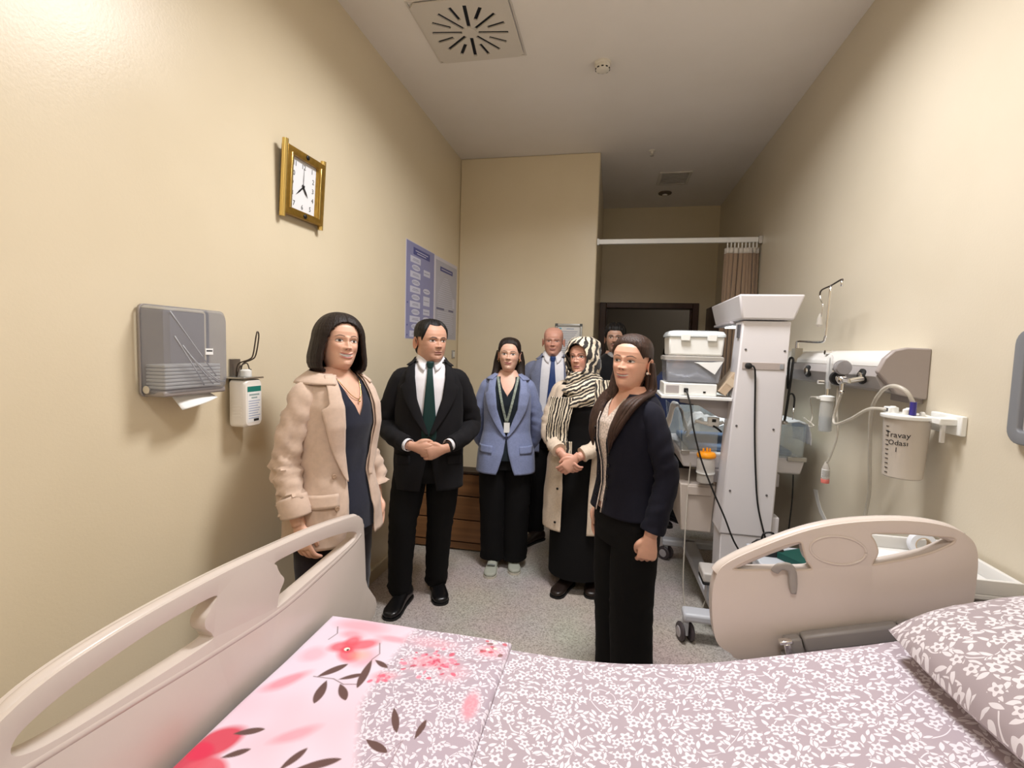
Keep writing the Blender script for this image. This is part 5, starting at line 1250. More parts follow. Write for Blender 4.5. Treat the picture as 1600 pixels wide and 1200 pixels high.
def make_head(cfg):
    """dense head with a face; returns verts (n,3), faces, colours (n,4). Local: chin at z = 0, ear axis x = y = 0, looks to -Y"""
    W, D, jaw = cfg.get('W', 1.0), cfg.get('D', 1.0), cfg.get('jaw', 1.0)
    ts = np.concatenate([np.linspace(-0.5, -0.06, 8), np.linspace(-0.04, 0.72, 118), np.linspace(0.735, 0.99, 28), [0.997, 1.0]])
    fr = np.linspace(-1.35, 1.35, 91); bk = np.linspace(1.35, 2 * math.pi - 1.35, 34)[1:-1]
    ths = np.concatenate([fr, bk])
    T, TH = np.meshgrid(ts, ths, indexing='ij')
    x, y, z = head_surface(TH, T, W, D, jaw)
    nk = 1 + (cfg.get('neck', 1.0) - 1) * smoothstep(0.06, -0.10, T)
    x = x * nk; y = (y - 0.014) * nk + 0.014
    front = smoothstep(0.0, 0.35, np.cos(TH))
    ax = np.abs(x)
    smile = cfg.get('smile', 0.3); fem = cfg.get('fem', 0.0)
    d = np.zeros_like(x)
    # nose
    nl = cfg.get('nose', 1.0)
    ridge = np.interp(T, [0.32, 0.345, 0.37, 0.42, 0.50, 0.56, 0.61], [0, 0.013, 0.0205, 0.0165, 0.0095, 0.005, 0.0]) * nl
    wid = np.interp(T, [0.32, 0.37, 0.42, 0.5, 0.6], [0.0125, 0.0120, 0.0092, 0.0075, 0.009])
    d += ridge * G(x, wid)
    d += 0.0075 * nl * G(ax - 0.0125, 0.0065) * G(T - 0.368, 0.030)
    # brow, sockets, eyeballs
    d += (0.0030 - 0.0018 * fem) * G(T - 0.575, 0.035) * G(ax - 0.028, 0.026)
    ex, et = 0.0318 * W, 0.502
    d -= 0.0085 * G(ax - ex, 0.0165) * G(T - 0.508, 0.040)
    d -= 0.0050 * G(ax - 0.014, 0.008) * G(T - 0.515, 0.035)
    er = np.hypot((ax - ex) / 0.0162, (T - et) / 0.036)
    d += 0.0058 * np.sqrt(np.clip(1 - er ** 2, 0, 1))
    # cheeks, chin, temples
    d += (0.0035 + 0.004 * smile) * G(ax - 0.042, 0.018) * G(T - (0.37 + 0.02 * smile), 0.07)
    d += 0.0035 * G(x, 0.016) * G(T - 0.075, 0.05)
    d -= 0.003 * G(ax - 0.030, 0.012) * G(T - 0.20, 0.05) * (1 - smile)
    d -= 0.0025 * smile * G(ax - 0.036, 0.006) * G(T - 0.27, 0.05)
    # mouth
    mw = 0.0240 + 0.0065 * smile
    mt = 0.222 + smile * 0.034 * (ax / mw) ** 2
    inm = np.clip(1 - (ax / mw) ** 4, 0, 1)
    op = cfg.get('open', 0.0)
    up = mt + 0.020 + 0.022 * op; lo = mt - 0.022 - 0.026 * op
    d += 0.0048 * G(T - up, 0.014) * inm + 0.0056 * G(T - lo, 0.017) * inm
    d -= 0.0050 * G(T - mt, 0.007 + 0.012 * op) * inm
    d -= 0.0016 * G(x, 0.004) * G(T - 0.30, 0.025)
    d -= 0.0030 * G(T - 0.150, 0.02) * G(x, 0.022)
    y = y - d * front
    # ------- colours
    skin = np.array(cfg['skin']); col = np.ones(x.shape + (4,)); col[..., :3] = skin
    def lay(m, c):
        m = (m * front)[..., None]; col[..., :3] = col[..., :3] * (1 - m) + np.array(c) * m
    blush = np.array([skin[0] * 1.02, skin[1] * 0.80, skin[2] * 0.78])
    lay(0.55 * cfg.get('blush', 0.6) * G(ax - 0.044, 0.020) * G(T - 0.37, 0.08), blush)
    lay(0.35 * G(x, 0.012) * G(T - 0.37, 0.03), blush)
    if cfg.get('stubble'):
        st = smoothstep(0.36, 0.22, T + 0.02 * G(x, .03)) * smoothstep(-0.08, 0.02, T)
        side = smoothstep(0.045, 0.062, ax) * smoothstep(0.55, 0.35, T)
        lay(np.clip(np.maximum(st, side), 0, 1) * cfg['stubble'], (skin[0] * 0.38, skin[1] * 0.40, skin[2] * 0.46))
    lip = np.array(cfg.get('lip', (0.42, 0.15, 0.13)))
    mask = inm * (smoothstep(0.018, 0.009, np.abs(T - up + 0.004)) + smoothstep(0.022, 0.012, np.abs(T - lo - 0.003)))
    lay(np.clip(mask, 0, 1) * 0.85, lip)
    lens = np.clip(1 - (ax / mw) ** 2, 0, 1) ** 0.7
    gh = 0.0035 + 0.030 * op * lens
    gap = inm * smoothstep(gh + 0.005, gh - 0.001, np.abs(T - mt))
    lay(gap, (0.13, 0.04, 0.04))
    if op > 0.2:
        lay(smoothstep(0.0, 0.10, lens - 0.12) * smoothstep(gh * 0.75 + 0.004, gh * 0.75 - 0.001, np.abs(T - mt - gh * 0.15)), (0.80, 0.77, 0.73))
    hair = np.array(cfg.get('hair', (0.02, 0.014, 0.01)))
    bt = 0.588 + cfg.get('browlift', 0.0) + 0.020 * np.sin(np.clip((ax - 0.012) / 0.036, 0, 1) * 2.6) - 0.018 * np.clip((ax - 0.038) / 0.014, 0, 1)
    bw = np.interp(ax, [0.010, 0.016, 0.035, 0.050, 0.053], [0, 0.013, 0.0125, 0.006, 0]) * cfg.get('brow', 1.0)
    lay(smoothstep(bw + 0.004, bw - 0.003, np.abs(T - bt)) * (bw > 0.001) * 0.85, hair * 1.2)
    # eyes
    q = np.clip(1 - ((ax - ex) / 0.0160) ** 2, 0, 1)
    opn = cfg.get('eyeopen', 1.0)
    upl = et + 0.030 * opn * q ** 0.7; lol = et - 0.020 * opn * q ** 0.8
    ine = (T < upl) & (T > lol) & (q > 0.02)
    lay(smoothstep(0.019, 0.004, np.abs(T - upl - 0.004)) * smoothstep(0.0, 0.25, q + 0.06) * 0.9, hair * 0.7 + 0.004)
    lay(smoothstep(0.010, 0.003, np.abs(T - lol + 0.002)) * (q > 0.05) * 0.4, skin * 0.35)
    lay(0.30 * G(ax - ex, 0.016) * G(T - et - 0.045, 0.022), skin * 0.55)
    lay(ine * 1.0, (0.62, 0.58, 0.55))
    gx = cfg.get('gaze', 0.0)
    ir = np.hypot(x - np.sign(x) * ex - gx, (T - et - 0.003) * 0.225)
    lay(ine * (ir < 0.0066), cfg.get('iris', (0.045, 0.022, 0.012)))
    lay(ine * (ir < 0.0030), (0.004, 0.004, 0.004))
    # nostrils
    lay(smoothstep(0.0045, 0.002, np.hypot(ax - 0.0078, (T - 0.340) * 0.225)) * 0.8, (0.06, 0.022, 0.018))
    if cfg.get('mustache'):
        m_ = smoothstep(0.034, 0.026, ax) * smoothstep(0.026, 0.016, np.abs(T - 0.288 + 0.9 * ax * 0.6))
        lay(m_ * cfg['mustache'], hair * 1.1)
    if cfg.get('scalp'):  # shaved sides on a bald head
        m_ = smoothstep(0.044, 0.064, ax) * smoothstep(0.42, 0.52, T) * smoothstep(0.80, 0.68, T)
        mm = np.maximum(m_ * 1.0, (np.cos(TH) < 0.2) * smoothstep(0.2, 0.35, T) * smoothstep(0.8, 0.68, T))[..., None] * cfg['scalp']
        col[..., :3] = col[..., :3] * (1 - mm) + np.array((0.10, 0.075, 0.06)) * mm
    # ------- mesh
    nr, nc = x.shape
    V = np.stack([x, y, z], -1).reshape(-1, 3)
    idx = np.arange(nr * nc).reshape(nr, nc); nx = np.roll(idx, -1, 1)
    F = np.stack([idx[:-1], nx[:-1], nx[1:], idx[1:]], -1).reshape(-1, 4).tolist()
    C = col.reshape(-1, 4)
    # ears
    if not cfg.get('noears'):
        for s in (-1, 1):
            na, nb = 20, 8
            o = len(V); ev = []; ec = []
            for i in range(na):
                a = 2 * math.pi * i / na
                for j in range(nb):
                    b = j / (nb - 1)
                    oy = 0.0165 * (1 - 0.15 * math.sin(a)) * math.cos(a); oz = 0.031 * math.sin(a) - (0.004 if math.sin(a) < 0 else 0)
                    prof = [0.0, 0.55, 0.95, 1.05, 0.95, 0.75, 0.45, 0.0][j]; lift = [-0.006, 0.004, 0.012, 0.016, 0.0165, 0.011, 0.008, 0.007][j]
                    px = s * (0.0715 * W + lift * (1.0 + 0.25 * math.cos(a)))
                    ev.append((px, 0.012 + oy * prof + 0.25 * lift, 0.45 * 0.225 + oz * prof))
                    ec.append((skin[0], skin[1] * 0.90, skin[2] * 0.88, 1) if j != 6 else (skin[0] * .8, skin[1] * .66, skin[2] * .62, 1))
            V = np.concatenate([V, np.array(ev)]); C = np.concatenate([C, np.array(ec)])
            for i in range(na):
                for j in range(nb - 1):
                    a = o + i * nb + j; b = o + ((i + 1) % na) * nb + j
                    F.append((a, b, b + 1, a + 1))
    return V, F, C

# ---- hands: built once per pose, joined by a voxel remesh, then re-used
def hand_mesh(curl, spread=0.02, thumb=0.5):
    """right hand; wrist at the origin, fingers towards -Z, palm faces +X, thumb towards -Y"""
    b = MB()
    R = []
    for (z, hy, hx, cy) in ((0.03, .026, .020, .0), (0.0, .027, .019, 0), (-0.03, .034, .0175, -.001), (-0.06, .041, .0155, 0), (-0.085, .042, .0135, .001), (-0.098, .038, .010, .001)):
        R.append([(hx * math.cos(a), cy + hy * math.sin(a), z) for a in np.linspace(0, 2 * math.pi, 18, endpoint=False)])
    b.rings(R)
    for k, (y, ln, r) in enumerate(((-.030, .074, .0088), (-.0105, .082, .0092), (.0105, .077, .0088), (.030, .060, .0078))):
        p = Vector((0.001, y, -0.088)); a = 0.12 * curl; pts = [Vector((0, y * 0.8, -0.055)), p.copy()]
        for seg, fr in ((0.45, 0.55), (0.30, 1.0), (0.25, 0.65)):
            a += curl * fr * (1.0 + 0.06 * k)
            p = p + Vector((math.sin(a), spread * (k - 1.5), -math.cos(a))) * ln * seg
            pts.append(p.copy())
        b.tube(pts, [r * 1.15, r * 1.08, r * 1.0, r * .95, r * 0.78], 10, 4)
        b.ball(pts[-1], r * 0.78, seg=10, lat=6)
    tp = [Vector((0.002, -.020, -.020)), Vector((.006, -.040, -.042)), Vector((.012 + .012 * thumb, -.050 + .008 * thumb, -.068)), Vector((.018 + .02 * thumb, -.050 + .020 * thumb, -.092))]
    b.tube(tp, [.015, .0145, .0110, .0085], 10, 4); b.ball(tp[-1], .0085, seg=10, lat=6)
    o = b.build('hand_tmp', SKIN)
    m = o.modifiers.new('R', 'REMESH'); m.mode = 'VOXEL'; m.voxel_size = 0.0032
    s = o.modifiers.new('S', 'SMOOTH'); s.factor = 0.5; s.iterations = 3
    me = eval_mesh(o)
    V = np.zeros(len(me.vertices) * 3); me.vertices.foreach_get('co', V); V = V.reshape(-1, 3)
    F = [tuple(p.vertices) for p in me.polygons]
    bpy.data.meshes.remove(me)
    return V, F
HANDS = {'relaxed': hand_mesh(0.45, 0.03, 0.5), 'fist': hand_mesh(1.15, 0.0, 1.0), 'wrap': hand_mesh(0.62, 0.0, 0.2), 'flat': hand_mesh(0.30, 0.0, 0.3)}

class Body:
    """collects the one continuous skin mesh of a person"""
    def __init__(self): self.V = []; self.F = []; self.C = []; self.n = 0
    def add(self, V, F, C):
        V = np.asarray(V); self.V.append(V); self.C.append(np.asarray(C)); self.F += [tuple(i + self.n for i in f) for f in F]; self.n += len(V)
    def mb(self, b, col):
        self.add(np.array([tuple(p) for p in b.v]), b.f, np.tile(np.array(list(col[:3]) + [1.0]), (len(b.v), 1)))
    def build(self, name, loc, rz):
        V = np.concatenate(self.V); C = np.concatenate(self.C)
        me = bpy.data.meshes.new(name); me.from_pydata(V.tolist(), [], self.F)
        bm = bmesh.new(); bm.from_mesh(me); bmesh.ops.recalc_face_normals(bm, faces=bm.faces); bm.to_mesh(me); bm.free()
        ca = me.color_attributes.new('Col', 'FLOAT_COLOR', 'POINT'); ca.data.foreach_set('color', C.astype(np.float32).ravel())
        me.shade_smooth()
        return ob(name, me, SKIN, None, loc, (0, 0, rz))

# ---- torso shape shared by skin, shirts, jackets and everything pinned on them
class Torso:
    def __init__(self, rows, n=2.35, lean=(0.0, 0.0)):
        self.r = np.array(rows, float); self.n = n; self.lean = lean
    def at(self, z):
        return [float(np.interp(z, self.r[:, 0], self.r[:, k])) for k in (1, 2, 3)]
    def p(self, th, z, off=0.0):
        a, f, b = self.at(z); e = 2.0 / self.n
        c, s = math.cos(th), math.sin(th)
        a += off; f += off; b += off
        x = a * math.copysign(abs(s) ** e, s)
        y = -f * abs(c) ** e if c > 0 else b * abs(c) ** e
        return Vector((x, y, z))
    def th_of_x(self, x, z):
        a, f, b = self.at(z); q = max(-1, min(1, x / a))
        return math.asin(math.copysign(abs(q) ** (self.n / 2.0), q))

def fold(p, seed, amp, fz=9.0, fx=14.0):
    return amp * (mnoise.noise(Vector((p[0] * fx, p[1] * fx, p[2] * fz + seed))) + 0.5 * mnoise.noise(Vector((p[0] * fx * 2.3, p[1] * fx * 2.3, p[2] * fz * 2.0 + seed + 7))))

def garment(T, z0, z1, gapR, gapL, off, name, m, parent, nz=60, nt=84, thick=0.004, amp=0.004, seed=0.0, hem=None, flare=None, weld=False):
    """open-front shell around the torso; gapL/gapR(z) give the front edges as angles (person's +X side / -X side)"""
    vs = []; fs = []
    for i in range(nz + 1):
        k = i / nz
        for j in range(nt + 1):
            u = j / nt
            zz = z0 + (z1 - z0) * k
            gl, gr = gapL(zz), gapR(zz)
            th = gl + (2 * math.pi - gr - gl) * u
            if hem: zz = zz + hem(th) * (1 - k) ** 3
            o = off + (flare(zz) if flare else 0.0)
            p = T.p(th, zz, o)
            d = fold(p, seed, amp)
            rad = Vector((p.x, p.y, 0)); rad = rad.normalized() if rad.length > 1e-6 else rad
            vs.append(p + rad * d)
    for i in range(nz):
        for j in range(nt):
            a = i * (nt + 1) + j; fs.append((a, a + 1, a + nt + 2, a + nt + 1))
    if weld:
        o = MB().add(vs, fs).build(name, m, parent, smooth=True)
        b = bmesh.new(); b.from_mesh(o.data); bmesh.ops.remove_doubles(b, verts=b.verts, dist=0.0004); bmesh.ops.recalc_face_normals(b, faces=b.faces); b.to_mesh(o.data); b.free()
        o.data.shade_smooth()
        return o
    return MB().add(vs, fs).build(name, m, parent, smooth=True, solid=thick, soff=-1)

def tube_garment(T, z0, z1, off, name, m, parent, nz=40, nt=64, amp=0.003, seed=0.0, flare=None):
    R = []
    for i in range(nz + 1):
        z = z0 + (z1 - z0) * i / nz; ring = []
        for j in range(nt):
            p = T.p(2 * math.pi * j / nt, z, off + (flare(z) if flare else 0)); d = fold(p, seed, amp)
            r = Vector((p.x, p.y, 0)).normalized(); ring.append(p + r * d)
        R.append(ring)
    return MB().rings(R, False, True).build(name, m, parent, smooth=True)

def surf_strip(T, path, off, name, m, parent, thick=0.0025, sub=5):
    """strip lying on the torso: path = [(x_left, x_right, z), ...] seen from the front"""
    L_ = catmull([(p[0], p[2], 0) for p in path], sub); R_ = catmull([(p[1], p[2], 0) for p in path], sub)
    vs = []; n = 6
    for a, b in zip(L_, R_):
        for j in range(n + 1):
            x = a.x + (b.x - a.x) * j / n; z = a.y + (b.y - a.y) * j / n
            vs.append(T.p(T.th_of_x(x, z), z, off))
    fs = []
    for i in range(len(L_) - 1):
        for j in range(n):
            q = i * (n + 1) + j; fs.append((q, q + 1, q + n + 2, q + n + 1))
    return MB().add(vs, fs).build(name, m, parent, smooth=True, solid=thick, soff=1)

def lapel(T, gap, side, z0, z1, width, off, name, m, parent, notch=None):
    """lapel turned back along the front edge; side=+1 is the person's left (+X)"""
    vs = []; n = 8; rows = 40
    for i in range(rows + 1):
        z = z0 + (z1 - z0) * i / rows
        g = gap(z); w = width(z)
        p0 = T.p(side * g, z, off)
        a, f, b = T.at(z)
        for j in range(n + 1):
            u = j / n
            th = g + (w * u) / max(0.10, 0.5 * (a + f))
            vs.append(T.p(side * th, z + 0.0 * u, off + 0.004 + 0.008 * math.sin(math.pi * min(1, u * 1.1) * 0.6)))
    fs = []
    for i in range(rows):
        for j in range(n):
            q = i * (n + 1) + j; fs.append((q, q + 1, q + n + 2, q + n + 1))
    return MB().add(vs, fs).build(name, m, parent, smooth=True, solid=0.0035, soff=1)

def limb(b, pts, rad, seg=20, sub=7, flat=None, wr=0.0, seed=0.0, where=None, cap=True):
    """tapered bent tube with cloth wrinkles"""
    def disp(s, a):
        k = 1.0
        if where: k = sum(math.exp(-((s - w0) / ww) ** 2) * am for (w0, ww, am) in where) + 0.35
        return wr * k * (1.5 * (0.28 - abs(mnoise.noise(Vector((s * 15 + 0.9 * math.cos(a + seed) + seed, math.cos(a) * 0.8, math.sin(a) * 0.8)))) * 1.6) + 0.9 * mnoise.noise(Vector((s * 7 + seed, math.cos(a) * 1.3, math.sin(a) * 1.3 + seed))) + 0.35 * math.sin(s * 70 + 3.0 * math.sin(a + seed)))
    b.tube(pts, rad, seg, sub, cap=cap, flat=flat, disp=disp if wr else None)

def sleeve(name, m, parent, pts, rad, wr=0.004, seed=0.0, where=((0.52, .12, 1.2), (0.9, .1, 0.8)), flat=None):
    b = MB(); limb(b, pts, rad, 22, 9, flat, wr, seed, where)
    return b.build(name, m, parent, smooth='auto', ang=1.0)

def place_hand(body, pose, wrist, fdir, palm, col, mirror=False, scale=1.0):
    """fdir: direction of the fingers, palm: direction the palm faces"""
    V, F = HANDS[pose]
    f = Vector(fdir).normalized(); p = Vector(palm); p = (p - f * p.dot(f)).normalized(); y = (-f).cross(p)
    # local axes: X=palm, Z=-fingers, Y = Z x X
    M = np.array([[p.x, y.x, -f.x], [p.y, y.y, -f.y], [p.z, y.z, -f.z]])
    L_ = V.copy()
    if mirror: L_[:, 1] *= -1
    W = (L_ * scale) @ M.T + np.array(wrist)
    Ff = [tuple(reversed(q)) for q in F] if mirror else F
    C = np.tile(np.array(list(col[:3]) + [1.0]), (len(W), 1))
    tip = np.clip((-V[:, 2] - 0.09) / 0.08, 0, 1)[:, None]
    C[:, :3] = C[:, :3] * (1 - 0.12 * tip * np.array([0.2, 1.0, 1.0]))
    body.add(W, Ff, C)

def shoe(name, m, sole, parent, loc, rz, L=0.27, W=0.095, H=0.085, style='oxford'):
    b = MB(); R = []
    rows = [(-0.5, .30, .55, .0), (-0.485, .62, .80, 0), (-0.42, .78, .98, 0), (-0.28, .80, 1.02, 0), (-0.12, .78, .98, 0), (0.02, .84, .78, 0), (0.18, .96, .60, 0), (0.32, 1.0, .50, 0), (0.43, .82, .42, 0), (0.48, .55, .34, 0.02), (0.5, .25, .22, 0.04)]
    n = 20
    for (t, w, h, zb) in rows:
        ring = []
        for k in range(n):
            a = 2 * math.pi * k / n
            x = W / 2 * w * math.copysign(abs(math.cos(a)) ** 0.75, math.cos(a))
            z = 0.012 + zb * H + (H * h) * (0.5 + 0.5 * math.copysign(abs(math.sin(a)) ** 0.7, math.sin(a)))
            ring.append((x, -t * L, z))
        R.append(ring)
    b.rings(R)
    o = b.build(name, m, parent, smooth=True, loc=loc, rot=(0, 0, rz))
    s = MB(); pts = []
    for (t, w, h, zb) in rows: pts.append((W / 2 * w * 1.04, -t * L * 1.02))
    outline = pts + [(-x, y) for (x, y) in reversed(pts)]
    s.prism(outline, 'Z', 0.0, 0.014).build('sole', sole, o)
    return o

# ---- hair helpers (built in head space, then moved with the head matrix)
def head_matrix(pos, yaw, pitch=0.0, roll=0.0, sc=1.0):
    """pos: chin level point on the ear axis; yaw>0 turns towards +X"""
    return Matrix.Translation(pos) @ Matrix.Rotation(yaw, 4, 'Z') @ Matrix.Rotation(pitch, 4, 'X') @ Matrix.Rotation(roll, 4, 'Y') @ Matrix.Scale(sc, 4)

def hair_cap(name, m, parent, HM, cfg, mask, thick, nz=70, nt=120, t0=-0.05, seed=0.0, amp=0.0035, strand=70):
    """shell over the head where mask(th, t) > 0; thick(th, t) is its thickness"""
    W, D, jaw = cfg.get('W', 1.0), cfg.get('D', 1.0), cfg.get('jaw', 1.0)
    ts = np.concatenate([np.linspace(t0, 0.88, nz - 14), np.linspace(0.89, 1.0, 15)]); ths = np.linspace(-math.pi, math.pi, nt, endpoint=False)
    T, TH = np.meshgrid(ts, ths, indexing='ij')
    x, y, z = head_surface(TH, T, W, D, jaw)
    cen = np.array([0, 0.008, 0.118])
    P = np.stack([x, y, z], -1); N_ = P - cen; N_ /= np.linalg.norm(N_, axis=-1, keepdims=True)
    M_ = np.vectorize(mask)(TH, T); K = np.vectorize(thick)(TH, T)
    ramp = np.clip(M_ / 0.10, 0, 1) ** 0.6
    ns = np.array([[mnoise.noise(Vector((math.cos(a) * strand * 0.12, math.sin(a) * strand * 0.12, t * 2.2 + seed))) for a in ths] for t in ts])
    off = (K + amp * ns) * ramp - 0.003 * (1 - ramp)
    P = P + N_ * off[..., None]
    nr, nc = x.shape; idx = np.arange(nr * nc).reshape(nr, nc); nx = np.roll(idx, -1, 1)
    keep = (M_ > -0.06)
    fk = keep[:-1] & keep[1:] & np.roll(keep, -1, 1)[:-1] & np.roll(keep, -1, 1)[1:]
    F = np.stack([idx[:-1], nx[:-1], nx[1:], idx[1:]], -1)[fk].tolist()
    b = MB(); b.v = [tuple(HM @ Vector(p)) for p in P.reshape(-1, 3)]; b.f = [tuple(f) for f in F]
    return b.build(name, m, parent, smooth=True)

def hair_loft(name, m, parent, HM, rows, gap, nt=110, thick=0.012, sub=6, amp=0.003, seed=0.0, strand=9.0, space=None):
    """open-front hair: rows = [(t, half width, front, back, y shift)], gap(t) = half opening angle in front"""
    R = np.array(rows, float)
    tt = R[:, 0]; tq = np.linspace(tt[0], tt[-1], len(tt) * sub)
    vs = []; fs = []
    asc = np.argsort(tt)
    for i, t in enumerate(tq):
        w, f, b, sh = [np.interp(t, tt[asc], R[asc, k]) for k in (1, 2, 3, 4)]
        g = gap(t)
        gl, gr = g if isinstance(g, tuple) else (g, g)
        for j in range(nt + 1):
            th = gl + (2 * math.pi - gl - gr) * j / nt
            c, s = math.cos(th), math.sin(th)
            e = 0.88
            n_ = amp * mnoise.noise(Vector((math.cos(th) * strand, math.sin(th) * strand, t * 1.3 + seed))) + 0.4 * amp * mnoise.noise(Vector((math.cos(th) * strand * 3, math.sin(th) * strand * 3, t * 2 + seed)))
            x = (w + n_) * math.copysign(abs(s) ** e, s); y = (-(f + n_) * abs(c) ** e if c > 0 else (b + n_) * abs(c) ** e) + sh
            vs.append(HM @ Vector((x, y, t * 0.225)))
    for i in range(len(tq) - 1):
        for j in range(nt):
            a = i * (nt + 1) + j; fs.append((a, a + 1, a + nt + 2, a + nt + 1))
    return MB().add(vs, fs).build(name, m, parent, smooth=True, solid=thick, soff=-1)

def lock(b, pts, rad, flat=0.45, seg=12, sub=7, seed=0.0):
    b.tube(pts, rad, seg, sub, flat=[flat] * 3, disp=lambda s, a: 0.003 * mnoise.noise(Vector((math.cos(a) * 4, math.sin(a) * 4, s * 1.5 + seed))))

def hair_mat(name, col, rough=0.5):
    return mat(name, col, rough, noise=0.45, nscale=160, stretch=(1, 1, 0.06), bump=0.8, bscale=240, spec=0.3, bdist=0.003)
def cloth_mat(name, col=(0.5, 0.5, 0.5, 1), rough=0.85, noise=0.10, sheen=0.15, nscale=90, bump=0.25, bscale=700):
    return mat(name, col, rough, noise=noise, nscale=nscale, bump=bump, bscale=bscale, sheen=sheen, spec=0.25, bdist=0.0008)
def buttons(T, lst, off, r, m, parent, name='button'):
    for (x, z) in lst:
        p = T.p(T.th_of_x(x, z), z, off); n = Vector((p.x * 0.5, p.y, 0)).normalized()
        q = n.to_track_quat('Z', 'Y').to_matrix().to_4x4(); q.translation = p
        b = MB().lathe([(r, 0.0), (r, 0.003), (r * 0.75, 0.0045), (r * 0.3, 0.0035)], 14); b.v = [tuple(q @ Vector(v)) for v in b.v]
        b.build(name, m, parent, smooth='auto')
# ------------------------------------------------------------------ the people in the room
def sk(r, g, b): return np.array(srgb(r, g, b)[:3])
HAIR_DK = hair_mat('dark_brown_hair', srgb(38, 28, 24)); HAIR_BK = hair_mat('black_hair', srgb(24, 21, 20)); HAIR_BR = hair_mat('brown_hair', srgb(62, 44, 36))
BLK_TR = cloth_mat('black_trousers', srgb(13, 12, 13), sheen=0.0); BLK_SUIT = cloth_mat('black_suit', srgb(22, 21, 24), sheen=0.02); NAVY = cloth_mat('navy_jacket', srgb(20, 20, 32), sheen=0.02)
BEIGE_L = cloth_mat('beige_linen', srgb(206, 182, 164), 0.9, 0.06, nscale=60); BLUE_B = cloth_mat('light_blue_blazer', srgb(132, 142, 178)); GREYBLUE = cloth_mat('grey_blue_suit', srgb(116, 122, 146))
SHIRT_W = cloth_mat('white_shirt', srgb(228, 226, 230), 0.8, 0.03); CREAM = cloth_mat('cream_coat', srgb(216, 198, 178)); BLK_DR = cloth_mat('black_dress', srgb(12, 11, 12), sheen=0.0)
NAVY_TOP = cloth_mat('dark_navy_top', srgb(34, 36, 50)); TEAL_TOP = cloth_mat('dark_teal_top', srgb(28, 36, 44)); BLK_SHOE = mat('black_leather', srgb(16, 15, 16), 0.28); SOLE_B = mat('black_sole', srgb(14, 14, 14), 0.6)
BROWN_SHOE = mat('dark_brown_leather', srgb(34, 24, 20), 0.35); LIGHT_SHOE = mat('sage_grey_shoe', srgb(164, 166, 154), 0.6); SOLE_L = mat('cream_sole', srgb(196, 190, 176), 0.6)
GOLDJ = mat('gold_jewellery', srgb(214, 176, 110), 0.25, metal=1.0)

def torso_skin(body, T, z0, z1, off, col, nz=24, nt=40):
    b = MB(); b.rings([[T.p(2 * math.pi * j / nt, z0 + (z1 - z0) * i / nz, off) for j in range(nt)] for i in range(nz + 1)])
    body.mb(b, col)
def arm_skin(body, pts, col, r=(0.040, 0.040, 0.036, 0.032, 0.026)):
    b = MB(); b.tube(pts, list(r), 14, 5); body.mb(b, col)
def legs_skin(body, pts, col):
    b = MB(); b.tube(pts, [0.07, 0.06, 0.045, 0.04, 0.032], 12, 4); body.mb(b, col)

def trousers(name, m, parent, T, legs, rad, z_top, wr=0.004, seed=0.0):
    """legs: two lists hip..ankle"""
    b = MB()
    nt = 40; R = []
    for i in range(13):
        z = legs[0][0][2] - 0.09 + (z_top - legs[0][0][2] + 0.09) * i / 12
        R.append([T.p(2 * math.pi * j / nt, max(z, T.r[0, 0]), -0.022 if z < T.r[0, 0] + .12 else -0.012) * 1.0 for j in range(nt)])
        R[-1] = [Vector((p.x, p.y, z)) for p in R[-1]]
    b.rings(R)
    for k, l in enumerate(legs):
        limb(b, l, rad, 24, 8, None, wr, seed + 3 * k, ((0.5, .12, 1.0), (0.95, .1, 1.3)))
    return b.build(name, m, parent, smooth='auto', ang=1.0)

def head_part(body, cfg, HM):
    V, F, C = make_head(cfg)
    M = np.array(HM); W = np.c_[V, np.ones(len(V))] @ M.T
    body.add(W[:, :3], F, C)

def shirt_collar(T, m, parent, zc, point=0.05, gap=0.16, name='collar'):
    vs = []; fs = []; n = 60; rows = 6
    for i in range(rows + 1):
        u = i / rows
        for j in range(n + 1):
            th = gap + (2 * math.pi - 2 * gap) * j / n
            dth = min(th, 2 * math.pi - th) - gap
            zb = zc - 0.004 - point * max(0.0, 1 - dth / 0.62); zt = zc + 0.042 - 0.012 * math.exp(-(dth / 0.5) ** 2)
            z = zt + (zb - zt) * u
            vs.append(T.p(th, max(zc - 0.02, z) if u < .5 else z, 0.004 + 0.010 * u))
    for i in range(rows):
        for j in range(n):
            a = i * (n + 1) + j; fs.append((a, a + 1, a + n + 2, a + n + 1))
    return MB().add(vs, fs).build(name, m, parent, smooth=True, solid=0.002, soff=1)

def tie(T, m, parent, z0, z1, w0=0.016, w1=0.040, off=0.012):
    k = MB(); p = T.p(0, z0, off + 0.006)
    k.rings([[Vector((p.x + w * math.cos(a), p.y + 0.010 * math.sin(a), z)) for a in np.linspace(0, 2 * math.pi, 14, endpoint=False)] for (z, w) in ((z0 + 0.022, 0.020), (z0 + 0.010, 0.023), (z0 - 0.012, 0.018), (z0 - 0.022, 0.013))])
    o = surf_strip(T, [(-w0 * .8, w0 * .8, z0 - 0.01), (-w0, w0, z0 - 0.06), (-w1 * .75, w1 * .75, (z0 + z1) / 2), (-w1, w1, z1 + 0.05), (-w1 * .2, w1 * .2, z1)], off, 'tie', m, parent, 0.004)
    k.build('tie_knot', m, o, smooth=True)
    return o

def two_gap(T, tab):
    zs = [q[0] for q in tab]; xs = [q[1] for q in tab]
    return lambda z: T.th_of_x(float(np.interp(z, zs, xs)), z)

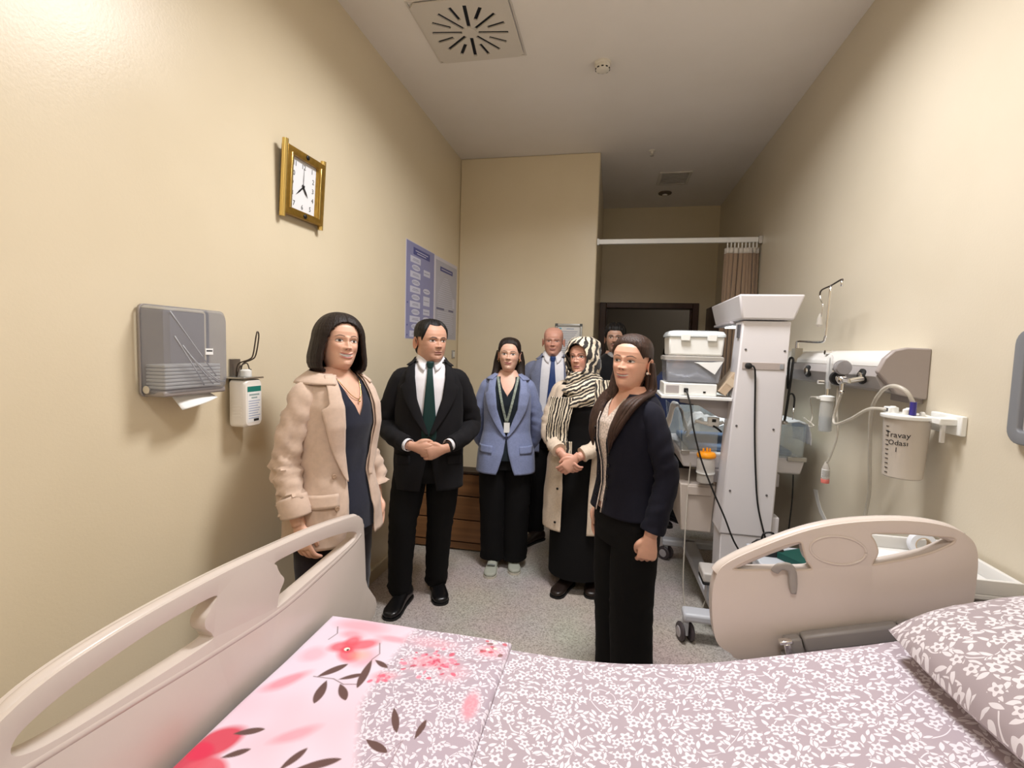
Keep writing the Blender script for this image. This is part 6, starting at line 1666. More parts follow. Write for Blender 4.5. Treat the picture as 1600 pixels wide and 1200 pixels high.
def jacket(T, m, parent, z0, z1, tab, off=0.010, lap=None, lapz=None, name='jacket', amp=0.004, seed=0.0, collar=True, flare=None, cut=0.0):
    g = two_gap(T, tab)
    o = garment(T, z0, z1, g, g, off, name, m, parent, amp=amp, seed=seed, flare=flare)
    if lap:
        for s in (-1, 1): lapel(T, g, s, lapz[0], lapz[1], lap, off + 0.002, 'lapel', m, o)
    if collar:
        vs = []; fs = []; n = 48; rows = 5
        zc = z1 - 0.012
        for i in range(rows + 1):
            u = i / rows
            for j in range(n + 1):
                gg = g(zc - 0.02) + 0.05
                th = gg + (2 * math.pi - 2 * gg) * j / n
                bk = 0.5 - 0.5 * math.cos(th)
                z = zc + 0.022 * bk - (0.035 + 0.02 * bk) * u + 0.004
                vs.append(T.p(th, z, off + 0.006 + 0.012 * math.sin(u * 1.6)))
        for i in range(rows):
            for j in range(n):
                a = i * (n + 1) + j; fs.append((a, a + 1, a + n + 2, a + n + 1))
        MB().add(vs, fs).build('jacket_collar', m, o, smooth=True, solid=0.0035, soff=1)
    return o

def lapel_width(z_btn, z_notch, z_top, w, wc):
    def f(z):
        if z <= z_notch: return w * max(0.0, (z - z_btn) / (z_notch - z_btn)) ** 0.8 + 0.004
        k = (z - z_notch) / (z_top - z_notch)
        return wc * (1.0 - 0.35 * k) + (w - wc) * max(0, 1 - k * 8)
    return f
def pocket_flap(T, m, parent, x0, x1, z, off):
    return surf_strip(T, [(x0, x1, z), (x0, x1, z - 0.028), (x0 + .004, x1 - .004, z - 0.055)], off, 'pocket_flap', m, parent, 0.004, 2)

MAN_ROWS = [(.70, .200, .135, .130), (.95, .198, .145, .125), (1.10, .193, .145, .120), (1.25, .192, .140, .125), (1.36, .188, .130, .125), (1.42, .172, .115, .118), (1.455, .146, .097, .107), (1.485, .110, .080, .092), (1.51, .080, .067, .079), (1.56, .066, .059, .072)]
WOM_ROWS = [(.70, .200, .145, .145), (.88, .194, .142, .142), (1.03, .162, .118, .112), (1.13, .160, .122, .108), (1.23, .165, .142, .112), (1.31, .164, .134, .113), (1.37, .152, .106, .104), (1.41, .124, .083, .092), (1.435, .092, .066, .078), (1.46, .062, .052, .065), (1.52, .050, .044, .056)]
def scaled(rows, k, w=1.0): return [(z * k, a * w, f * w, b * w) for (z, a, f, b) in rows]

# ================= woman in the beige jacket (far left)
def woman_beige():
    k = 1.025
    T = Torso(scaled(WOM_ROWS, k, 1.04)); S = sk(222, 176, 152)
    body = Body()
    cfg = dict(skin=S, hair=(0.022, 0.013, 0.010), smile=1.0, open=0.75, fem=1.0, neck=0.86, jaw=1.04, W=1.02, lip=(0.46, 0.13, 0.12), eyeopen=0.85, brow=0.8, noears=True)
    HM = head_matrix((0.0, -0.02, 1.500), -0.38, -0.03, 0.06, 0.97)
    head_part(body, cfg, HM)
    torso_skin(body, T, 0.9, 1.50, -0.004, S)
    rs, re, rw = (-.15, .01, 1.37), (-.222, .035, 1.12), (-.230, -.05, .875)
    ls, le, lw = (.15, .01, 1.37), (.222, .03, 1.12), (.230, -.04, .875)
    arm_skin(body, [rs, (-.195, .02, 1.26), re, (-.232, -.0, 1.0), rw], S); arm_skin(body, [ls, (.195, .02, 1.26), le, (.232, 0, 1.0), lw], S)
    place_hand(body, 'relaxed', rw, (0.06, -0.25, -1), (1, 0.1, 0), S); place_hand(body, 'relaxed', lw, (-0.06, -0.2, -1), (-1, 0.1, 0), S, mirror=True)
    legs_skin(body, [(-.1, 0, .85), (-.1, 0, .6), (-.1, 0, .45), (-.1, .02, .25), (-.1, .03, .08)], S); legs_skin(body, [(.1, 0, .85), (.1, 0, .6), (.1, 0, .45), (.1, .02, .25), (.1, .03, .08)], S)
    p = body.build('person', (-1.175, 1.90, 0), 1.32)
    tag(p, 'smiling person with a dark bob, open beige jacket and dark navy V-neck top', 'person')
    # bob
    rows = []
    for t_ in np.concatenate([1.085 - 0.535 * (1 - np.cos(np.linspace(0.02, math.pi / 2, 12)))]):
        c_ = math.sqrt(max(0.0, 1 - ((t_ - 0.55) / 0.536) ** 2)); rows.append((t_, .003 + .108 * c_ ** 0.9, .003 + .107 * c_, .003 + .126 * c_, .006))
    rows += [(0.35, .118, .110, .135, .006), (0.18, .124, .110, .139, .006), (0.06, .124, .108, .136, .004), (-0.04, .117, .100, .125, 0), (-0.10, .102, .086, .108, 0), (-0.12, .088, .074, .094, 0)]
    gap = lambda t: (float(np.interp(t, [-0.1, 0.1, 0.35, 0.55, 0.68, 0.77, 0.83, 0.86, 0.88, 1.1], [0.92, 0.80, 0.72, 0.66, 0.58, 0.47, 0.34, 0.22, 0.0, 0.0])), float(np.interp(t, [-0.1, 0.1, 0.35, 0.55, 0.68, 0.77, 0.83, 0.86, 0.88, 1.1], [0.98, 0.96, 0.90, 0.82, 0.70, 0.55, 0.38, 0.24, 0.0, 0.0])))
    hair_loft('hair', HAIR_DK, p, HM, rows, gap, thick=0.014, amp=0.0022, sub=9, nt=160)
    # top
    g = two_gap(T, [(0.7, 0), (1.30, 0), (1.305, 0.004), (1.38, 0.042), (1.45, 0.062), (1.5, .062)])
    garment(T, 0.80, 1.465, g, g, 0.003, 'top', NAVY_TOP, p, amp=0.003, seed=3, weld=True)
    nk = [(T.p(T.th_of_x(x, z), z, 0.003)) for x, z in ((-.06, 1.455), (-.045, 1.42), (-.022, 1.385), (0.008, 1.368), (.030, 1.385), (.048, 1.42), (.06, 1.455))]
    n = MB().tube(nk, 0.0016, 6, 6).build('necklace', GOLDJ, p, smooth=True)
    q = T.p(T.th_of_x(0.008, 1.36), 1.36, 0.005); MB().ball(q, 0.005).build('pendant', GOLDJ, n, smooth=True)
    # jacket
    tab = [(0.7, .085), (0.95, .060), (1.05, .055), (1.25, .080), (1.38, .078), (1.44, .070), (1.48, .062)]
    j = jacket(T, BEIGE_L, p, 0.765, 1.475, tab, 0.014, lapel_width(1.03, 1.335, 1.47, 0.085, 0.055), (1.03, 1.468), amp=0.008, seed=1.0, flare=lambda z: 0.02 * max(0, (1.0 - z)))
    buttons(T, [(-.105, 1.06), (-.112, .93)], 0.024, 0.010, mat('beige_button', srgb(170, 142, 118), 0.4), j)
    pocket_flap(T, BEIGE_L, j, -.185, -.10, 0.99, 0.024)
    w_ = ((0.35, .1, .6), (0.6, .16, 1.6), (0.92, .1, 1.8))
    sleeve('sleeve', BEIGE_L, p, [(-.085, .0, 1.415), (-.148, .005, 1.385), (-.196, .018, 1.26), (-.222, .035, 1.12), (-.232, .0, 1.02), (-.232, -.035, .925)], [.030, .060, .059, .056, .056, .057], 0.0085, 2.0, w_)
    sleeve('sleeve', BEIGE_L, p, [(.085, .0, 1.415), (.148, .005, 1.385), (.196, .018, 1.26), (.222, .035, 1.12), (.232, .0, 1.02), (.232, -.035, .925)], [.030, .060, .059, .056, .056, .057], 0.0085, 5.0, w_)
    MB().tube([(-.233, -.012, .985), (-.233, -.03, .945), (-.232, -.038, .915)], [.060, .061, .060], 22, 3, cap=False).build('turned_cuff', BEIGE_L, p, smooth=True, solid=0.003)
    L_ = [[(s * .09, 0, .84), (s * .098, -.005, .65), (s * .10, -.01, .47), (s * .10, .01, .28), (s * .10, .025, .08)] for s in (-1, 1)]
    trousers('trousers', cloth_mat('dark_plum_trousers', srgb(34, 26, 32)), p, T, L_, [.105, .092, .078, .070, .068], 0.98)
    for s in (-1, 1): shoe('shoe', BLK_SHOE, SOLE_B, p, (s * .10, -.03, 0), s * .12, .25, .085, .07)
woman_beige()

# ================= man in the black suit
def man_black():
    T = Torso(MAN_ROWS); S = sk(206, 158, 134)
    body = Body()
    cfg = dict(skin=S, hair=(0.014, 0.010, 0.008), smile=0.0, jaw=1.12, W=1.07, D=1.02, stubble=0.28, lip=(0.38, 0.17, 0.14), brow=1.35, eyeopen=0.8, gaze=0.001, browlift=-0.012)
    HM = head_matrix((0.0, -0.015, 1.515), 0.50, 0.02, 0.0, 1.05)
    head_part(body, cfg, HM); torso_skin(body, T, 1.05, 1.54, -0.010, S)
    R_ = [(-.165, .005, 1.39), (-.222, .02, 1.27), (-.260, .03, 1.13), (-.20, -.10, 1.06), (-.095, -.205, 1.035)]
    L_ = [(.165, .005, 1.39), (.222, .02, 1.27), (.260, .03, 1.13), (.20, -.10, 1.06), (.095, -.205, 1.03)]
    arm_skin(body, R_, S); arm_skin(body, L_, S)
    place_hand(body, 'wrap', (-.085, -.212, 1.035), (1, -0.22, -0.22), (0.15, 1, 0.1), S, mirror=False)
    place_hand(body, 'wrap', (.088, -.222, 1.022), (-1, -0.14, -0.28), (-0.15, 1, 0.1), S, mirror=True)
    lr = [[(-.10, 0, .88), (-.13, -.02, .68), (-.15, -.04, .50), (-.16, .0, .28), (-.165, .03, .07)], [(.09, .02, .88), (.085, .03, .68), (.075, .05, .50), (.065, .10, .28), (.06, .15, .07)]]
    for l in lr: legs_skin(body, l, S)
    p = body.build('person', (-1.065, 2.755, 0), 0.36)
    tag(p, 'person in a black suit, white shirt and dark green tie with clasped hands', 'person')
    def mask(th, t):
        a = abs(th)
        hl = np.interp(a, [0, .25, .55, .75, .95, 1.2, 1.45, 1.7, 2.0, 3.2], [.865, .875, .90, .80, .66, .50, .44, .30, .16, .10])
        if 1.28 < a < 1.62 and t < 0.58: return -0.1
        return t - hl
    hair_cap('hair', HAIR_BK, p, HM, cfg, mask, lambda th, t: 0.008 + 0.006 * max(0, t - 0.6) * 2, amp=0.003)
    tube_garment(T, 0.995, 1.525, 0.0, 'shirt', SHIRT_W, p, amp=0.002)
    shirt_collar(T, SHIRT_W, p, 1.515, 0.055)
    tie(T, cloth_mat('dark_green_tie', srgb(12, 46, 44), 0.5), p, 1.492, 1.03)
    tab = [(.7, .055), (.82, .035), (.95, .012), (1.08, .002), (1.12, .012), (1.30, .068), (1.42, .082), (1.48, .080), (1.53, .074)]
    j = jacket(T, BLK_SUIT, p, 0.755, 1.528, tab, 0.012, lapel_width(1.09, 1.37, 1.515, 0.075, 0.05), (1.09, 1.515), amp=0.004, seed=4.0)
    buttons(T, [(0.0, 1.075), (0.004, .965)], 0.016, 0.009, BLK_SHOE, j)
    for s in (-1, 1): pocket_flap(T, BLK_SUIT, j, *(sorted((s * .10, s * .18))), 0.965, 0.014)
    for s in (-1, 1):
        pts = [(s * .095, 0, 1.435), (s * .165, .004, 1.405), (s * .222, .018, 1.27), (s * .262, .035, 1.13), (s * .205, -.09, 1.070), (s * .122, -.19, 1.042)]
        sl = sleeve('sleeve', BLK_SUIT, p, pts, [.030, .064, .063, .060, .054, .047], 0.005, 3.0 + s)
        MB().tube([Vector(pts[-1]) + Vector((s * .012, .013, .002)), Vector(pts[-1]) - Vector((s * .014, .015, .003))], [.038, .036], 18, cap=False).build('shirt_cuff', SHIRT_W, sl, smooth=True, solid=0.002)
    MB().tube([(.112, -.205, 1.03), (.104, -.214, 1.027)], 0.034, 18).build('watch', mat('watch_steel', srgb(60, 60, 64), 0.25, metal=0.8), p, smooth='auto')
    trousers('trousers', BLK_TR, p, T, lr, [.108, .098, .082, .076, .074], 1.03, 0.005, 1.0)
    shoe('shoe', BLK_SHOE, SOLE_B, p, (-.165, -.045, 0), -.36, .30, .105, .085); shoe('shoe', BLK_SHOE, SOLE_B, p, (.075, .10, 0), .12, .30, .105, .085)
man_black()

# ================= woman in the light blue blazer
def woman_blue():
    k = 0.985
    T = Torso(scaled(WOM_ROWS, k, 0.97)); S = sk(224, 180, 158)
    body = Body()
    cfg = dict(skin=S, hair=(0.02, 0.013, 0.010), smile=0.75, fem=1.0, neck=0.86, W=0.98, jaw=0.96, lip=(0.42, 0.14, 0.13), eyeopen=0.9, brow=0.9)
    HM = head_matrix((0.0, -0.02, 1.450), -0.04, -0.02, 0.03, 0.97)
    head_part(body, cfg, HM); torso_skin(body, T, 0.9, 1.45, -0.003, S)
    for s in (-1, 1):
        arm_skin(body, [(s * .14, .01, 1.325), (s * .19, .03, 1.20), (s * .218, .06, 1.06), (s * .205, .11, .95), (s * .165, .15, .86)], S)
        place_hand(body, 'fist', (s * .16, .155, .855), (-s * 0.7, 0.1, -0.8), (0, -1, 0), S, mirror=(s > 0))
    lr = [[(s * .088, 0, .84), (s * .088, 0, .65), (s * .085, .0, .46), (s * .08, .015, .25), (s * .075, .03, .07)] for s in (-1, 1)]
    for l in lr: legs_skin(body, l, S)
    p = body.build('person', (-0.712, 3.37, 0), 0.19)
    tag(p, 'smiling person in a light blue blazer with a lanyard, hands behind the back', 'person')
    def mask(th, t):
        a = abs(th)
        hl = np.interp(a, [0, .3, .6, .8, .95, 1.15, 1.4, 1.7, 2.0, 3.2], [.835, .83, .785, .71, .625, .56, .50, .10, -.1, -.1])
        if 1.22 < a < 1.62 and t < 0.56: return -0.1
        return t - hl
    hr = hair_cap('hair', HAIR_DK, p, HM, cfg, mask, lambda th, t: 0.010 + 0.008 * max(0, t - .5), amp=0.002, seed=3)
    b = MB()
    for s, (dx, dy) in ((-1, (.0, .0)), (1, (.0, .0))):
        lock(b, [HM @ Vector((s * .066, .035, .135)), HM @ Vector((s * .080, .045, .06)), HM @ Vector((s * .088, .030, -.01)), HM @ Vector((s * .105, .000, -.065)), HM @ Vector((s * .135, -.030, -.115))], [.030, .034, .032, .026, .010], 0.6, seed=s)
        lock(b, [HM @ Vector((s * .040, .070, .12)), HM @ Vector((s * .060, .080, .03)), HM @ Vector((s * .070, .070, -.05)), HM @ Vector((s * .075, .06, -.12))], [.040, .042, .036, .015], 0.7, seed=s + 4)
    lock(b, [HM @ Vector((0, .085, .12)), HM @ Vector((0, .095, .03)), HM @ Vector((0, .09, -.06)), HM @ Vector((0, .085, -.14))], [.05, .055, .05, .02], 0.9)
    b.build('loose_locks', HAIR_DK, hr, smooth=True)
    for s in (-1, 1): MB().ball(HM @ Vector((s * .0745, .006, .072)), .0045).tube([HM @ Vector((s * .0745, .006, .07)), HM @ Vector((s * .0755, .005, .052))], .0018, 6).build('earring', GOLDJ, p, smooth=True)
    g = two_gap(T, [(.7, 0), (1.275, 0), (1.28, .004), (1.33, .036), (1.38, .052), (1.43, .050)])
    garment(T, 0.82, 1.405, g, g, 0.002, 'top', TEAL_TOP, p, amp=0.002, seed=8, weld=True)
    # lanyard
    LAN = mat('lanyard_print', srgb(150, 160, 148), 0.6, noise=0.5, nscale=90)
    ln = surf_strip(T, [(-.072, -.056, 1.405), (-.062, -.046, 1.34), (-.040, -.024, 1.22), (-.010, .006, 1.09)], 0.012, 'lanyard', LAN, p, 0.002)
    surf_strip(T, [(.056, .072, 1.405), (.046, .062, 1.34), (.022, .038, 1.22), (-.006, .010, 1.09)], 0.0135, 'lanyard_band', LAN, ln, 0.002)
    c = T.p(0, 1.045, 0.022); P_box('name_badge', PAPER, ln, c.x - .018, c.x + .022, c.y - .001, c.y + .001, 1.02, 1.09)
    tab = [(.68, .075), (.76, .045), (.88, .015), (.985, .002), (1.0, .006), (1.18, .066), (1.33, .080), (1.38, .076), (1.43, .066)]
    j = jacket(T, BLUE_B, p, 0.725, 1.425, tab, 0.012, lapel_width(.99, 1.285, 1.415, 0.075, 0.05), (.99, 1.415), amp=0.004, seed=6.0, flare=lambda z: 0.012 * max(0, .95 - z) / .25)
    buttons(T, [(0.0, .985)], 0.017, 0.010, mat('blue_button', srgb(50, 56, 84), 0.4), j)
    for s in (-1, 1): pocket_flap(T, BLUE_B, j, *(sorted((s * .085, s * .17))), 0.925, 0.018)
    for s in (-1, 1):
        sleeve('sleeve', BLUE_B, p, [(s * .075, 0, 1.365), (s * .138, .004, 1.335), (s * .188, .03, 1.20), (s * .218, .06, 1.06), (s * .208, .11, .95), (s * .170, .14, .88)], [.028, .055, .053, .049, .047, .045], 0.004, 2.0 + s)
    trousers('trousers', BLK_TR, p, T, lr, [.108, .104, .096, .094, .098], 0.98, 0.004, 2.0)
    for s in (-1, 1):
        sh = shoe('shoe', LIGHT_SHOE, SOLE_L, p, (s * .078, -.055 - (0.03 if s < 0 else -0.04), 0), s * .10, .235, .092, .062)
        MB().tube([(-.028, -.03, .060), (0, -.035, .066), (.028, -.03, .060)], 0.006, 8, 4).build('strap', mat('grey_strap', srgb(112, 118, 116), 0.6), sh, smooth=True)
woman_blue()

# ================= bald man in the grey-blue suit
def man_bald():
    k = 1.025
    T = Torso(scaled(MAN_ROWS, k, 1.0)); S = sk(208, 154, 134)
    body = Body()
    cfg = dict(skin=S, hair=(0.05, 0.035, 0.028), smile=0.5, jaw=1.06, W=1.05, stubble=0.10, scalp=0.25, lip=(0.40, 0.17, 0.15), brow=0.6, eyeopen=0.5, blush=1.0)
    HM = head_matrix((0.0, -0.02, 1.562), -0.06, 0.05, 0.0, 0.985)
    head_part(body, cfg, HM); torso_skin(body, T, 1.05, 1.575, -0.010, S)
    for s in (-1, 1):
        arm_skin(body, [(s * .165, .005, 1.43), (s * .222, .02, 1.30), (s * .260, .03, 1.15), (s * .20, -.10, 1.05), (s * .085, -.19, 1.01)], S)
        place_hand(body, 'wrap', (s * .085, -.195, 1.005), (-s, -0.15, -0.3), (-s * .1, 1, 0.1), S, mirror=(s > 0))
    lr = [[(-.10, 0, .90), (-.10, -.01, .70), (-.10, -.01, .50), (-.10, .02, .28), (-.10, .04, .07)], [(.10, 0, .90), (.10, -.01, .70), (.10, -.01, .50), (.10, .02, .28), (.10, .04, .07)]]
    for l in lr: legs_skin(body, l, S)
    p = body.build('person', (-0.462, 3.93, 0), 0.12)
    tag(p, 'bald person in a grey-blue suit with white shirt and blue tie at the back', 'person')
    tube_garment(T, 0.90, 1.56, 0.0, 'shirt', SHIRT_W, p, amp=0.002)
    shirt_collar(T, SHIRT_W, p, 1.553, 0.055)
    tie(T, cloth_mat('blue_tie', srgb(40, 62, 112), 0.5), p, 1.528, 1.04)
    tab = [(.7, .08), (.95, .085), (1.10, .088), (1.30, .092), (1.45, .086), (1.50, .082), (1.56, .076)]
    jacket(T, GREYBLUE, p, 0.78, 1.565, tab, 0.012, lapel_width(1.05, 1.41, 1.55, 0.072, 0.05), (1.05, 1.55), amp=0.004, seed=9.0)
    for s in (-1, 1):
        sleeve('sleeve', GREYBLUE, p, [(s * .095, 0, 1.472), (s * .165, .004, 1.442), (s * .222, .018, 1.30), (s * .262, .035, 1.15), (s * .205, -.085, 1.065), (s * .115, -.18, 1.018)], [.030, .064, .063, .060, .054, .047], 0.004, 6.0 + s)
    trousers('trousers', BLK_TR, p, T, lr, [.108, .098, .082, .076, .074], 1.02, 0.004, 6.0)
    shoe('shoe', BROWN_SHOE, SOLE_B, p, (-.13, -.06, 0), -.75, .29, .10, .08); shoe('shoe', BROWN_SHOE, SOLE_B, p, (.11, -.06, 0), .2, .29, .10, .08)
man_bald()

# ================= woman with the zebra-striped headscarf
def stripe_material(name, c0, c1, freq, dist):
    m = bpy.data.materials.new(name); m.use_nodes = True
    N = m.node_tree.nodes; L = m.node_tree.links; p = N['Principled BSDF']
    p.inputs['Roughness'].default_value = 0.7; p.inputs['Sheen Weight'].default_value = 0.2
    uv = N.new('ShaderNodeUVMap'); uv.uv_map = 'UVMap'
    tc = N.new('ShaderNodeTexCoord'); n = N.new('ShaderNodeTexNoise'); n.inputs['Scale'].default_value = 20; n.inputs['Detail'].default_value = 2; L.new(tc.outputs['Object'], n.inputs['Vector'])
    sp = N.new('ShaderNodeSeparateXYZ'); L.new(uv.outputs[0], sp.inputs[0])
    a = math_node(N, L, 'MULTIPLY_ADD', n.outputs['Fac'], dist, math_node(N, L, 'MULTIPLY', sp.outputs[0], freq))
    s = math_node(N, L, 'SINE', a)
    k = math_node(N, L, 'GREATER_THAN', s, 0.05)
    mx = N.new('ShaderNodeMix'); mx.data_type = 'RGBA'; L.new(k, mx.inputs['Factor']); mx.inputs['A'].default_value = c0; mx.inputs['B'].default_value = c1
    L.new(mx.outputs['Result'], p.inputs['Base Color'])
    return m
def uv_grid(name, P, UV, m, parent, solid=0.004):
    o = grid_object(name, P, UV, m, parent=parent)
    if solid:
        s = o.modifiers.new('S', 'SOLIDIFY'); s.thickness = solid; s.offset = -1
    return o
def woman_scarf():
    k = 0.985
    T = Torso(scaled(WOM_ROWS, k, 1.10)); S = sk(220, 166, 144)
    body = Body()
    cfg = dict(skin=S, hair=(0.02, 0.014, 0.011), smile=0.1, fem=1.0, neck=0.86, W=1.04, jaw=1.10, lip=(0.42, 0.16, 0.15), eyeopen=0.8, blush=1.2, noears=True)
    HM = head_matrix((-0.01, -0.02, 1.448), -0.32, 0.0, -0.04, 0.985)
    head_part(body, cfg, HM); torso_skin(body, T, 0.9, 1.45, -0.006, S)
    rw, lw = (-.075, -.262, .945), (.015, -.272, .935)
    arm_skin(body, [(-.155, .005, 1.325), (-.205, -.005, 1.20), (-.225, -.03, 1.065), (-.16, -.15, .995), rw], S); arm_skin(body, [(.155, .005, 1.325), (.21, .0, 1.20), (.235, -.03, 1.06), (.14, -.16, .995), lw], S)
    place_hand(body, 'wrap', rw, (0.75, -0.25, -0.75), (0.25, 1, 0.1), S, mirror=False)
    place_hand(body, 'wrap', lw, (-0.70, -0.28, -0.75), (-0.2, 1, 0.1), S, mirror=True)
    lr = [[(s * .095, 0, .84), (s * .10, 0, .65), (s * .10, .0, .46), (s * .10, .015, .25), (s * .10, .03, .07)] for s in (-1, 1)]
    for l in lr: legs_skin(body, l, S)
    p = body.build('person', (-0.165, 3.25, 0), -0.12)
    tag(p, 'person in a zebra-striped headscarf, glasses and open cream coat with clasped hands', 'person')
    ZEB = stripe_material('zebra_scarf', srgb(34, 28, 26), srgb(226, 212, 188), 1.0, 9.0)
    # scarf around the head
    rows = np.array([(1.10, .004, .004, .004, .008), (1.085, .045, .045, .045, .008), (1.04, .072, .075, .078, .006), (0.95, .094, .098, .104, .004), (0.80, .106, .112, .124, .002), (0.60, .110, .114, .130, 0), (0.40, .111, .112, .130, 0), (0.20, .109, .112, .126, 0), (0.05, .104, .112, .118, 0), (-0.08, .098, .100, .108, 0.002), (-0.2, .096, .090, .104, .004), (-0.35, .105, .096, .108, .006)])
    tq = np.linspace(1.10, -0.35, 70); nt = 110
    Pq = np.zeros((70, nt + 1, 3)); UV = np.zeros((70, nt + 1, 2))
    for i, t in enumerate(tq):
        w, f, b_, sh = [np.interp(t, rows[::-1, 0], rows[::-1, q]) for q in (1, 2, 3, 4)]
        g = float(np.interp(t, [-0.1, 0.0, 0.06, 0.2, 0.45, 0.65, 0.78, 0.86, 0.9], [0, 0, .42, .62, .70, .66, .50, .22, 0]))
        for j in range(nt + 1):
            th = g + (2 * math.pi - 2 * g) * j / nt; c, s = math.cos(th), math.sin(th)
            fo = 0.007 * mnoise.noise(Vector((c * 2.2 + t * 2, s * 2.2, t * 5))) + 0.004 * math.sin(9 * t + 3 * th)
            x = (w + fo) * math.copysign(abs(s) ** .9, s); y = (-(f + fo) * abs(c) ** .9 if c > 0 else (b_ + fo) * abs(c) ** .9) + sh
            Pq[i, j] = HM @ Vector((x, y, t * .225)); UV[i, j] = (th * 12 - t * 26 * (1 if th > math.pi else 0.4) + 3 * math.sin(th), t * 1.5)
    sc = uv_grid('headscarf', Pq, UV * np.array([1.0, 1.0]), ZEB, p, 0.005)
    # dark under-scarf band
    vs = []; fs = []; n = 60
    for i in range(5):
        for j in range(n + 1):
            a = -1.25 + 2.5 * j / n
            r = 0.0775 + 0.002 * i
            t = 0.845 - 0.30 * abs(a) ** 2.0 * 0.55 + 0.02 * i
            X_, Y_, Z_ = head_surface(np.array(a), np.array(t), 1.04, 1.0, 1.0)
            v = Vector((float(X_), float(Y_), float(Z_))); vs.append(HM @ (v * 1.02 + Vector((0, -0.004 - .001 * i, 0))))
    for i in range(4):
        for j in range(n):
            a = i * (n + 1) + j; fs.append((a, a + 1, a + n + 2, a + n + 1))
    MB().add(vs, fs).build('under_scarf', BLK_DR, sc, smooth=True, solid=0.002)
    # wrap over neck and chest
    nr, nt = 44, 110; Pq = np.zeros((nr, nt + 1, 3)); UV = np.zeros((nr, nt + 1, 2))
    for i in range(nr):
        u = i / (nr - 1); z = 1.462 - 0.20 * u
        for j in range(nt + 1):
            th = 2 * math.pi * j / nt; c, s = math.cos(th), math.sin(th)
            w = np.interp(u, [0, .25, .6, 1], [.090, .112, .150, .172]); f = np.interp(u, [0, .25, .6, 1], [.098, .128, .158, .166]); b_ = np.interp(u, [0, .3, 1], [.098, .112, .128])
            fo = 0.011 * math.sin(u * 15 + 2.6 * math.sin(th + .6) + 1.5 * mnoise.noise(Vector((c * 1.5, s * 1.5, u * 2)))) * (0.7 + 0.3 * c) + 0.012 * mnoise.noise(Vector((c * 2.5, s * 2.5, u * 4)))
            zz = z - 0.035 * max(0, c) * u + 0.02 * math.sin(th * 1.0 + 0.8) * u
            Pq[i, j] = ((w + fo) * s, (-(f + fo) * c if c > 0 else -(b_ + fo) * c) - 0.012, zz)
            UV[i, j] = (u * 62 + 9 * math.sin(th + .5) + 5 * math.sin(2 * th), th * .9)
    uv_grid('scarf_wrap', Pq, UV, ZEB, sc, 0.006)
    # hanging ends with fringe
    def tail(pts, w0, w1, seed, name, fringe=True, nw=20):
        C_ = catmull(pts, 8); n = len(C_); P2 = np.zeros((n, nw + 1, 3)); U2 = np.zeros((n, nw + 1, 2))
        for i, c in enumerate(C_):
            w = w0 + (w1 - w0) * i / (n - 1)
            for j in range(nw + 1):
                u = j / nw - .5
                P2[i, j] = (c.x + u * w, c.y + 0.010 * math.sin(u * 14 + seed) + 0.004 * math.sin(i * .4), c.z)
                U2[i, j] = (u * w * 380 + 0.05 * i, i * .06)
        o = uv_grid(name, P2, U2, ZEB, sc, 0.005)
        if fringe:
            b = MB(); hem = MB(); lo = P2[-1]
            hem.tube([Vector(q) for q in lo], 0.006, 8).build('hem_band', mat('fringe_gold', srgb(176, 142, 92), 0.8), o, smooth=True)
            for j in range(0, 26):
                q = Vector(lo[min(nw, int(j * nw / 25))]); b.tube([q, q + Vector((0.003 * math.sin(j * 2.1), 0.003, -0.02)), q + Vector((0.006 * math.sin(j * 1.3), 0.0, -0.042))], [.0028, .0022, .0012], 5)
            b.build('fringe', mat('fringe_gold'), o); 
        return o
    tail([(-.105, -.175, 1.30), (-.120, -.185, 1.20), (-.135, -.185, 1.10), (-.135, -.185, 1.03), (-.12, -.20, 0.99)], .16, .13, 1.0, 'scarf_end')
    tail([(-.075, -.20, 1.02), (-.070, -.205, .95), (-.065, -.21, .90)], .09, .075, 2.0, 'scarf_end', False)
    tail([(.145, -.135, 1.42), (.155, -.150, 1.36), (.165, -.160, 1.30), (.165, -.165, 1.255)], .10, .14, 4.0, 'scarf_end')
    # dress and coat
    tube_garment(T, 0.62, 1.41, 0.004, 'dress', BLK_DR, p, amp=0.003, seed=2)
    b = MB(); b.rings([[Vector((w * math.cos(a) * (1 + .02 * math.sin(5 * a)), d * math.sin(a), z)) for a in np.linspace(0, 2 * math.pi, 48, endpoint=False)] for (z, w, d) in ((.10, .20, .19), (.35, .20, .185), (.62, .215, .165), (.80, .215, .155))])
    b.build('skirt', BLK_DR, p, smooth='auto')
    tab = [(.4, .085), (.7, .085), (.95, .095), (1.15, .11), (1.30, .12), (1.40, .08)]
    T2 = Torso([(0.35, .245, .205, .20), (.60, .240, .190, .185)] + [(z, a + .012, f + .012, bb + .012) for (z, a, f, bb) in T.r[1:]])
    g = two_gap(T2, tab)
    c = garment(T2, 0.42, 1.375, g, g, 0.004, 'coat', CREAM, p, nz=80, amp=0.005, seed=12)
    buttons(T2, [(-.112, .70), (-.118, .48)], 0.012, 0.008, BLK_SHOE, c)
    w_ = ((0.5, .14, 1.3), (0.85, .12, 1.0))
    sleeve('sleeve', CREAM, p, [(-.085, 0, 1.37), (-.155, .0, 1.335), (-.205, -.005, 1.20), (-.228, -.035, 1.065), (-.170, -.145, 1.005), (-.105, -.232, .965)], [.03, .058, .058, .056, .052, .048], 0.005, 7.0, w_)
    sleeve('sleeve', CREAM, p, [(.085, 0, 1.37), (.155, .0, 1.335), (.21, .0, 1.20), (.240, -.035, 1.06), (.145, -.16, 1.005), (.045, -.245, .955)], [.03, .058, .058, .056, .052, .048], 0.005, 8.0, w_)
    # glasses
    gl = MB()
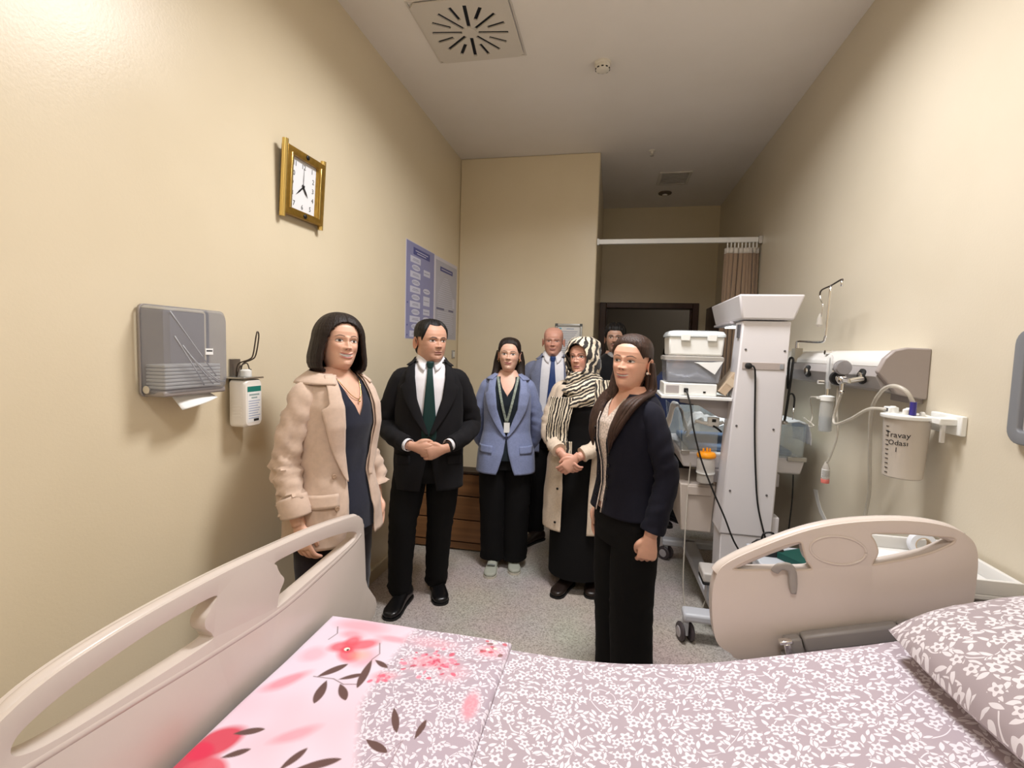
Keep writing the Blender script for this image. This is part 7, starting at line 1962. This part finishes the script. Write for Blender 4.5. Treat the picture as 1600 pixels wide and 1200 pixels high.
    for s in (-1, 1):
        gl.tube([HM @ Vector((s * .033 + .023 * math.cos(a), -.108 - .0 * math.cos(a) + 0.010 * abs(math.cos(a)) * (1 if s * math.cos(a) > 0 else 0), .113 + .0175 * math.sin(a))) for a in np.linspace(0, 2 * math.pi, 25)], 0.0011, 6, cap=False)
        gl.tube([HM @ Vector((s * .056, -.098, .116)), HM @ Vector((s * .080, -.03, .118)), HM @ Vector((s * .084, .01, .112))], .0011, 6)
    gl.tube([HM @ Vector((-.010, -.109, .116)), HM @ Vector((0, -.113, .119)), HM @ Vector((.010, -.109, .116))], .0011, 6)
    gl.build('glasses', mat('glasses_wire', srgb(70, 56, 50), 0.3, metal=0.7), p, smooth=True)
    trousers('trousers', BLK_TR, p, T, lr, [.10, .098, .09, .085, .085], 0.95, 0.004, 12.0)
    shoe('shoe', BROWN_SHOE, SOLE_B, p, (-.065, -.13, 0), -.25, .26, .095, .075); shoe('shoe', BROWN_SHOE, SOLE_B, p, (.11, -.05, 0), .15, .26, .095, .075)
woman_scarf()

# ================= woman in the navy jacket (near right)
def woman_navy():
    k = 0.985
    T = Torso(scaled(WOM_ROWS, k, 0.98)); S = sk(222, 172, 148)
    body = Body()
    cfg = dict(skin=S, hair=(0.022, 0.014, 0.012), smile=0.8, open=0.35, fem=1.0, neck=0.86, W=0.99, jaw=0.97, lip=(0.42, 0.12, 0.12), eyeopen=0.8, brow=0.9, gaze=-0.002)
    HM = head_matrix((0.0, -0.025, 1.445), 0.60, -0.05, 0.06, 1.0)
    head_part(body, cfg, HM); torso_skin(body, T, 0.9, 1.45, -0.003, S)
    ls, le, lw = (.14, .01, 1.325), (.208, .045, 1.09), (.212, -.02, .842)
    arm_skin(body, [ls, (.186, .025, 1.21), le, (.214, .02, .97), lw], S); arm_skin(body, [(-.14, .01, 1.325), (-.186, .025, 1.21), (-.208, .045, 1.09), (-.214, .02, .97), (-.212, -.02, .85)], S)
    place_hand(body, 'fist', lw, (-.05, -0.12, -1), (-0.95, 0.35, 0), S, mirror=True); place_hand(body, 'relaxed', (-.212, -.02, .85), (.05, -0.12, -1), (1, 0, 0), S)
    lr = [[(s * .080, 0, .84), (s * .075, -.005, .65), (s * .072, -.005, .46), (s * .070, .01, .25), (s * .070, .02, .05)] for s in (-1, 1)]
    for l in lr: legs_skin(body, l, S)
    p = body.build('person', (0.105, 2.22, 0), -1.05)
    tag(p, 'person with long straight hair in a navy buttoned jacket and black trousers, nearest the bed', 'person')
    def mask(th, t):
        a = abs(th)
        hl = np.interp(a, [0, .3, .6, .8, .98, 1.15, 1.35, 1.6, 1.8, 3.2], [.835, .825, .785, .72, .64, .575, .55, .40, -.05, -.05])
        if 1.22 < a < 1.58 and t < 0.60: return -0.1
        return t - hl
    hr = hair_cap('hair', HAIR_BR, p, HM, cfg, mask, lambda th, t: 0.009 + 0.010 * max(0, t - .5), amp=0.0015, seed=5)
    rows = [(0.55, .080, .05, .118, .0), (0.3, .084, .05, .122, .0), (0.05, .086, .05, .122, .0), (-0.2, .096, .055, .120, .002), (-0.45, .110, .06, .122, .004), (-0.8, .118, .06, .130, .006), (-1.2, .112, .06, .135, .008), (-1.5, .098, .06, .132, .008)]
    hair_loft('long_back_hair', HAIR_BR, hr, HM, rows, lambda t: (1.62, 1.62), thick=0.018, amp=0.006, sub=6, strand=7)
    b = MB()
    # lock that falls in front of the left shoulder, and one on the other side
    ON = lambda x, z: T.p(T.th_of_x(x, z), z, 0.024)
    for q, (dx, dz) in enumerate(((0.0, 0.0), (0.014, 0.02), (0.026, 0.045))):
        lock(b, [HM @ Vector((.070, .034 + .010 * q, .115)), HM @ Vector((.080, .036 + .008 * q, .05)), HM @ Vector((.078 + dx * .5, .020 + .008 * q, -.02)), ON(.082 + dx, 1.385), ON(.080 + dx, 1.325), ON(.068 + dx, 1.245 + dz * .5), ON(.058 + dx * .8, 1.165 + dz)], [.026, .034, .037, .036, .036, .028, .003], 0.42, seed=2 + q)
    for q, (dx, dz) in enumerate(((0.0, 0.0), (-0.014, 0.03))):
        lock(b, [HM @ Vector((-.070, .034, .115)), HM @ Vector((-.078, .026, .05)), HM @ Vector((-.076 + dx * .5, .010, -.03)), ON(-.084 + dx, 1.385), ON(-.084 + dx, 1.325), ON(-.078 + dx, 1.245 + dz), ON(-.072 + dx * .6, 1.17 + dz)], [.026, .032, .036, .036, .034, .026, .003], 0.42, seed=9 + q)
    b.build('front_locks', HAIR_BR, hr, smooth=True)
    for s in (-1, 1): MB().ball(HM @ Vector((s * .078, .004, .070)), .006).build('earring', mat('pearl', srgb(238, 230, 220), 0.2), p, smooth=True)
    # white lace blouse
    LACE = mat('white_lace', srgb(222, 206, 194), 0.85, noise=0.45, nscale=110)
    g = two_gap(T, [(.7, 0), (1.315, 0), (1.32, .004), (1.36, .034), (1.40, .048), (1.43, .045)])
    garment(T, 0.93, 1.40, g, g, 0.003, 'blouse', LACE, p, amp=0.002, seed=8, weld=True)
    tab = [(.7, .050), (.90, .020), (1.05, .016), (1.20, .034), (1.33, .062), (1.38, .064), (1.43, .055)]
    j = jacket(T, NAVY, p, 0.89, 1.42, tab, 0.012, None, None, amp=0.003, seed=16.0, collar=False)
    BTN = mat('black_button', srgb(14, 14, 20), 0.2)
    for side in (-1, 1):
        for q in range(9):
            z = 0.955 + 0.050 * q; x0 = float(np.interp(z, [.9, 1.05, 1.2, 1.33, 1.38], [.020, .016, .034, .062, .064]))
            buttons(T, [(side * (x0 + .018), z)], 0.016, 0.008, BTN, j)
    surf_strip(T, [(-.022, -.016, .89), (-.018, -.012, 1.05), (-.036, -.030, 1.20), (-.063, -.057, 1.33)], 0.014, 'white_edge', LACE, j, 0.002); surf_strip(T, [(.016, .022, .89), (.012, .018, 1.05), (.030, .036, 1.20), (.057, .063, 1.33)], 0.014, 'white_edge', LACE, j, 0.002)
    w_ = ((0.5, .16, 1.2), (0.85, .14, 1.2))
    for s in (-1, 1):
        sleeve('sleeve', NAVY, p, [(s * .075, 0, 1.365), (s * .138, .004, 1.335), (s * .186, .025, 1.21), (s * .210, .045, 1.09), (s * .214, .02, .97), (s * .212, -.012, .862)], [.028, .055, .054, .051, .050, .052], 0.004, 12.0 + s, w_)
    trousers('trousers', BLK_TR, p, T, lr, [.106, .102, .096, .094, .098], 0.98, 0.003, 22.0)
    for s in (-1, 1): shoe('shoe', BLK_SHOE, SOLE_B, p, (s * .070, -.06, 0), s * .1, .24, .085, .07)
woman_navy()

# ================= man standing in front of the doorway
def man_door():
    k = 1.05
    T = Torso(scaled(MAN_ROWS, k, 0.98)); S = sk(188, 148, 126)
    body = Body()
    cfg = dict(skin=S, hair=(0.010, 0.008, 0.007), smile=0.0, W=1.0, stubble=0.35, mustache=0.75, brow=1.5, eyeopen=0.7, browlift=-0.012)
    HM = head_matrix((0.0, -0.02, 1.605), -0.05, 0.0, 0.0, 0.98)
    head_part(body, cfg, HM); torso_skin(body, T, 0.9, 1.61, -0.006, S)
    for s in (-1, 1):
        arm_skin(body, [(s * .165, .005, 1.46), (s * .222, .02, 1.33), (s * .245, .03, 1.18), (s * .248, .0, 1.03), (s * .246, -.03, .92)], S)
        place_hand(body, 'relaxed', (s * .246, -.03, .915), (0, -0.15, -1), (-s, 0, 0), S, mirror=(s > 0))
    lr = [[(s * .10, 0, .92), (s * .10, -.01, .72), (s * .10, -.01, .52), (s * .10, .02, .28), (s * .10, .04, .07)] for s in (-1, 1)]
    for l in lr: legs_skin(body, l, S)
    p = body.build('person', (0.028, 4.16, 0), 0.0)
    tag(p, 'person with a moustache and thick black hair in a black top before the doorway', 'person')
    def mask(th, t):
        a = abs(th)
        hl = np.interp(a, [0, .25, .55, .80, .95, 1.2, 1.45, 1.7, 2.0, 3.2], [.76, .77, .76, .70, .60, .48, .42, .28, .14, .08])
        if 1.28 < a < 1.62 and t < 0.58: return -0.1
        return t - hl
    hair_cap('hair', HAIR_BK, p, HM, cfg, mask, lambda th, t: 0.012 + 0.022 * max(0, t - .6), amp=0.008, seed=2, strand=60)
    tube_garment(T, 0.86, 1.585, 0.004, 'top', cloth_mat('black_top', srgb(18, 18, 20)), p, amp=0.003, seed=5)
    surf_strip(T, [(-.04, .04, 1.598), (-.05, .05, 1.578), (-.02, .02, 1.555)], 0.008, 'undershirt', cloth_mat('grey_undershirt', srgb(150, 146, 144)), p, 0.002)
    for s in (-1, 1):
        sleeve('sleeve', cloth_mat('black_top'), p, [(s * .095, 0, 1.505), (s * .165, .004, 1.475), (s * .222, .018, 1.33), (s * .245, .03, 1.18), (s * .248, 0, 1.04), (s * .246, -.025, .94)], [.030, .062, .058, .052, .048, .044], 0.003, 16.0 + s)
    trousers('trousers', BLK_TR, p, T, lr, [.108, .098, .082, .076, .074], 1.04, 0.004, 26.0)
    for s in (-1, 1): shoe('shoe', BLK_SHOE, SOLE_B, p, (s * .10, -.04, 0), s * .15, .29, .10, .08)
man_door()

# ================= person in navy hidden behind the stack of boxes
def helper():
    T = Torso(scaled(WOM_ROWS, 1.0, 1.02)); S = sk(206, 160, 138)
    body = Body()
    cfg = dict(skin=S, smile=0.1, fem=1.0, neck=0.86)
    HM = head_matrix((0.0, -0.02, 1.455), 0.2, 0.0, 0.0, 1.0)
    head_part(body, cfg, HM); torso_skin(body, T, 0.9, 1.46, -0.004, S)
    for s in (-1, 1):
        arm_skin(body, [(s * .145, .01, 1.345), (s * .19, .025, 1.23), (s * .215, .03, 1.10), (s * .22, .0, .98), (s * .218, -.03, .87)], S)
        place_hand(body, 'relaxed', (s * .22, -.03, .865), (0, -0.15, -1), (-s, 0, 0), S, mirror=(s > 0))
    lr = [[(s * .09, 0, .85), (s * .09, 0, .65), (s * .09, .0, .46), (s * .09, .015, .25), (s * .09, .03, .07)] for s in (-1, 1)]
    for l in lr: legs_skin(body, l, S)
    p = body.build('person', (0.575, 4.72, 0), 0.75)
    tag(p, 'person in navy scrubs mostly hidden behind the boxes on the warmer shelf', 'person')
    def mask(th, t):
        a = abs(th)
        return t - np.interp(a, [0, .3, .6, .8, .98, 1.15, 1.35, 1.6, 1.8, 3.2], [.86, .85, .80, .72, .62, .50, .30, .10, -.05, -.05])
    hair_cap('hair', HAIR_BK, p, HM, cfg, mask, lambda th, t: 0.014, amp=0.002, seed=8)
    SCR = cloth_mat('navy_scrubs', srgb(52, 62, 98))
    tube_garment(T, 0.72, 1.43, 0.008, 'tunic', SCR, p, amp=0.003, seed=15)
    for s in (-1, 1):
        sleeve('sleeve', SCR, p, [(s * .08, 0, 1.385), (s * .142, .004, 1.355), (s * .19, .025, 1.23), (s * .215, .03, 1.10), (s * .220, .01, 1.0), (s * .218, -.02, .90)], [.028, .056, .054, .050, .048, .046], 0.003, 32.0 + s)
    trousers('trousers', BLK_TR, p, T, lr, [.10, .09, .078, .072, .07], 0.95, 0.004, 32.0)
    for s in (-1, 1): shoe('shoe', BLK_SHOE, SOLE_B, p, (s * .09, -.04, 0), s * .15, .25, .09, .07)
helper()
